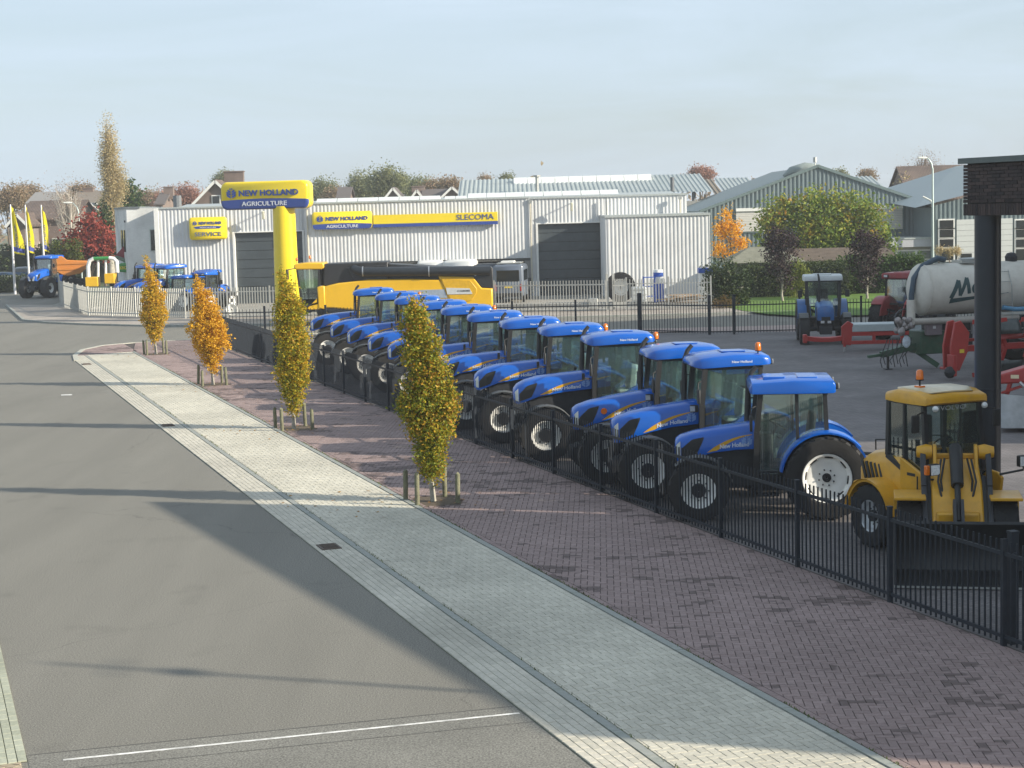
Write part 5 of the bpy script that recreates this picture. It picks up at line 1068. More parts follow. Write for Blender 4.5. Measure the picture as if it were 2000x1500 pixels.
    for sd in (1, -1):
        P_.bar((cx0+.02, sd*hwc*.9, zf), (cx0-.0, sd*hwc*.97, (zf+zr)*.52), .13, .10); P_.bar((cx0-.0, sd*hwc*.97, (zf+zr)*.52), (cx0-.08, sd*hwc, zr), .12, .10); (P_.bar((xb, sd*hwc, zf+.35), (xb+.02, sd*hwc, zr), .06, .06) if bp else None); P_.bar((cx1+.05, sd*hwc, zs-.1), (cx1+.10, sd*hwc*.96, zr), .08, .08); P_.bar((cx0-.03, sd*hwc, zr), (cx1+.08, sd*hwc, zr), .06, .08)
        P_.bar((xb, sd*hwc, zs-.02), (cx1+.05, sd*hwc, zs-.02), .05, .07); P_.bar((cx0, sd*hwc*.9, zf), (xb+.45, sd*hwc, zf), .05, .08)
    P_.bar((cx0-.06, -hwc, zr-.02), (cx0-.06, hwc, zr-.02), .08); P_.bar((cx1+.08, -hwc, zr-.02), (cx1+.08, hwc, zr-.02), .08); P_.bar((cx1+.05, -hwc, zs), (cx1+.05, hwc, zs), .06)
    P_.build('cab_frame', BLK, r)
    for sd in (1, -1):
        y = sd*(hwc-.015); MB().prism([(cx0-.05, zf+.06), (cx0-.1, zr-.04)]+([(xb+.04, zr-.04)] if bp else [(cx1+.14, zr-.04), (cx1+.11, zs+.02)])+[(xb+.03, zs-.02), (xb+.28, zs-.38), (xb+.40, zf+.06)], 'y', y-.006, y+.006).build('door_window', TGL, r); (MB().prism([(xb-.04, zs+.02), (xb-.03, zr-.04), (cx1+.14, zr-.04), (cx1+.10, zs+.02)], 'y', y-.006, y+.006).build('rear_side_window', TGL, r) if bp else None)
    MB().add([(cx0-.01, -hwc*.84, zf+.5), (cx0-.01, hwc*.84, zf+.5), (cx0-.08, hwc*.94, zr-.05), (cx0-.08, -hwc*.94, zr-.05)], [(0, 1, 2, 3)]).build('windscreen', TGL, r, fix=False); MB().add([(cx1+.06, -hwc*.92, zs), (cx1+.06, hwc*.92, zs), (cx1+.09, hwc*.92, zr-.05), (cx1+.09, -hwc*.92, zr-.05)], [(0, 1, 2, 3)]).build('rear_window', TGL, r, fix=False)
    MB().bx(cx1+.05, cx0-.02, -.62, .62, zf-.12, zf).build('cab_floor', BLK, r); MB().box((cx0-.2, 0, zf+.4), (.28, .5, .75)).build('dashboard', BLK, r, bevel=.05); MB().box((cx1+.52, 0, zf+.42), (.46, .5, .16)).box((cx1+.32, 0, zf+.80), (.14, .5, .75), ry=-.12).box((cx1+.52, 0, zf+.2), (.3, .3, .4)).build('seat', SEAT, r, bevel=.05)
    if k['roof'] == 'round' and k.get('stripe', True): MB().box((cx1+.34, 0, zf+.84), (.20, .56, .62), ry=-.12).box((cx1+.54, 0, zf+.49), (.40, .54, .10)).build('seat_cover', M('film_white', (.5, .54, .53), .35, var=.3, scale=9), r, bevel=.05); MB().box((cx0-.30, -.25, zf+.55), (.3, .35, .3), rz=.4).build('carton', M('carton_brown', (.3, .15, .09), .8), r)
    sw_ = MB(); sw_.tube([(cx0-.42+.19*math.cos(a)*.85, .19*math.sin(a), zf+.92+.19*math.cos(a)*.5) for a in [2*math.pi*i/14 for i in range(15)]], .015, 6, False); sw_.bar((cx0-.42, 0, zf+.92), (cx0-.28, 0, zf+.6), .05); sw_.build('steering_wheel', BLK, r)
    if k.get('paper'): MB().box((cx0-.25, hwc-.035, zf+.42), (.13, .004, .11)).build('price_card', M('paper_white', (.75, .75, .72), .8), r)
    # roof
    if k['roof'] == 'round':
        z0 = zr; secs = [(cx0+.17, .56, z0+.04, z0+.10), (cx0+.12, .70, z0+.02, z0+.15), (cx0-.0, .77, z0+.0, z0+.20), (cx0-.25, .80, z0+.01, z0+.235), ((cx0+cx1)/2, .82, z0+.03, z0+.265), (cx1+.1, .81, z0+.04, z0+.255), (cx1-.08, .78, z0+.05, z0+.22), (cx1-.13, .70, z0+.07, z0+.16)]
        ro = MB().loft([ring(x, h, a, b, .075, .03) for x, h, a, b in secs]).build('roof', roofm, r, smooth=60)
        MB().box(((cx0+cx1)/2-.1, .0, z0+.292), (.5, .5, .02)).build('roof_hatch', roofm, ro, bevel=.01)
        lettering('New Holland', lambda u, v, t: Vector(((cx0+cx1)/2+.05-.42*u, .825, z0+.10+.05*v)), PRINT, ro, 'lettering', .02)
    else:
        z0 = zr; secs = [(cx0+.12, .76, z0, z0+.13), (cx0+.08, .80, z0-.02, z0+.19), ((cx0+cx1)/2, .83, z0-.02, z0+.235), (cx1-.06, .82, z0-.02, z0+.22), (cx1-.10, .80, z0, z0+.16)]
        ro = MB().loft([ring(x, h, a, b, .06, .012) for x, h, a, b in secs]).build('roof', roofm, r, smooth=40)
        MB().bx((cx0+cx1)/2+.12, cx0-.15, -.35, .35, z0+.20, z0+.262).build('roof_hatch', roofm, ro, bevel=.015); MB().bx(cx1+.2, (cx0+cx1)/2-.1, -.4, .4, z0+.2, z0+.255).build('roof_hatch', roofm, ro, bevel=.02)
    for sd in (1, -1):
        o = MB().box((cx1-.12, sd*.58, zr+.10), (.10, .2, .12)).build('work_light', BLK, r, bevel=.02); MB().box((cx1-.175, sd*.58, zr+.10), (.012, .16, .09)).build('lens', LENS, o)
        o = MB().tube([(cx0+.0, sd*.7, zr-.25), (cx0+.12, sd*.95, zr-.28), (cx0+.12, sd*.98, zr-.5)], .014, 6).build('mirror_arm', BLK, r); MB().box((cx0+.12, sd*.99, zr-.55), (.05, .19, .30)).build('mirror', BLK, o, bevel=.02)
        # fenders
        arc_shell(-wb_, rr_, rr_+.03, rr_+.075, 8, 138, sd*.52, sd*1.04).build('rear_fender', body, r, smooth=40)
        MB().prism([(-wb_+math.cos(rad(a))*(rr_+.05), rr_+math.sin(rad(a))*(rr_+.05)) for a in range(10, 171, 16)], 'y', sd*.50, sd*.53).build('fender_side', body if not k.get('darkside') else BLK, r)
        if k.get('ffend', True): 
            arc_shell(0, rf, rf+.06, rf+.08, 48, 165, sd*(ty-.14), sd*(ty+.20), 10).build('front_fender', M('fender_grey', (.075, .08, .08), .5, var=.1), r, smooth=40); MB().tube([(0, sd*.5, rf+.25), (0, sd*(ty-.05), rf+rf+.07)], .025, 6).build('fender_stay', CHAS, r)
        if k.get('marker', True):
            o = MB().tube([(cx0+.04, sd*.62, zf+.85), (cx0+.28, sd*.80, zf+.9)], .014, 6).build('lamp_arm', BLK, r); MB().box((cx0+.28, sd*.83, zf+.93), (.07, .06, .17)).build('marker_lamp', BLK, o, bevel=.01)
        tr0 = MB(); 
        for j in range(3): tr0.box((cx0-.22, sd*(.68+.0*j), .45+.22*j), (.34, .22, .035))
        tr0.bar((cx0-.05, sd*.76, .42), (cx0-.05, sd*.76, zf), .03); tr0.bar((cx0-.39, sd*.76, .42), (cx0-.39, sd*.76, zf), .03); tr0.build('steps', CHAS, r)
        wheel(r, (0, sd*ty, rf), rf, k['wf'], k['rimf'], sd, k.get('rimm'), 16, k.get('hubf', .15)); wheel(r, (-wb_, sd*(ty-.02), rr_), rr_, k['wr'], k['rimr'], sd, k.get('rimm'), 20, k.get('hubr', 0))
        MB().box((cx0-.42, sd*.52, .72), (.62, .28, .42)).build('tank', BLK, r, bevel=.05)
    # exhaust on the right front pillar
    ex_ = k.get('exh', 'curve'); yx = -(hwc+.09)
    MB().tube([(x1+.08, -.45, 1.5), (x1+.10, yx, 1.65), (x1+.08, yx, zr-.45), (x1+.07, yx, zr+.08), (x1+.0, yx-.02, zr+.25), (x1-.1, yx-.03, zr+.36)] if ex_ == 'curve' else [(x1+.35, -.2, 1.3), (x1+.35, -.2, zr+.0), (x1+.35, -.22, zr+.2), (x1+.28, -.24, zr+.28)], [.05, .06, .065, .05, .048, .045] if ex_ == 'curve' else [.05, .05, .04, .04], 10).build('exhaust', BLK, r, smooth=60)
    # three-point linkage
    lk = MB()
    for sd in (1, -1): lk.bar((-wb_, sd*.35, .62), (-wb_-1.0, sd*.42, .62), .06, .09); lk.bar((-wb_-.2, sd*.4, 1.25), (-wb_-.7, sd*.42, .66), .05); lk.bar((-wb_, sd*.3, 1.2), (-wb_-.35, sd*.42, 1.3), .08, .1)
    lk.bar((-wb_-.2, 0, 1.15), (-wb_-.95, 0, 1.1), .06); lk.box((-wb_-.35, 0, .5), (.3, .3, .3)).box((-wb_-.98, .42, .64), (.1, .1, .16)).box((-wb_-.98, -.42, .64), (.1, .1, .16)); lk.build('linkage', CHAS, r)
    return r
def beacon(root, k, x, y, z):
    o = MB().tube([(x, y, z-.16), (x, y, z)], .018, 6).box((x, y, z), (.1, .1, .02)).build('beacon_stalk', BLK, root); MB().lathe([(.062, .01), (.066, .05), (.058, .15), (.03, .175), (.0, .178)], (x, y, z), 'z', 14).build('beacon_lens', AMB, o, smooth=50)
K_BIG = dict(rf=.64, wf=.42, rimf=.345, hubf=.17, rr=.86, wr=.52, rimr=.49, wb=2.62, cx1=-2.56, zr=2.70, zfloor=1.05, roof='round', ty=.93, paper=True,
    hood=[(.69, .15, 1.42, 1.58), (.665, .27, 1.35, 1.68), (.58, .36, 1.33, 1.77), (.40, .41, 1.39, 1.86), (.1, .43, 1.50, 1.94), (-.5, .44, 1.59, 2.0), (-1.2, .45, 1.65, 2.05)])
K_MID = dict(rf=.62, wf=.40, rimf=.345, hubf=.15, rr=.84, wr=.5, rimr=.48, wb=2.5, cx1=-2.5, zr=2.64, zfloor=1.0, roof='round', ty=.92, lamp_side=True, marker=False,
    hood=[(.62, .16, 1.22, 1.46), (.60, .27, 1.12, 1.55), (.50, .35, 1.12, 1.62), (.25, .39, 1.22, 1.70), (-.2, .41, 1.34, 1.79), (-.6, .42, 1.42, 1.85), (-1.16, .43, 1.47, 1.92)])
K_FLAT = dict(rf=.585, wf=.38, rimf=.325, hubf=.14, rr=.80, wr=.48, rimr=.46, wb=2.40, zr=2.40, zfloor=.78, bpil=True, cx1=-2.50, roof='flat', ty=.92, marker=False, ffend=True,
    hood=[(.44, .15, 1.16, 1.36), (.42, .26, 1.06, 1.44), (.33, .34, 1.05, 1.51), (.1, .38, 1.12, 1.58), (-.3, .40, 1.22, 1.66), (-.7, .41, 1.27, 1.71), (-1.10, .42, 1.29, 1.76)])
protos = {}
def make(kind, K):
    if kind in protos: return copy_tree(protos[kind])
    t = tractor(K); protos[kind] = t; return t
HD = Vector((-.9975, -.07, 0)).normalized()
FW = [(3.4, 32.72), (2.62, 35.15), (1.88, 37.45), (.66, 40.98), (-.35, 44.46), (-1.38, 47.52), (-2.38, 51.0), (-3.3, 54.6), (-4.2, 58.0), (-5.25, 61.8), (-6.2, 65.2), (-7.4, 69.2)]
ORD = ['first', 'second', 'third', 'fourth', 'fifth', 'sixth', 'seventh', 'eighth', 'ninth', 'tenth', 'eleventh', 'twelfth']
ROW = []
for i, (x, y) in enumerate(FW):
    K, kd = (K_FLAT, 'flat') if i == 0 else (K_MID, 'mid') if i < 3 else (K_BIG, 'big')
    a = HD if i else Vector((-.996, .085, 0)); LFT = Vector((-a.y, a.x, 0)).normalized(); t = make(kd, K); p = Vector((x, y, 0))-LFT*K['ty']-a.normalized()*.1; t.location = (p.x, p.y, .006); t.rotation_euler = (0, 0, heading(a)+random.gauss(0, .012)); ROW.append((t, K))
    lab = ['blue tractor with boxy flat roof parked beside the yellow wheel loader'] + [f'{ORD[j]} blue tractor of the row counted from the yellow wheel loader' for j in range(1, 11)] + ['blue tractor at the combine harvester end of the row']
    tag(t, lab[i], 'tractor', 'blue tractors parked in a row along the dark fence')
    for ch in list(t.children):
        if i > 1 and ch != protos.get(kd) and ch.name.split('.')[0] in ('seat_cover', 'carton', 'price_card') and random.random() < .4 and t is not protos[kd]: bpy.data.objects.remove(ch)
    sa = random.choice((0, 0, .06, -.05, .12, -.09)) if i else 0
    for ch in t.children:
        if ch.name.startswith('wheel') and ch.data: ch.rotation_euler = (0, random.uniform(0, 6.28), sa if abs(ch.location.x) < .1 else 0)
# blue tractors behind the light grey fence
for i, (px, py, Y, hd, kd, lab) in enumerate(((246, 605, 113, (-.80, -.6), 'big', 'blue tractor next to the bale wrapper behind the light fence'), (285, 605, 111, (-.78, -.62), 'big', 'second blue tractor from the bale wrapper behind the light fence'), (325, 605, 112, (-.9, .42), 'mid', 'small blue tractor with orange beacon behind the light fence'), (385, 605, 112.5, (-.35, -.94), 'mid', 'blue tractor facing the street behind the light fence'), (435, 605, 113, (.55, .83), 'mid', 'blue tractor nearest the dark workshop door behind the light fence'))):
    t = make(kd, None); b = D(px, py, Y); t.location = (b.x, Y, .085); t.rotation_euler = (0, 0, heading(hd)); s_ = (1, 1, .78, .86, .84)[i]; t.scale = (s_, s_, s_); tag(t, lab, 'tractor', 'blue tractors behind the light grey fence')
    if i == 2: bt = t
for i in (1, 3, 4, 7, 10):
    t, K = ROW[i]; beacon(t, K, K['cx1']+.1 if i == 1 else K['cx1']-.17, .5 if i == 1 else .62, K['zr']+(.31 if i == 1 else .10))
MB().lathe([(.07, 0), (.068, .004), (.0, .005)], (-.05, .412, 1.52), 'y', 16).build('round_sticker', AMB, ROW[2][0]); beacon(bt, K_MID, -2.45, -.55, 2.95)
# tractor with dump trailer
K_T7 = dict(bpil=True, cx1=-2.85, rf=.80, wf=.56, rimf=.38, hubf=.16, rr=1.0, wr=.68, rimr=.52, wb=2.95, zr=3.05, zfloor=1.2, roof='round', ty=.98, stripe=False, lamps=0, darkside=False,
    hood=[(.80, .18, 1.45, 1.70), (.77, .32, 1.38, 1.82), (.66, .42, 1.36, 1.92), (.4, .46, 1.5, 2.02), (0, .48, 1.6, 2.12), (-.5, .49, 1.7, 2.22), (-1.05, .50, 1.75, 2.28)])
t7 = tractor(K_T7); b = D(73, 560, 137.5); t7.location = (b.x, 137.5, .0); t7.rotation_euler = (0, 0, heading((-.28, -.96))); tag(t7, 'big blue tractor with slanted headlights hitched to the orange dump trailer', 'tractor')
for sd in (1, -1): MB().loft([[(.80, sd*.05, 1.40), (.82, sd*.22, 1.72), (.80, sd*.31, 1.74), (.81, sd*.20, 1.36)], [(.83, sd*.05, 1.40), (.85, sd*.22, 1.72), (.83, sd*.31, 1.74), (.84, sd*.20, 1.36)]]).build('headlight', LENS, t7)
# old blue tractor with white roof, red tractor
K_OLD = dict(bpil=True, rf=.62, wf=.40, rimf=.3, hubf=.14, rr=.85, wr=.5, rimr=.48, wb=2.35, zr=2.62, zfloor=1.05, roof='flat', ty=.86, stripe=False, body=BLUEO, roofm=M('cream_roof', (.55, .57, .56), .5, var=.06), marker=False, exh='mid', lamps=0, rimm=BLUEO,
    hood=[(.55, .30, 1.05, 1.55), (.53, .34, 1.02, 1.60), (.3, .35, 1.05, 1.64), (-.3, .36, 1.1, 1.70), (-.98, .37, 1.15, 1.75)])
t = tractor(K_OLD); b = G(1612, 672); t.location = (b.x, b.y, .006); t.rotation_euler = (0, 0, heading((-.12, -.99))); tag(t, 'old blue tractor with white roof facing the yard', 'tractor')
for sd in (1, -1): MB().box((.57, sd*.14, .96), (.05, .15, .1)).build('headlight', LENS, t)
K_RED = dict(K_OLD, body=REDP, roofm=REDP, rimm=M('rim_grey', (.12, .12, .12), .5), rr=.9, wb=2.7, exh='curve')
t = tractor(K_RED); t.location = (18.3, 76.1, .006); t.rotation_euler = (0, 0, heading((.62, .78))); tag(t, 'old red tractor half hidden behind the slurry tank', 'tractor')
# ================================================================== OTHER MACHINES
LYEL = M('loader_yellow', (.66, .335, .014), .4, var=.07, scale=3, coat=.2, dirt=((.28, .17, .05), .35, 5))
STEEL = M('bright_steel', (.5, .5, .5), .3, .8, var=.1)
# ---- articulated wheel loader
hr, hf = Vector((.39, -.92, 0)).normalized(), Vector((-.2, -.98, 0)).normalized()
ld = empty('wheel_loader', (7.40, 29.03, .006), heading(hr), 'yellow compact wheel loader with orange beacon behind the dark fence', 'wheel loader')
MB().loft([ring(x, h, a, b, c, .03) for x, h, a, b, c in ((-2.0, .36, .95, 1.28, .12), (-1.95, .52, .80, 1.46, .2), (-1.7, .60, .76, 1.58, .22), (-1.2, .63, .78, 1.66, .22), (-.55, .63, .80, 1.70, .2))]).build('engine_hood', LYEL, ld, smooth=50)
MB().box((-1.98, 0, .78), (.22, 1.25, .5)).build('counterweight', LYEL, ld, bevel=.06)
for sd in (1, -1):
    for j in range(5):
        x = -1.78+j*.13; MB().bar((x, sd*.612, 1.42-.0*j), (x+.16, sd*.640, 1.12-.02*j), .05, .055, up=(0, sd, 0)).build('vent_slot', BLK, ld, bevel=.02)
    arc_shell(-1.1, .55, .60, .655, 5, 172, sd*.40, sd*.98, 14).build('rear_fender', LYEL, ld, smooth=40); MB().prism([(-1.1+.62*math.cos(rad(a)), .55+.62*math.sin(rad(a))) for a in range(0, 181, 15)], 'y', sd*.58, sd*.60).build('inner_fender', CHAS, ld)
    MB().prism([(-.62, .82), (.42, .82), (.5, 1.3), (.38, 1.38), (-.05, 1.42), (-.6, 1.62)], 'y', sd*.60, sd*.655).build('side_panel', LYEL, ld, bevel=.015); MB().box((.12, sd*.665, 1.08), (.13, .012, .15)).build('filler_cap', BLK, ld)
    MB().box((-.1, sd*.78, .60), (.75, .26, .06)).box((-.1, sd*.78, .42), (.6, .24, .05)).build('step', CHAS, ld)
    o = MB().tube([(.45, sd*.6, 1.35), (.62, sd*.95, 1.42), (.62, sd*.95, 1.5)], .02, 6).build('lamp_arm', BLK, ld); l_o = MB().box((.66, sd*.90, 1.58), (.09, .19, .19)).build('headlamp', BLK, o, bevel=.02)
    MB().box((.712, sd*.90, 1.58), (.015, .16, .16)).build('lens', M('clear_lens', (.85, .87, .87), .1, .1, var=.3, scale=25), ld); MB().box((.66, sd*1.03, 1.58), (.08, .07, .16)).build('turn_lamp', AMB, ld, bevel=.015)
    wheel(ld, (-1.1, sd*.76, .55), .55, .42, .27, sd, M('rim_silver', (.5, .52, .54), .4, .3), 14, .1)
MB().bx(-1.8, .45, -.42, .42, .35, .85).build('rear_frame', CHAS, ld, bevel=.03); MB().tube([(-1.1, -.7, .55), (-1.1, .7, .55)], .12, 10).build('rear_axle', CHAS, ld)
MB().tube([(0, 0, .3), (0, 0, 1.0)], .14, 12).build('pivot_joint', CHAS, ld)
# cab, set on the rear frame
ld0, ld = ld, empty('cab', (-.42, 0, 0)); ld.parent = ld0
cab = MB(); z0, z1 = 1.32, 2.56
for sd in (1, -1):
    cab.bar((.46, sd*.58, 1.36), (.36, sd*.56, z1), .07, .07); cab.bar((-.62, sd*.58, 1.6), (-.60, sd*.56, z1), .08, .08); cab.bar((-.12, sd*.60, 1.36), (-.14, sd*.58, z1), .05, .05); cab.bar((-.62, sd*.58, z1), (.38, sd*.58, z1), .07, .07); cab.bar((-.62, sd*.6, 1.60), (-.1, sd*.62, 1.40), .06, .08); cab.bar((-.1, sd*.62, 1.38), (.46, sd*.60, 1.36), .06, .08)
for x in (.37, -.60): cab.bar((x, -.58, z1), (x, .58, z1), .07)
cab.bar((.47, -.58, 1.36), (.47, .58, 1.36), .06); cab.bar((-.63, -.58, 1.66), (-.63, .58, 1.66), .06); cab.build('cab_frame', M('cab_frame_black', (.022, .024, .028), .4), ld)
for sd in (1, -1): MB().prism([(-.6, 1.64), (-.58, z1-.04), (-.16, z1-.04), (-.15, 1.44)], 'y', sd*.575-.005, sd*.575+.005).build('side_window', TGL, ld); MB().prism([(-.1, 1.44), (-.11, z1-.04), (.33, z1-.04), (.42, 1.40)], 'y', sd*.575-.005, sd*.575+.005).build('door_window', TGL, ld)
MB().add([(.46, -.55, 1.38), (.46, .55, 1.38), (.37, .54, z1-.04), (.37, -.54, z1-.04)], [(0, 1, 2, 3)]).build('windscreen', TGL, ld, fix=False); MB().add([(-.62, -.55, 1.68), (-.62, .55, 1.68), (-.6, .54, z1-.04), (-.6, -.54, z1-.04)], [(0, 1, 2, 3)]).build('rear_window', TGL, ld, fix=False)
ro = MB().loft([ring(x, h, a, b, .06, .02) for x, h, a, b in ((.54, .54, 2.58, 2.64), (.50, .63, 2.55, 2.69), (.2, .66, 2.55, 2.76), (-.3, .65, 2.55, 2.77), (-.64, .62, 2.56, 2.70), (-.70, .54, 2.60, 2.65))]).build('roof', LYEL, ld, smooth=45)
MB().loft([ring(x, h, 2.74, b, .02, .01) for x, h, b in ((.40, .42, 2.752), (.15, .52, 2.79), (-.3, .5, 2.795), (-.6, .4, 2.765))]).build('roof_panel', M('roof_cream', (.62, .50, .30), .4, coat=.3), ro, smooth=45)
lettering('VOLVO', lambda u, v, t: Vector((.405, -.26+.52*u, 2.44+.075*v)), M('letter_silver', (.35, .38, .4), .4), ld, 'lettering', .02)
MB().box((-.3, 0, 1.62), (.42, .46, .14)).box((-.50, 0, 1.95), (.12, .46, .62)).build('seat', SEAT, ld, bevel=.04); MB().bx(-.6, .45, -.55, .55, 1.2, 1.34).build('cab_floor', BLK, ld); st = MB(); st.tube([(.12+.16*math.cos(a)*.8, .16*math.sin(a), 1.86+.1*math.cos(a)) for a in [2*math.pi*i/12 for i in range(13)]], .014, 6, False); st.bar((.12, 0, 1.86), (.34, 0, 1.4), .05); st.build('steering_wheel', BLK, ld)
for sd in (1, -1): 
    MB().sphere((.60, sd*.50, 2.50), .055, 10, 6).build('roof_lamp', LENS, ld); o = MB().tube([(.42, sd*.58, 2.45), (.52, sd*.80, 2.42)], .012, 6).build('mirror_arm', BLK, ld); MB().box((.50, sd*.83, 2.26), (.04, .16, .30)).build('mirror', BLK, o, bevel=.02)
MB().bar((.475, .0, 1.42), (.40, .12, 2.1), .015, .03).build('wiper', BLK, ld); beacon(ld, None, -.1, -.30, 2.92)
MB().box((-.1, -.30, 2.80), (.16, .12, .05)).build('beacon_foot', AMB, ld, bevel=.01)
ld = ld0
for sd in (1, -1):                             # panel seams, rail, decals and grime on the loader
    MB().bar((-.56, sd*.638, .84), (-.56, sd*.638, 1.62), .012, .008).bar((-1.95, sd*.615, 1.02), (-.56, sd*.637, 1.02), .008, .012).build('panel_seam', BLK, ld)
    MB().tube([(-1.0, sd*.52, 1.70), (-1.0, sd*.52, 1.86), (-1.55, sd*.48, 1.80), (-1.55, sd*.48, 1.62)], .014, 6).build('hood_rail', BLK, ld, smooth=60)
    MB().box((-.28, sd*.660, 1.36), (.22, .006, .05)).build('decal', BLK, ld); MB().tube([(-.05, sd*.70, .9), (-.05, sd*.70, 1.36)], .014, 6).build('grab_rail', BLK, ld)
for y in (-.16, -.1, .1, .17): MB().tube([(.05, y, .95), (.28, y*1.3, 1.25), (.50, y*1.6, 1.45), (.62, y*1.5, 1.30)], .016, 6).build('hose', BLK, ld, smooth=60)
# front frame, turned at the joint
dl = heading(hf)-heading(hr); FR = Matrix.Rotation(dl, 4, 'Z')
def F(mb, name, mat, par=ld, **k): return mb.xf(FR).build(name, mat, par, **k)
F(MB().bx(.15, 1.55, -.34, .34, .42, .95), 'front_frame', LYEL, bevel=.03); F(MB().tube([(1.1, -.7, .55), (1.1, .7, .55)], .12, 10), 'front_axle', CHAS)
for sd in (1, -1):
    F(MB().prism([(.25, .6), (.95, .6), (.85, 1.3), (.62, 1.92), (.42, 1.92), (.30, 1.4)], 'y', sd*.30, sd*.36), 'tower_plate', LYEL, bevel=.015)
    F(MB().lathe([(.0, sd*.36), (.11, sd*.37), (.13, sd*.47), (.09, sd*.62), (.0, sd*.63)], (.52, 0, 1.80), 'y', 16), 'tower_boss', LYEL, smooth=40)
    F(MB().bar((.56, sd*.52, 1.76), (1.05, sd*.52, 1.28), .09, .14).bar((1.05, sd*.52, 1.28), (1.98, sd*.50, .42), .085, .11), 'lift_arm', M('arm_dark', (.035, .037, .042), .45, .3), bevel=.01)
    F(MB().bar((.75, sd*.44, 1.42), (1.5, sd*.44, .78), .07).bar((1.1, sd*.44, 1.14), (1.75, sd*.44, .6), .04), 'lift_cylinder', BLK)
    F(MB().bx(.72, 1.55, sd*.50, sd*1.0, 1.15, 1.20).bx(.72, .78, sd*.50, sd*1.0, .75, 1.20), 'front_fender', LYEL, bevel=.012)
    w_o = wheel(ld, FR @ Vector((1.1, sd*.74, .55)), .55, .42, .27, sd, MATS['rim_silver'], 14, .1); w_o.rotation_euler = (0, 0, dl)
    for j in range(2): F(MB().tube([(.75+.1*j, sd*(.18+.06*j), 1.72), (1.05+.1*j, sd*(.25+.05*j), 1.40), (1.2, sd*.2, .95), (1.55, sd*.15, .72)], .018, 6), 'hose', BLK, smooth=60)
F(MB().loft([[(.55, -.36, 1.70), (.55, .36, 1.70), (.42, .36, 1.55), (.42, -.36, 1.55)], [(1.0, -.40, 1.36), (1.0, .40, 1.36), (.85, .40, 1.2), (.85, -.40, 1.2)], [(1.66, -.42, .66), (1.66, .42, .66), (1.5, .42, .58), (1.5, -.42, .58)], [(1.74, -.34, .55), (1.74, .34, .55), (1.6, .34, .5), (1.6, -.34, .5)]]), 'boom_plate', LYEL, bevel=.03)
F(MB().bar((.45, -.44, 1.72), (.45, .44, 1.72), .09), 'cross_tube', LYEL, bevel=.02)
F(MB().tube([(.55, 0, 1.86), (.75, 0, 1.86), (1.25, 0, 1.35)], [.10, .11, .10], 12).tube([(1.25, 0, 1.35), (1.75, 0, .85)], .05, 10), 'tilt_cylinder', BLK, smooth=50); F(MB().bar((1.5, -.06, 1.12), (2.0, -.06, .55), .05, .2).bar((1.5, .06, 1.12), (2.0, .06, .55), .05, .2), 'tilt_lever', M('arm_dark'))
F(MB().bx(1.88, 2.02, -.62, .62, .30, .42).bx(1.88, 2.02, -.62, .62, .62, .74).bx(1.9, 2.0, -.5, -.3, .3, .74).bx(1.9, 2.0, .3, .5, .3, .74), 'quick_hitch', M('hitch_blueblack', (.02, .025, .05), .4, .2), bevel=.01)
for y in (-.56, .0, .56): F(MB().tube([(2.03, y, .66), (2.09, y, .66)], .05, 8), 'hitch_pin', STEEL)
prof = [(2.02, .06), (2.85, .03), (2.86, .06), (2.2, .16), (2.12, .30), (2.14, .62), (2.34, .92), (2.30, .96), (2.06, .70), (2.0, .35)]
F(MB().prism(prof, 'y', -1.0, 1.0), 'bucket', M('bucket_black', (.022, .024, .026), .5, .3, var=.3, scale=3), bevel=.008)
for sd in (1, -1): F(MB().prism([(2.02, .06), (2.84, .04), (2.6, .45), (2.32, .95), (2.06, .7), (2.0, .35)], 'y', sd*1.0, sd*1.03), 'bucket_side', M('bucket_black'))
F(MB().bx(2.72, 2.9, -1.03, 1.03, .02, .045), 'cutting_edge', GREYM)

# ---- slurry tanker
TAN = M('tank_cream', (.60, .57, .50), .75, var=.07, scale=1.2, dirt=((.33, .29, .24), .45, 1.5))
GRN = M('machine_green', (.022, .075, .04), .5, var=.2, scale=3, dirt=((.1, .09, .07), .4, 5))
td = Vector((.975, .22, 0)).normalized(); tk = empty('slurry_tanker', (14.35, 61.2, .006), heading(td), 'cream slurry tanker with dark green lettering behind the column', 'tanker')
zc, rt = 2.78, .90; TLn = 7.6
MB().lathe([(0, -.22), (.35, -.2), (.68, -.11), (.85, 0), (.90, .10)]+[(.90, .1+k*.75) for k in range(1, 10)]+[(.88, TLn-.2), (.8, TLn), (.5, TLn+.12), (0, TLn+.15)], (0, 0, zc), 'x', 40).build('tank', TAN, tk, smooth=50)
for x in (.12, 2.3, 4.6, 6.9): MB().lathe([(.905, -.03), (.92, -.02), (.92, .02), (.905, .03)], (x, 0, zc), 'x', 36).build('tank_band', TAN, tk, smooth=60)
def tsurf(x, z, off=.012): return Vector((x, -math.sqrt(max(.001, rt*rt-(z-zc) ** 2))-off, z))
DGL = M('tank_print_green', (.02, .06, .065), .6)
def stroke(pts, wd, off):                      # brush strokes laid on the tank wall
    mb = MB(); n = len(pts); rings = []
    for i, (u, v) in enumerate(pts):
        a_, b_ = pts[max(0, i-1)], pts[min(n-1, i+1)]; dx, dy = b_[0]-a_[0], b_[1]-a_[1]; l = math.hypot(dx, dy) or 1; nx, ny = -dy/l*wd/2, dx/l*wd/2
        rings.append([tsurf(.95+u+nx, 2.47+v+.07*u+ny, off), tsurf(.95+u-nx, 2.47+v+.07*u-ny, off)])
    mb.loft(rings, cap=False, closed=False); mb.build('painted_letter_stroke', DGL, tk, fix=False)
def dense(pts, n=6): return [(p[0]+(q[0]-p[0])*k/n, p[1]+(q[1]-p[1])*k/n) for p, q in zip(pts, pts[1:]) for k in range(n)]+[pts[-1]]
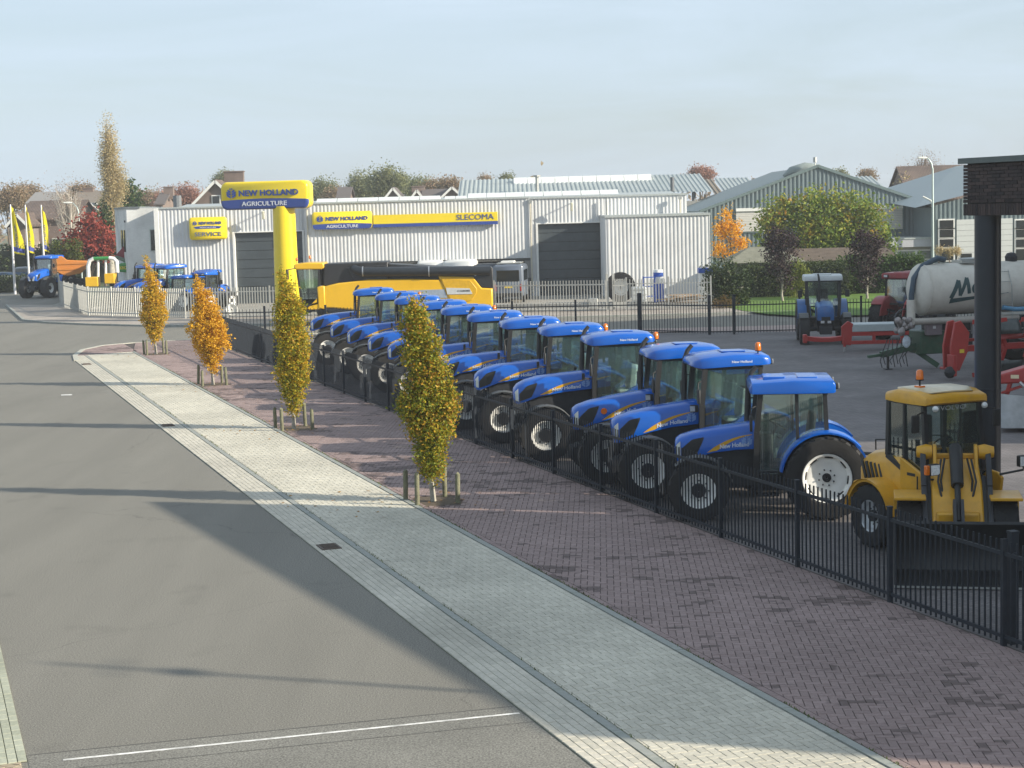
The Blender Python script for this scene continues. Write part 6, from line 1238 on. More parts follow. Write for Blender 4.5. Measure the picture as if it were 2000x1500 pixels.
circ = lambda cx, cy, rx, ry: [(cx+rx*math.cos(t*.4), cy+ry*math.sin(t*.4)) for t in range(17)]
for i, (pts, wd) in enumerate(((dense([(-.12, .02), (.18, .62)]), .15), (dense([(.18, .62), (.22, .08)]), .12), (dense([(.22, .08), (.50, .68)]), .12), (dense([(.50, .68), (.56, .12)]), .13), (circ(.80, .27, .09, .12), .11), (dense([(.93, .42), (.96, .12)]), .08), (dense([(1.10, .45), (1.20, .18)]), .11), (dense([(1.34, .48), (1.12, -.08)]), .11), (circ(1.56, .32, .10, .13), .11))): stroke(pts, wd, .012+.0015*i)
mb = MB(); mb.loft([[tsurf(.8+2.2*k/16, 2.30+.30*k/16+.0), tsurf(.82+2.2*k/16, 2.30+.30*k/16+.15*(1-k/16)+.02)] for k in range(17)], cap=False, closed=False); mb.build('painted_swoosh', DGL, tk, fix=False)
lettering('SE', lambda u, v, t: tsurf(3.72+.8*u, 2.55+.42*v), M('tank_print_pale', (.12, .17, .15), .7), tk, 'lettering', .05)
HOSE = M('hose_blue', (.03, .06, .09), .5)
MB().tube([(-.38, -.25, 1.9), (-.36, -.25, 2.6), (-.25, -.22, 3.2), (.1, -.18, 3.62), (.7, -.1, 3.86), (1.0, -.05, 3.80)], .10, 10).build('suction_hose', HOSE, tk, smooth=60); MB().tube([(-.38, -.25, 1.7), (-.38, -.25, 2.45)], .15, 12).build('hose_coupling', TAN, tk)
MB().lathe([(.0, 0), (.38, 0), (.38, .14), (.42, .15), (.42, .19), (0, .21)], (2.05, 0, zc+.86), 'z', 20).build('manhole', GREYM, tk); MB().box((2.05, 0, zc+.94), (1.1, .8, .1)).build('walkway', GREYM, tk); MB().lathe([(0, 0), (.2, .02), (.22, .2), (.15, .32), (0, .36)], (3.6, 0, zc+.85), 'z', 14).build('valve_dome', CHAS, tk)
MB().tube([(-.55, -.80, 1.72), (3.4, -.86, 1.72)], .115, 12).build('filling_pipe', M('pipe_beige', (.36, .33, .29), .5, var=.15), tk, smooth=60); MB().tube([(2.75, -.98, 2.10), (3.2, -.98, 2.02), (7.2, -.98, 2.0)], .085, 10).build('blue_pipe', M('pipe_blue', (.09, .26, .42), .4), tk, smooth=60)
ldd = MB()
for x in (2.35, 3.1): ldd.tube([(x, -1.02, 1.3), (x, -1.0, 2.3), tsurf(x-.02, 2.9, .1), tsurf(x-.03, 3.4, .1)], .015, 6)
for z in (1.35, 1.62, 1.9, 2.2): ldd.bar((2.35, -1.02, z), (3.1, -1.02, z), .02)
for z in (2.6, 3.0, 3.35): ldd.bar(tsurf(2.33, z, .1), tsurf(3.08, z, .1), .02)
ldd.bar((2.35, -1.02, 1.35), (7.5, -1.02, 1.35), .03); ldd.bar((4.6, -1.02, 1.35), (4.6, -1.02, 1.65), .03); ldd.build('ladder', GREYM, tk)
MB().bx(-.2, .9, -.62, .3, .55, 1.35).build('green_tank', GRN, tk, bevel=.03); MB().bx(.3, 7.0, -.35, .35, 1.3, 1.75).build('chassis', CHAS, tk, bevel=.02); MB().bx(-.05, .55, -.78, -.6, 1.22, 1.72).build('control_box', M('box_mauve', (.16, .13, .14), .6), tk, bevel=.02); MB().bx(1.7, 2.25, -.80, -.62, 1.2, 1.62).build('tool_box', M('box_grey', (.28, .27, .28), .6), tk, bevel=.02)
MB().box((.24, -.79, 1.5), (.1, .02, .1)).build('gauge', LENS, tk)
pm = MB(); rn = random.Random(4)
for k in range(16): pm.sphere((-.75+rn.uniform(-.25, .3), -.4+rn.uniform(-.25, .25), 1.45+rn.uniform(-.2, .35)), rn.uniform(.07, .15), 8, 5)
pm.build('pump', M('pump_metal', (.30, .27, .26), .5, .4, var=.3, scale=6), tk, smooth=60)
MB().lathe([(.36, -.04), (.40, -.04), (.40, .04), (.36, .04)], (-.55, -.1, 1.75), 'y', 20).build('pulley', CHAS, tk)
db = MB(); db.bar((.2, -.25, .9), (-1.4, 0, .55), .18, .22); db.bar((.2, .25, .9), (-1.4, 0, .55), .18, .22); db.bar((-1.4, 0, .55), (-1.9, 0, .5), .14, .1); db.bar((-.2, -.3, .65), (.5, -.55, .12), .14, .18); db.build('drawbar', GRN, tk, bevel=.01)
hs = MB()
for k in range(9): x = -1.2+k*.12; hs.tube([(x, -.1+.05*(k % 3), 1.1), (x-.2+.05*(k % 4), -.2, .75), (x-.35, -.25, .35+.1*(k % 3)), (x-.30, -.3, .12+.1*(k % 2))], .018, 5)
hs.build('hoses', BLK, tk); MB().tube([(-1.05, .2, .75), (-1.05, .2, .02)], .05, 8).box((-1.05, .2, .02), (.25, .25, .03)).build('parking_jack', CHAS, tk); MB().sphere((-.6, -.35, 1.0), .16, 8, 6, (1, .6, 1.4)).build('plastic_bag', M('bag_white', (.55, .62, .68), .4, var=.3, scale=6), tk)
for x in (4.3, 5.9):
    for sd in (-1, 1): wheel(tk, (x, sd*1.0, .72), .72, .55, .36, sd, MATS['rim_grey'], 18, .14)
arc_shell(4.3, .72, .80, .84, 20, 165, -1.3, -.7, 12).build('mudguard', M('fender_grey'), tk, smooth=40)
for k in range(4): MB().bx(.95+k*.22, 1.10+k*.22, -.66, -.5, .75+.05*(k % 2), 1.3).build('valve_block', CHAS, tk)

# ---- red reversible plough
PRED = M('plough_red', (.36, .022, .018), .45, var=.12, scale=3, coat=.15); MOULD = M('mouldboard_steel', (.06, .07, .07), .4, .5, var=.2)
pd = Vector((.96, .28, 0)).normalized(); pl_ = empty('reversible_plough', (14.6, 57.2, .006), heading(pd), 'red reversible plough with dark mouldboards before the slurry tanker', 'plough')
MB().bar((.2, 0, 1.0), (5.4, .3, 1.0), .22, .2).bar((.5, .0, 1.28), (5.2, .3, 1.28), .08, .1).build('beam', PRED, pl_, bevel=.015)
MB().prism([(-.25, .35), (.05, .30), (.35, .9), (.42, 1.55), (.1, 1.95), (-.12, 1.9), (-.28, 1.1)], 'y', -.28, -.18).prism([(-.25, .35), (.05, .30), (.35, .9), (.42, 1.55), (.1, 1.95), (-.12, 1.9), (-.28, 1.1)], 'y', .18, .28).box((.1, 0, 1.1), (.3, .4, .5)).build('headstock', PRED, pl_, bevel=.02)
MB().box((-.25, -.3, .5), (.14, .4, .7)).tube([(-.2, -.5, .35), (-.2, .5, .35)], .05, 8).build('hitch', PRED, pl_, bevel=.02); MB().sphere((-.35, -.35, .28), .2, 8, 6).build('coupling', CHAS, pl_); MB().box((.12, -.30, .95), (.16, .02, .12)).build('warning_plate', M('plate_yellow'), pl_)
for k in range(5):
    x = 1.0+k*.95; y = .05*k
    for s_ in (1, -1):
        MB().bar((x, y, 1.0), (x-.18, y-.05, 1.0+s_*.42), .12, .16).bar((x-.18, y-.05, 1.0+s_*.42), (x-.02, y-.1, 1.0+s_*.78), .09, .12).build('plough_leg', PRED, pl_, bevel=.01)
        mb = MB(); rings = []
        for i in range(6):
            u = i/5; rings.append([(x-.35+.75*u, y-.14-.30*math.sin(v*1.3)*(.4+.6*u), 1.0+s_*(.92-.48*v)) for v in (0, .33, .66, 1)])
        mb.loft(rings, cap=False, closed=False); o = mb.build('mouldboard', MOULD, pl_, smooth=60, fix=False); m_ = o.modifiers.new('t', 'SOLIDIFY'); m_.thickness = .02
        MB().prism([(x-.42, 1.0+s_*.80), (x-.02, 1.0+s_*.84), (x-.05, 1.0+s_*.97), (x-.40, 1.0+s_*.95)], 'y', y-.18, y-.15).build('share', PRED, pl_)
    MB().add([(x-.35, y-.2, 1.25), (x+.5, y-.22, 1.38), (x+.55, y-.05, 1.85), (x-.2, y-.05, 1.72)], [(0, 1, 2, 3)]).build('trash_board', PRED, pl_)
# ---- red mower with white canvas, right edge of the yard
md = empty('disc_mower', (13.25, 44.3, .006), heading((.93, -.36)), 'red mower with white canvas skirt beside the column', 'mower')
MB().loft([[(-.9, y, 1.30+.1*z) for y, z in ((-.5, -1), (.5, -1), (.5, 1), (-.5, 1))], [(.4, y, 1.55+.25*z) for y, z in ((-.6, -1), (.6, -1), (.55, 1), (-.55, 1))], [(2.2, y, 1.7+.3*z) for y, z in ((-.6, -1), (.6, -1), (.5, 1), (-.5, 1))]]).build('cover', PRED, md, bevel=.05)
MB().bar((-1.0, -.3, .75), (2.4, -.3, .8), .12, .14).bar((-1.0, .3, .75), (2.4, .3, .8), .12, .14).bar((-.6, -.4, .7), (-.4, -.45, 1.4), .1).bar((.4, -.5, .8), (.1, -.5, 1.5), .08).bar((-.9, -.45, .9), (.6, -.5, 1.45), .07).build('frame', PRED, md, bevel=.01)
mb = MB(); mb.loft([[(-.75+.2*k, -.62-.06*math.sin(k*1.3)-.1*v, 1.0-(.95)*v-.02*k*(1-v)) for v in (0, .3, .6, .92)] for k in range(14)], cap=False, closed=False); mb.build('canvas_skirt', M('canvas_white', (.42, .44, .45), .7, var=.2, scale=3), md, smooth=80, fix=False)
MB().bx(-.7, 2.2, -.5, .6, .12, .5).build('cutter_bar', PRED, md, bevel=.04); MB().tube([(-.2, -.62, 1.28), (.2, -.66, .95)], .05, 8).build('cylinder', STEEL, md); MB().box((-.32, -.575, 1.42), (.2, .02, .09)).build('badge', M('badge_cream', (.7, .6, .4), .5), md); MB().box((.55, -.66, 1.42), (.28, .02, .2)).build('sticker', PLATE, md)
# ---- red flat-deck implement
fi = empty('deck_implement', (14.1, 69.2, .006), heading((.995, -.06)), 'red implement with flat grey steel deck between old tractor and tanker', 'farm implement')
MB().bx(-.55, 2.6, -.5, .7, .98, 1.08).build('deck', M('deck_grey', (.42, .46, .46), .5, .2, var=.08), fi, bevel=.02); MB().bx(-.55, 2.6, -.52, -.44, .80, .985).bx(-.55, 2.6, .6, .7, .8, .985).build('deck_side', M('deck_grey'), fi)
MB().bar((-.6, -.45, .70), (2.6, -.45, .70), .1, .16).bar((-.6, -.45, .36), (2.6, -.45, .36), .1, .14).bar((.3, -.45, .36), (.3, -.45, .7), .12).bar((1.4, -.45, .36), (1.4, -.45, .7), .12).build('frame', PRED, fi, bevel=.01)
MB().prism([(-.95, .30), (-.6, .25), (-.5, 1.1), (-.72, 1.22), (-.98, 1.0)], 'y', -.5, -.38).build('end_plate', PRED, fi, bevel=.02); mb = MB(); mb.loft([[(-2.35+1.5*u, -.46+.0, .46-.06*math.sin(u*3)+dz) if 1 else 0 for dz in (0, .2-.04*math.sin(u*3))]+[(-2.35+1.5*u, -.30, .46-.06*math.sin(u*3)+dz) for dz in (.2, 0)] for u in (0, .2, .4, .6, .8, 1)]); mb.build('drawbar', PRED, fi, bevel=.01); MB().box((-2.4, -.38, .55), (.16, .3, .34)).build('hitch_eye', PRED, fi, bevel=.03)
MB().tube([(-.85, -.45, .5), (-.85, -.45, .2)], .06, 8).build('leg', PRED, fi); MB().tube([(-.85, -.45, .2), (-.85, -.45, 0)], .035, 8).build('leg_tube', STEEL, fi)

# ---- combine harvester
YC = 93.6; CYEL = M('combine_yellow', (.74, .43, .012), .35, var=.05, scale=1.5, coat=.4); CBLK = M('combine_black', (.022, .022, .024), .45, var=.2, scale=2)
cb = empty('combine_harvester', (D(760, 560, YC).x, YC, 0), 0, 'yellow combine harvester with black grain tank behind the tractor row', 'combine harvester')
def pz(px, py): p = D(px, py, YC); return (p.x-cb.location.x, p.z)
def pan(pts, y0, y1, name, mat, bevel=0, par=cb): return MB().prism([pz(*p) for p in pts], 'y', y0, y1).build(name, mat, par, bevel=bevel)
BODY = [(622, 562), (660, 553), (720, 546), (800, 545), (858, 546), (872, 562), (880, 600), (760, 616), (700, 617), (690, 606), (650, 602), (622, 602)]
pan(BODY, -.0, 1.6, 'side_panel', CYEL, .08); pan([(636, 600), (690, 606), (700, 617), (640, 612)], .05, 1.5, 'underframe', CBLK)
pan([(619, 560), (634, 558), (636, 604), (622, 603)], -.04, 1.6, 'corner_panel', CYEL, .06)
pan([(855, 539), (925, 541), (941, 562), (962, 563), (963, 602), (935, 606), (880, 602), (866, 560)], -.02, 1.6, 'rear_hood', CYEL, .08)
pan([(862, 545), (918, 547), (931, 563), (931, 572), (921, 587), (884, 594), (868, 560)], -.05, 0, 'recess_panel', M('combine_yellow_deep', (.62, .36, .012), .4), .02)
pan([(798, 567), (868, 565), (874, 582), (800, 582)], -.03, 0, 'silver_band', M('band_silver', (.36, .42, .5), .35, .3)); pan([(871, 562), (917, 563), (923, 574), (874, 575)], -.075, -.04, 'model_plate', M('plate_pale', (.5, .52, .52), .5))
a_, b_ = pz(893, 570), pz(918, 566); lettering('CX8080', lambda u, v, t: Vector((a_[0]+(b_[0]-a_[0])*u, -.085, a_[1]+(b_[1]-a_[1])*v*1.0)), BLK, cb, 'lettering', .02)
pan([(632, 516), (757, 511), (757, 546), (720, 548), (660, 555), (630, 560)], .15, 2.6, 'grain_tank', CBLK, .05); pan([(757, 516), (905, 524), (940, 548), (757, 548)], .3, 2.5, 'engine_deck', CBLK, .05); pan([(676, 523), (757, 517), (757, 546), (690, 549)], .08, .3, 'tank_panel', CBLK, .04)
pan([(924, 542), (957, 521), (962, 524), (963, 563), (941, 562)], .0, 1.5, 'rear_shield', CBLK, .04)
p0, p1, p2 = pz(690, 527), pz(707, 531), pz(958, 528); MB().tube([(p0[0]-.1, .5, p0[1]+.15), (p0[0]+.1, .1, p0[1]), (p1[0], -.05, p1[1]), (p2[0], -.05, p2[1])], [.2, .24, .25, .25], 14).build('unloading_auger', M('auger_blueblack', (.02, .024, .03), .35), cb, smooth=60)
for px in (709, 838): q = pz(px, 530); MB().lathe([(.26, -.03), (.275, -.03), (.275, .03), (.26, .03)], (q[0], -.05, q[1]), 'x', 20).build('auger_clamp', STEEL, cb)
# cab
pan([(575, 516), (600, 513), (632, 513), (633, 523), (628, 526), (578, 527), (573, 522)], -.05, 2.2, 'cab_roof', CYEL, .06); pan([(582, 528), (622, 527), (618, 590), (600, 600), (590, 598)], .05, .07, 'side_window', TGL); pan([(578, 528), (584, 528), (592, 600), (588, 600)], .02, 2.1, 'front_window', TGL)
for yy in (.05, 2.1):
    fr2 = MB()
    for p, q in (((580, 527), (591, 600)), ((623, 526), (621, 592)), ((591, 600), (621, 592))): u, v = pz(*p), pz(*q); fr2.bar((u[0], yy, u[1]), (v[0], yy, v[1]), .1)
    fr2.build('cab_frame', CBLK, cb)
u = pz(606, 570); MB().box((u[0], 1.0, u[1]-.1), (.6, .6, .5)).box((u[0]+.3, 1.0, u[1]+.35), (.18, .6, .9)).build('seat', SEAT, cb); u = pz(600, 590); MB().box((u[0], 1.0, u[1]), (.9, 1.9, .3)).build('cab_floor', CBLK, cb)
pan([(600, 602), (625, 577), (625, 604), (604, 605)], .0, .5, 'step_panel', CYEL, .02); u, v = pz(573, 530), pz(580, 600)
l2 = MB(); 
for k in range(6): l2.bar((v[0]-.35, -.2, v[1]-.2+.3*k), (v[0]+.05, -.2, v[1]-.2+.3*k), .04)
l2.bar((v[0]-.38, -.2, v[1]-.5), (v[0]-.45, -.2, v[1]+1.5), .04); l2.bar((v[0]+.06, -.2, v[1]-.5), (v[0], -.2, v[1]+1.5), .04); l2.build('ladder', M('ladder_yellow', (.62, .42, .02), .5), cb)
u = pz(563, 532); o = MB().tube([(pz(576, 522)[0], .0, u[1]+.2), (u[0], -.35, u[1]+.15)], .03, 6).build('mirror_arm', CBLK, cb); MB().box((u[0], -.4, u[1]-.1), (.12, .3, .55)).build('mirror', CBLK, o, bevel=.03)
u = pz(575, 515); beacon(cb, None, u[0]+.1, .2, u[1]+.15); u = pz(598, 510); beacon(cb, None, u[0], 1.8, u[1]+.08)
u = pz(650, 600)[0]; wheel(cb, (u, .6, .95), .95, .7, .45, -1, M('rim_combine', (.6, .42, .03), .5), 18); wheel(cb, (u, 2.6, .95), .95, .7, .45, 1, MATS['rim_combine'], 18); u = pz(905, 600)[0]
for y, s_ in ((.45, -1), (2.3, 1)): wheel(cb, (u, y, .65), .65, .45, .32, s_, MATS['rim_combine'], 16)
u, v = pz(640, 605), pz(900, 605); MB().bx(u[0]+.6, v[0], .5, 2.2, .6, u[1]+.1).build('chassis', CBLK, cb)
u = pz(562, 600); MB().loft([[(u[0]+1.4, .6, 1.5), (u[0]+1.4, 2.0, 1.5), (u[0]+1.4, 2.0, .8), (u[0]+1.4, .6, .8)], [(u[0], .6, .9), (u[0], 2.0, .9), (u[0], 2.0, .3), (u[0], .6, .3)]]).build('feeder_house', CBLK, cb)

# ---- vans and cars
def van(label, loc, hd, col, L_=4.9, Wd=1.95, Hh=2.4, name='van', group=None, cat='van', wagon=True):
    """x forward; body with windows, lamps, plates and wheels"""
    r = empty(name, loc, heading(hd), label, cat, group); w2 = Wd/2
    if wagon: secs = [(-L_*.5, w2*.90, .5, Hh*.97), (-L_*.5+.08, w2*.97, .45, Hh), (L_*.10, w2, .42, Hh), (L_*.24, w2*.98, .42, Hh*.95), (L_*.36, w2*.95, .42, Hh*.58), (L_*.48, w2*.88, .42, Hh*.46), (L_*.5, w2*.8, .5, Hh*.38)]
    else: secs = [(-L_*.5, w2*.86, .45, Hh*.62), (-L_*.47, w2*.95, .36, Hh*.68), (-L_*.34, w2*.95, .34, Hh*.95), (-L_*.1, w2*.96, .34, Hh), (L_*.08, w2*.96, .34, Hh*.97), (L_*.24, w2*.97, .34, Hh*.66), (L_*.46, w2*.9, .36, Hh*.55), (L_*.5, w2*.78, .45, Hh*.42)]
    MB().loft([ring(x, h, a, b, .16, .03) for x, h, a, b in secs]).build('body', col, r, smooth=45)
    MB().bx(-L_*.5-.012, -L_*.5+.02, -w2*.74, w2*.74, Hh*.56, Hh*.86).build('rear_window', DARKGL, r, bevel=.01)
    for sd in (1, -1):
        MB().bx(-L_*.38, L_*.10, sd*w2*.97, sd*(w2+.012), Hh*.58, Hh*.86).build('side_window', DARKGL, r); MB().box((-L_*.5, sd*w2*.83, Hh*.40), (.06, .12, .42)).build('tail_light', REDL, r, bevel=.01); MB().box((L_*.495, sd*w2*.6, Hh*.36), (.06, .28, .14)).build('headlight', LENS, r, bevel=.01)
        MB().box((L_*.22, sd*(w2+.1), Hh*.55), (.1, .2, .22)).build('mirror', BLK, r, bevel=.02)
        for x in (-L_*.32, L_*.32): wheel(r, (x, sd*(w2-.1), .33), .33, .22, .2, sd, MATS['rim_grey'], 0.5 and 1, .06)
    MB().box((-L_*.5-.02, 0, .52), (.14, Wd*.95, .22)).build('bumper', BLK, r, bevel=.03); MB().box((L_*.5-.02, 0, .5), (.14, Wd*.85, .2)).build('bumper', BLK, r, bevel=.03); MB().box((-L_*.5-.02, 0, Hh*.42), (.02, .52, .12)).build('number_plate', PLATE, r); MB().box((L_*.5+.04, 0, .5), (.02, .5, .11)).build('number_plate', PLATE, r)
    MB().add([(L_*.25, -w2*.85, Hh*.92), (L_*.25, w2*.85, Hh*.92), (L_*.37, w2*.85, Hh*.60), (L_*.37, -w2*.85, Hh*.60)] if wagon else [(L_*.10, -w2*.82, Hh*.945), (L_*.10, w2*.82, Hh*.945), (L_*.245, w2*.85, Hh*.68), (L_*.245, -w2*.85, Hh*.68)], [(0, 1, 2, 3)]).xf(Matrix.Translation((.03, 0, .03))).build('windscreen', DARKGL, r, fix=False)
    return r
VG = M('van_greyblue', (.13, .155, .195), .35, .2, var=.04, coat=.5); VW = M('van_white', (.66, .67, .66), .35, var=.04, coat=.4); VD = M('car_dark', (.03, .04, .055), .3, .3, coat=.6)
p = D(1000, 560, 110); v = van('grey blue van with yellow plate parked before the open bay', (p.x, 112.4, .085), (.10, .99), VG); MB().bx(-1.9, .4, -.75, .75, 2.46, 2.52).build('roof_rack', GREYM, v); MB().bx(-1.6, -.4, -.3, .5, 2.52, 2.62).build('roof_load', WHITEP, v)
p = D(903, 560, 114); van('white van behind the combine harvester, wider of two', (p.x, 117.8, .085), (.12, .99), VW, 5.2, 2.0, 2.62)
p = D(838, 560, 115); van('narrow white van behind the combine harvester', (p.x, 118.2, .085), (-.05, .99), VW, 4.6, 1.8, 2.62)
p = D(945, 560, 116); van('dark van beside the grey blue van in the open bay', (p.x+.3, 118.6, .085), (0, 1), VD, 4.6, 1.75, 2.3)
for i, (px, Y, hd, col, wg_, lab) in enumerate(((12, 160, (.95, .2), VD, False, 'dark parked car behind the low hedge'), (48, 158, (.2, -.97), VD, True, 'dark people carrier with orange badge beside the big tractor'), (106, 163, (.5, -.86), VW, True, 'white van with red roof lamp behind the third flag'))):
    p = D(px, 500, Y); v = van(lab, (p.x, Y, .0), hd, col, 4.4, 1.8, 1.5 if not wg_ else 1.95, 'car' if not wg_ else 'van', None, 'car' if not wg_ else 'van', wg_)
    if i == 2: MB().box((.2, 0, 2.02), (.25, .7, .14)).build('roof_lamp', REDL, v)
# ---- things on the workshop forecourt
p = D(1212, 570, 107.5); w_ = empty('wheel_assembly', (p.x, 107.5, .085), rad(-6), 'huge tractor wheel with pale rim leaning on the workshop', 'wheel'); wheel(w_, (0, 0, .93), .93, .62, .50, -1, M('rim_pale', (.55, .56, .54), .4, .3), 18)
p = D(452, 597, 104.2); w_ = empty('loose_rim_disc', (p.x, 104.2, .085), rad(14), 'bare white wheel rim standing behind the light fence', 'wheel rim'); MB().lathe([(.36, -.16), (.34, -.20), (.28, -.12), (.2, -.06), (.05, -.06), (.0, -.06)], (0, 0, .37), 'y', 28).lathe([(.36, -.16), (.33, 0), (.36, .16)], (0, 0, .37), 'y', 28).build('rim', RIMW, w_, smooth=40); MB().lathe([(.05, -.065), (.05, -.08), (0, -.08)], (0, 0, .37), 'y', 12).build('hub_hole', CHAS, w_)
p = D(1286, 560, 106.5); r = empty('blue_banded_drum', (p.x, 106.5, .085), 0, 'white drum with blue band standing on blue stand', 'drum'); MB().lathe([(0, 1.15), (.30, 1.15), (.30, 1.95), (.28, 1.98), (0, 1.99)], (0, 0, 0), 'z', 20).build('drum', WHITEP, r, smooth=40); MB().lathe([(.303, 1.55), (.305, 1.56), (.305, 1.80), (.303, 1.81)], (0, 0, 0), 'z', 20).build('band', M('drum_blue', (.03, .09, .40), .4), r); MB().bx(-.3, .3, -.3, .3, .0, 1.14).build('stand', M('drum_blue'), r, bevel=.02)
p = D(1268, 560, 106); r = empty('storage_rack', (p.x, 106, .085), 0, 'blue steel rack beside the banded drum', 'rack'); 
for x in (-.35, .35):
    for y in (-.3, .3): MB().bar((x, y, 0), (x, y, 1.6), .05).build('upright', M('drum_blue'), r)
for z in (.4, 1.0, 1.55): MB().box((0, 0, z), (.75, .65, .04)).build('shelf', M('drum_blue'), r)
p = D(1248, 590, 104.5); r = empty('liquid_container', (p.x, 104.5, .085), 0, 'white caged liquid container before the big wheel', 'container'); MB().bx(-.42, .42, -.45, .45, .15, 1.05).build('bottle', M('plastic_white', (.6, .63, .64), .4), r, bevel=.06); MB().bx(-.48, .48, -.5, .5, 0, .13).build('pallet', GREYM, r)
cg = MB()
for k in range(6): x = -.46+k*.184; cg.bar((x, -.49, .1), (x, -.49, 1.1), .025)
for z in (.3, .6, .9, 1.1): cg.bar((-.46, -.49, z), (.46, -.49, z), .025)
cg.build('cage', GREYM, r)
p = D(1378, 550, 105.5); r = empty('wall_tank', (p.x, 105.5, .085), 0, 'white tank with dark blue lid beside the evergreen shrub', 'tank'); MB().bx(-.4, .4, -.4, .4, 0, 1.75).build('tank', WHITEP, r, bevel=.05); MB().bx(-.45, .45, -.45, .45, 1.75, 2.05).build('lid', M('drum_blue'), r, bevel=.04)
p = D(1330, 590, 104); r = empty('timber_pile', (p.x, 104, .085), 0, 'low pile of timber and scrap behind the light fence', 'pile'); rn = random.Random(3)
for k in range(9): a = rn.uniform(-.3, .3); MB().box((rn.uniform(-.6, .6), rn.uniform(-.4, .4), .1+.09*k*.6), (rn.uniform(1.2, 2.4), .14, .07), rz=a, ry=rn.uniform(-.12, .12)).build('plank', M('scrap_wood', (.26, .19, .13), .9, var=.3), r)
# bale wrapper
p = D(200, 560, 114); bw = empty('bale_wrapper', (p.x, 114, .085), 0, 'bale wrapper with white hoop frame and yellow boxes', 'farm implement'); q = lambda px, py: (D(px, py, 114).x-p.x, D(px, py, 114).z-.085)
hoop = [(173, 545), (172, 520), (175, 509), (183, 505)]; MB().tube([(q(*a)[0], 0, q(*a)[1]) for a in hoop], .13, 10).build('hoop', WHITEP, bw, smooth=60); MB().tube([(q(*a)[0], 0, q(*a)[1]) for a in ((213, 504), (222, 505), (228, 511), (229, 532))], .13, 10).build('hoop', WHITEP, bw, smooth=60); MB().tube([(q(*a)[0], 0, q(*a)[1]) for a in ((183, 505), (213, 504))], .12, 10).build('hoop_bar', M('john_green', (.03, .23, .05), .4, coat=.3), bw)
for px in (191, 206): a, b = q(px, 506), q(px, 548); MB().tube([(a[0], .1, a[1]), (b[0], .1, b[1])], .08, 8).build('upright', WHITEP, bw)
for x0_, x1_, y0_, y1_ in ((169, 194, 541, 559), (206, 226, 534, 553)): a, b = q(x0_, y0_), q(x1_, y1_); MB().bx(a[0], b[0], -.4, .4, b[1], a[1]).build('yellow_box', M('combine_yellow'), bw, bevel=.03)
a, b = q(160, 566), q(222, 566); MB().bx(a[0], b[0], -.9, .9, .3, a[1]+.15).build('base_frame', GRN, bw, bevel=.04)
for x in (a[0]+.4, b[0]-.3): wheel(bw, (x, -.9, .4), .4, .3, .2, -1, MATS['rim_grey'], 12, .06)
# green forage machine with red shield
p = D(250, 520, 122); gm = empty('forage_machine', (p.x, 122, .085), 0, 'green machine with raised red triangular shield beside the office block', 'farm implement'); q = lambda px, py: (D(px, py, 122).x-p.x, D(px, py, 122).z-.085)
MB().prism([q(231, 530), q(234, 517), q(242, 513), q(264, 512), q(269, 520), q(270, 532)], 'y', -.9, .9).build('bonnet', M('john_green'), gm, bevel=.08); MB().prism([q(226, 500), q(243, 481), q(251, 505), q(240, 507)], 'y', -.3, .3).build('red_shield', M('shield_red', (.22, .03, .04), .5), gm, bevel=.02); MB().prism([q(212, 503), q(230, 499), q(246, 504), q(254, 513), q(244, 511), q(228, 504)], 'y', -.5, .3).build('chute', M('chute_grey_green', (.12, .17, .13), .5), gm, bevel=.03)
MB().bx(-1.2, 1.2, -.7, .7, .4, 1.6).build('chassis', CHAS, gm); a = q(240, 517); lettering('KRONE', lambda u, v, t: Vector((a[0]+.75*u, -.93, a[1]-.3+.22*v)), M('plate_yellow'), gm, 'lettering', .02)
for x in (-.8, .8): wheel(gm, (x, -.8, .5), .5, .35, .25, -1, MATS['rim_grey'], 14, .06)
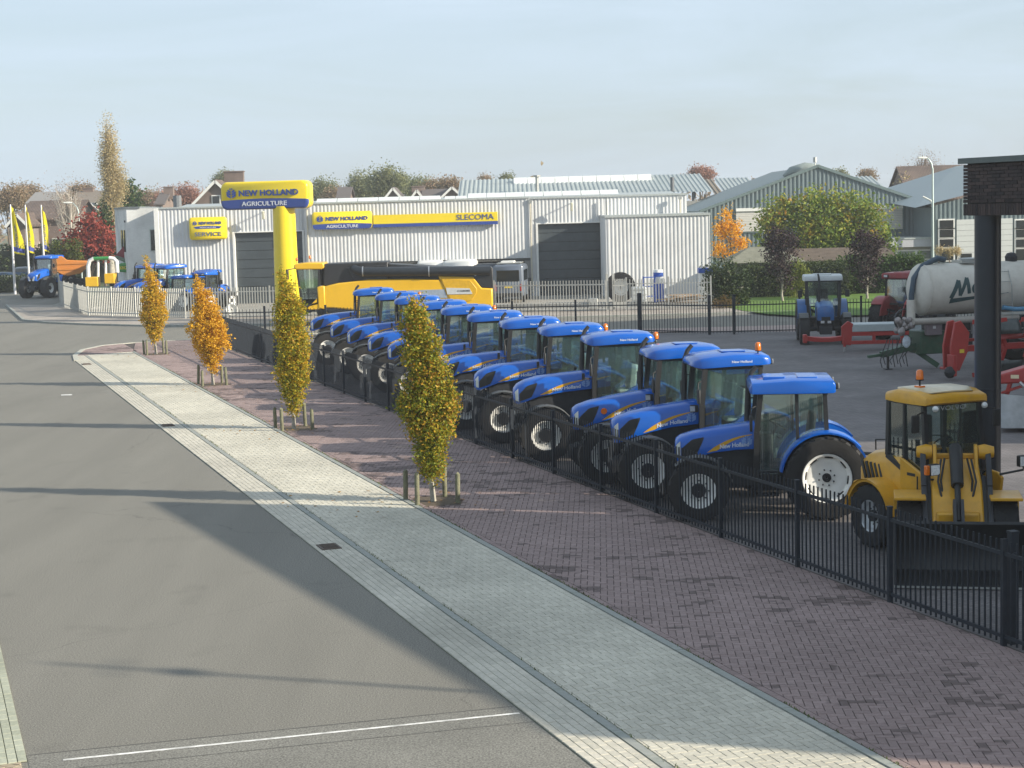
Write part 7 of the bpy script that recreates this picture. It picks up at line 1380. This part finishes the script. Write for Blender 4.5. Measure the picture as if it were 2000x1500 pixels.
# orange dump trailer
TOR = M('trailer_orange', (.48, .17, .025), .45, var=.1, scale=2, dirt=((.25, .13, .06), .4, 2)); YD = 139.5
p = D(135, 550, YD); dt = empty('dump_trailer', (p.x, YD, 0), rad(14), 'orange brown tipping trailer behind the big blue tractor', 'trailer'); q = lambda px, py: ((D(px, py, YD).x-p.x), D(px, py, YD).z)
MB().prism([q(104, 501), q(121, 500), q(131, 508), q(170, 510), q(170, 521), q(158, 534), q(128, 540), q(110, 530)], 'y', -.1, 2.2).build('skip', TOR, dt, bevel=.05)
for py in (513, 524): a, b = q(112, py+2), q(168, py); MB().bar((a[0], -.13, a[1]), (b[0], -.13, b[1]), .08, .16).build('skip_rib', TOR, dt)
a, b = q(118, 545), q(165, 545); MB().bx(a[0], b[0], .4, 1.7, .7, 1.35).build('chassis', CHAS, dt)
for x in (a[0]+.8, b[0]-.5):
    for y, s_ in ((.1, -1), (2.0, 1)): wheel(dt, (x, y, .6), .6, .45, .32, s_, MATS['rim_grey'], 16, .1)
hedge('tall dark green hedge wall behind the parked cars', -62, -36.5, 168, 3.6, n=260, sv=64, size=.3, lm=DGREEN)
rf_ = empty('blue_railed_fence', (0, 0, 0), 0, 'low bar fence with blue top rail behind the clipped hedge', 'fence'); MB().bar((-55, 153, 1.55), (-40, 152, 1.55), .1, .22).build('top_rail', M('rail_blue', (.06, .11, .20), .5), rf_); _mesh['lowbar'] = MB().box((0, 0, .8), (.06, .06, 1.5)).mesh('bar', WFEN)
for k in range(60): o = link('bar', _mesh['lowbar'], rf_); o.location = (-55+.25*k, 153-.0167*k, 0)
# unseen mast on the canopy roof, added so its shadow crosses the road
am = empty('shadow_mast', (17.5, 15.2, 6.68), 0, 'slim antenna mast standing on the brick canopy roof', 'mast')
MB().tube([(0, 0, 0), (0, 0, 3.4)], [.055, .045], 10).build('pole', LAMP, am, smooth=60); MB().box((0, 0, .03), (.35, .35, .06)).build('base_plate', GREYM, am)
MB().box((0, 0, 2.55), (.12, .34, .22)).build('floodlight', BLK, am, bevel=.02); MB().bar((0, -.45, 2.95), (0, .45, 2.95), .03).build('mast_crossbar', GREYM, am)
# ================================================================== HAZE
mb = MB(); mb.bx(-740, 740, -170, 940, -1.03, 18.5); hz_ = mb.build('haze', None); hz_['kind'] = 'stuff'
hm = bpy.data.materials.new('haze'); hm.use_nodes = True; hn = hm.node_tree; hn.nodes.remove(hn.nodes['Principled BSDF']); pv = hn.nodes.new('ShaderNodeVolumePrincipled')
pv.inputs['Color'].default_value = (.93, .96, 1, 1); pv.inputs['Density'].default_value = .0005; pv.inputs['Anisotropy'].default_value = .2
hn.links.new(pv.outputs[0], hn.nodes['Material Output'].inputs['Volume']); hz_.data.materials.append(hm)
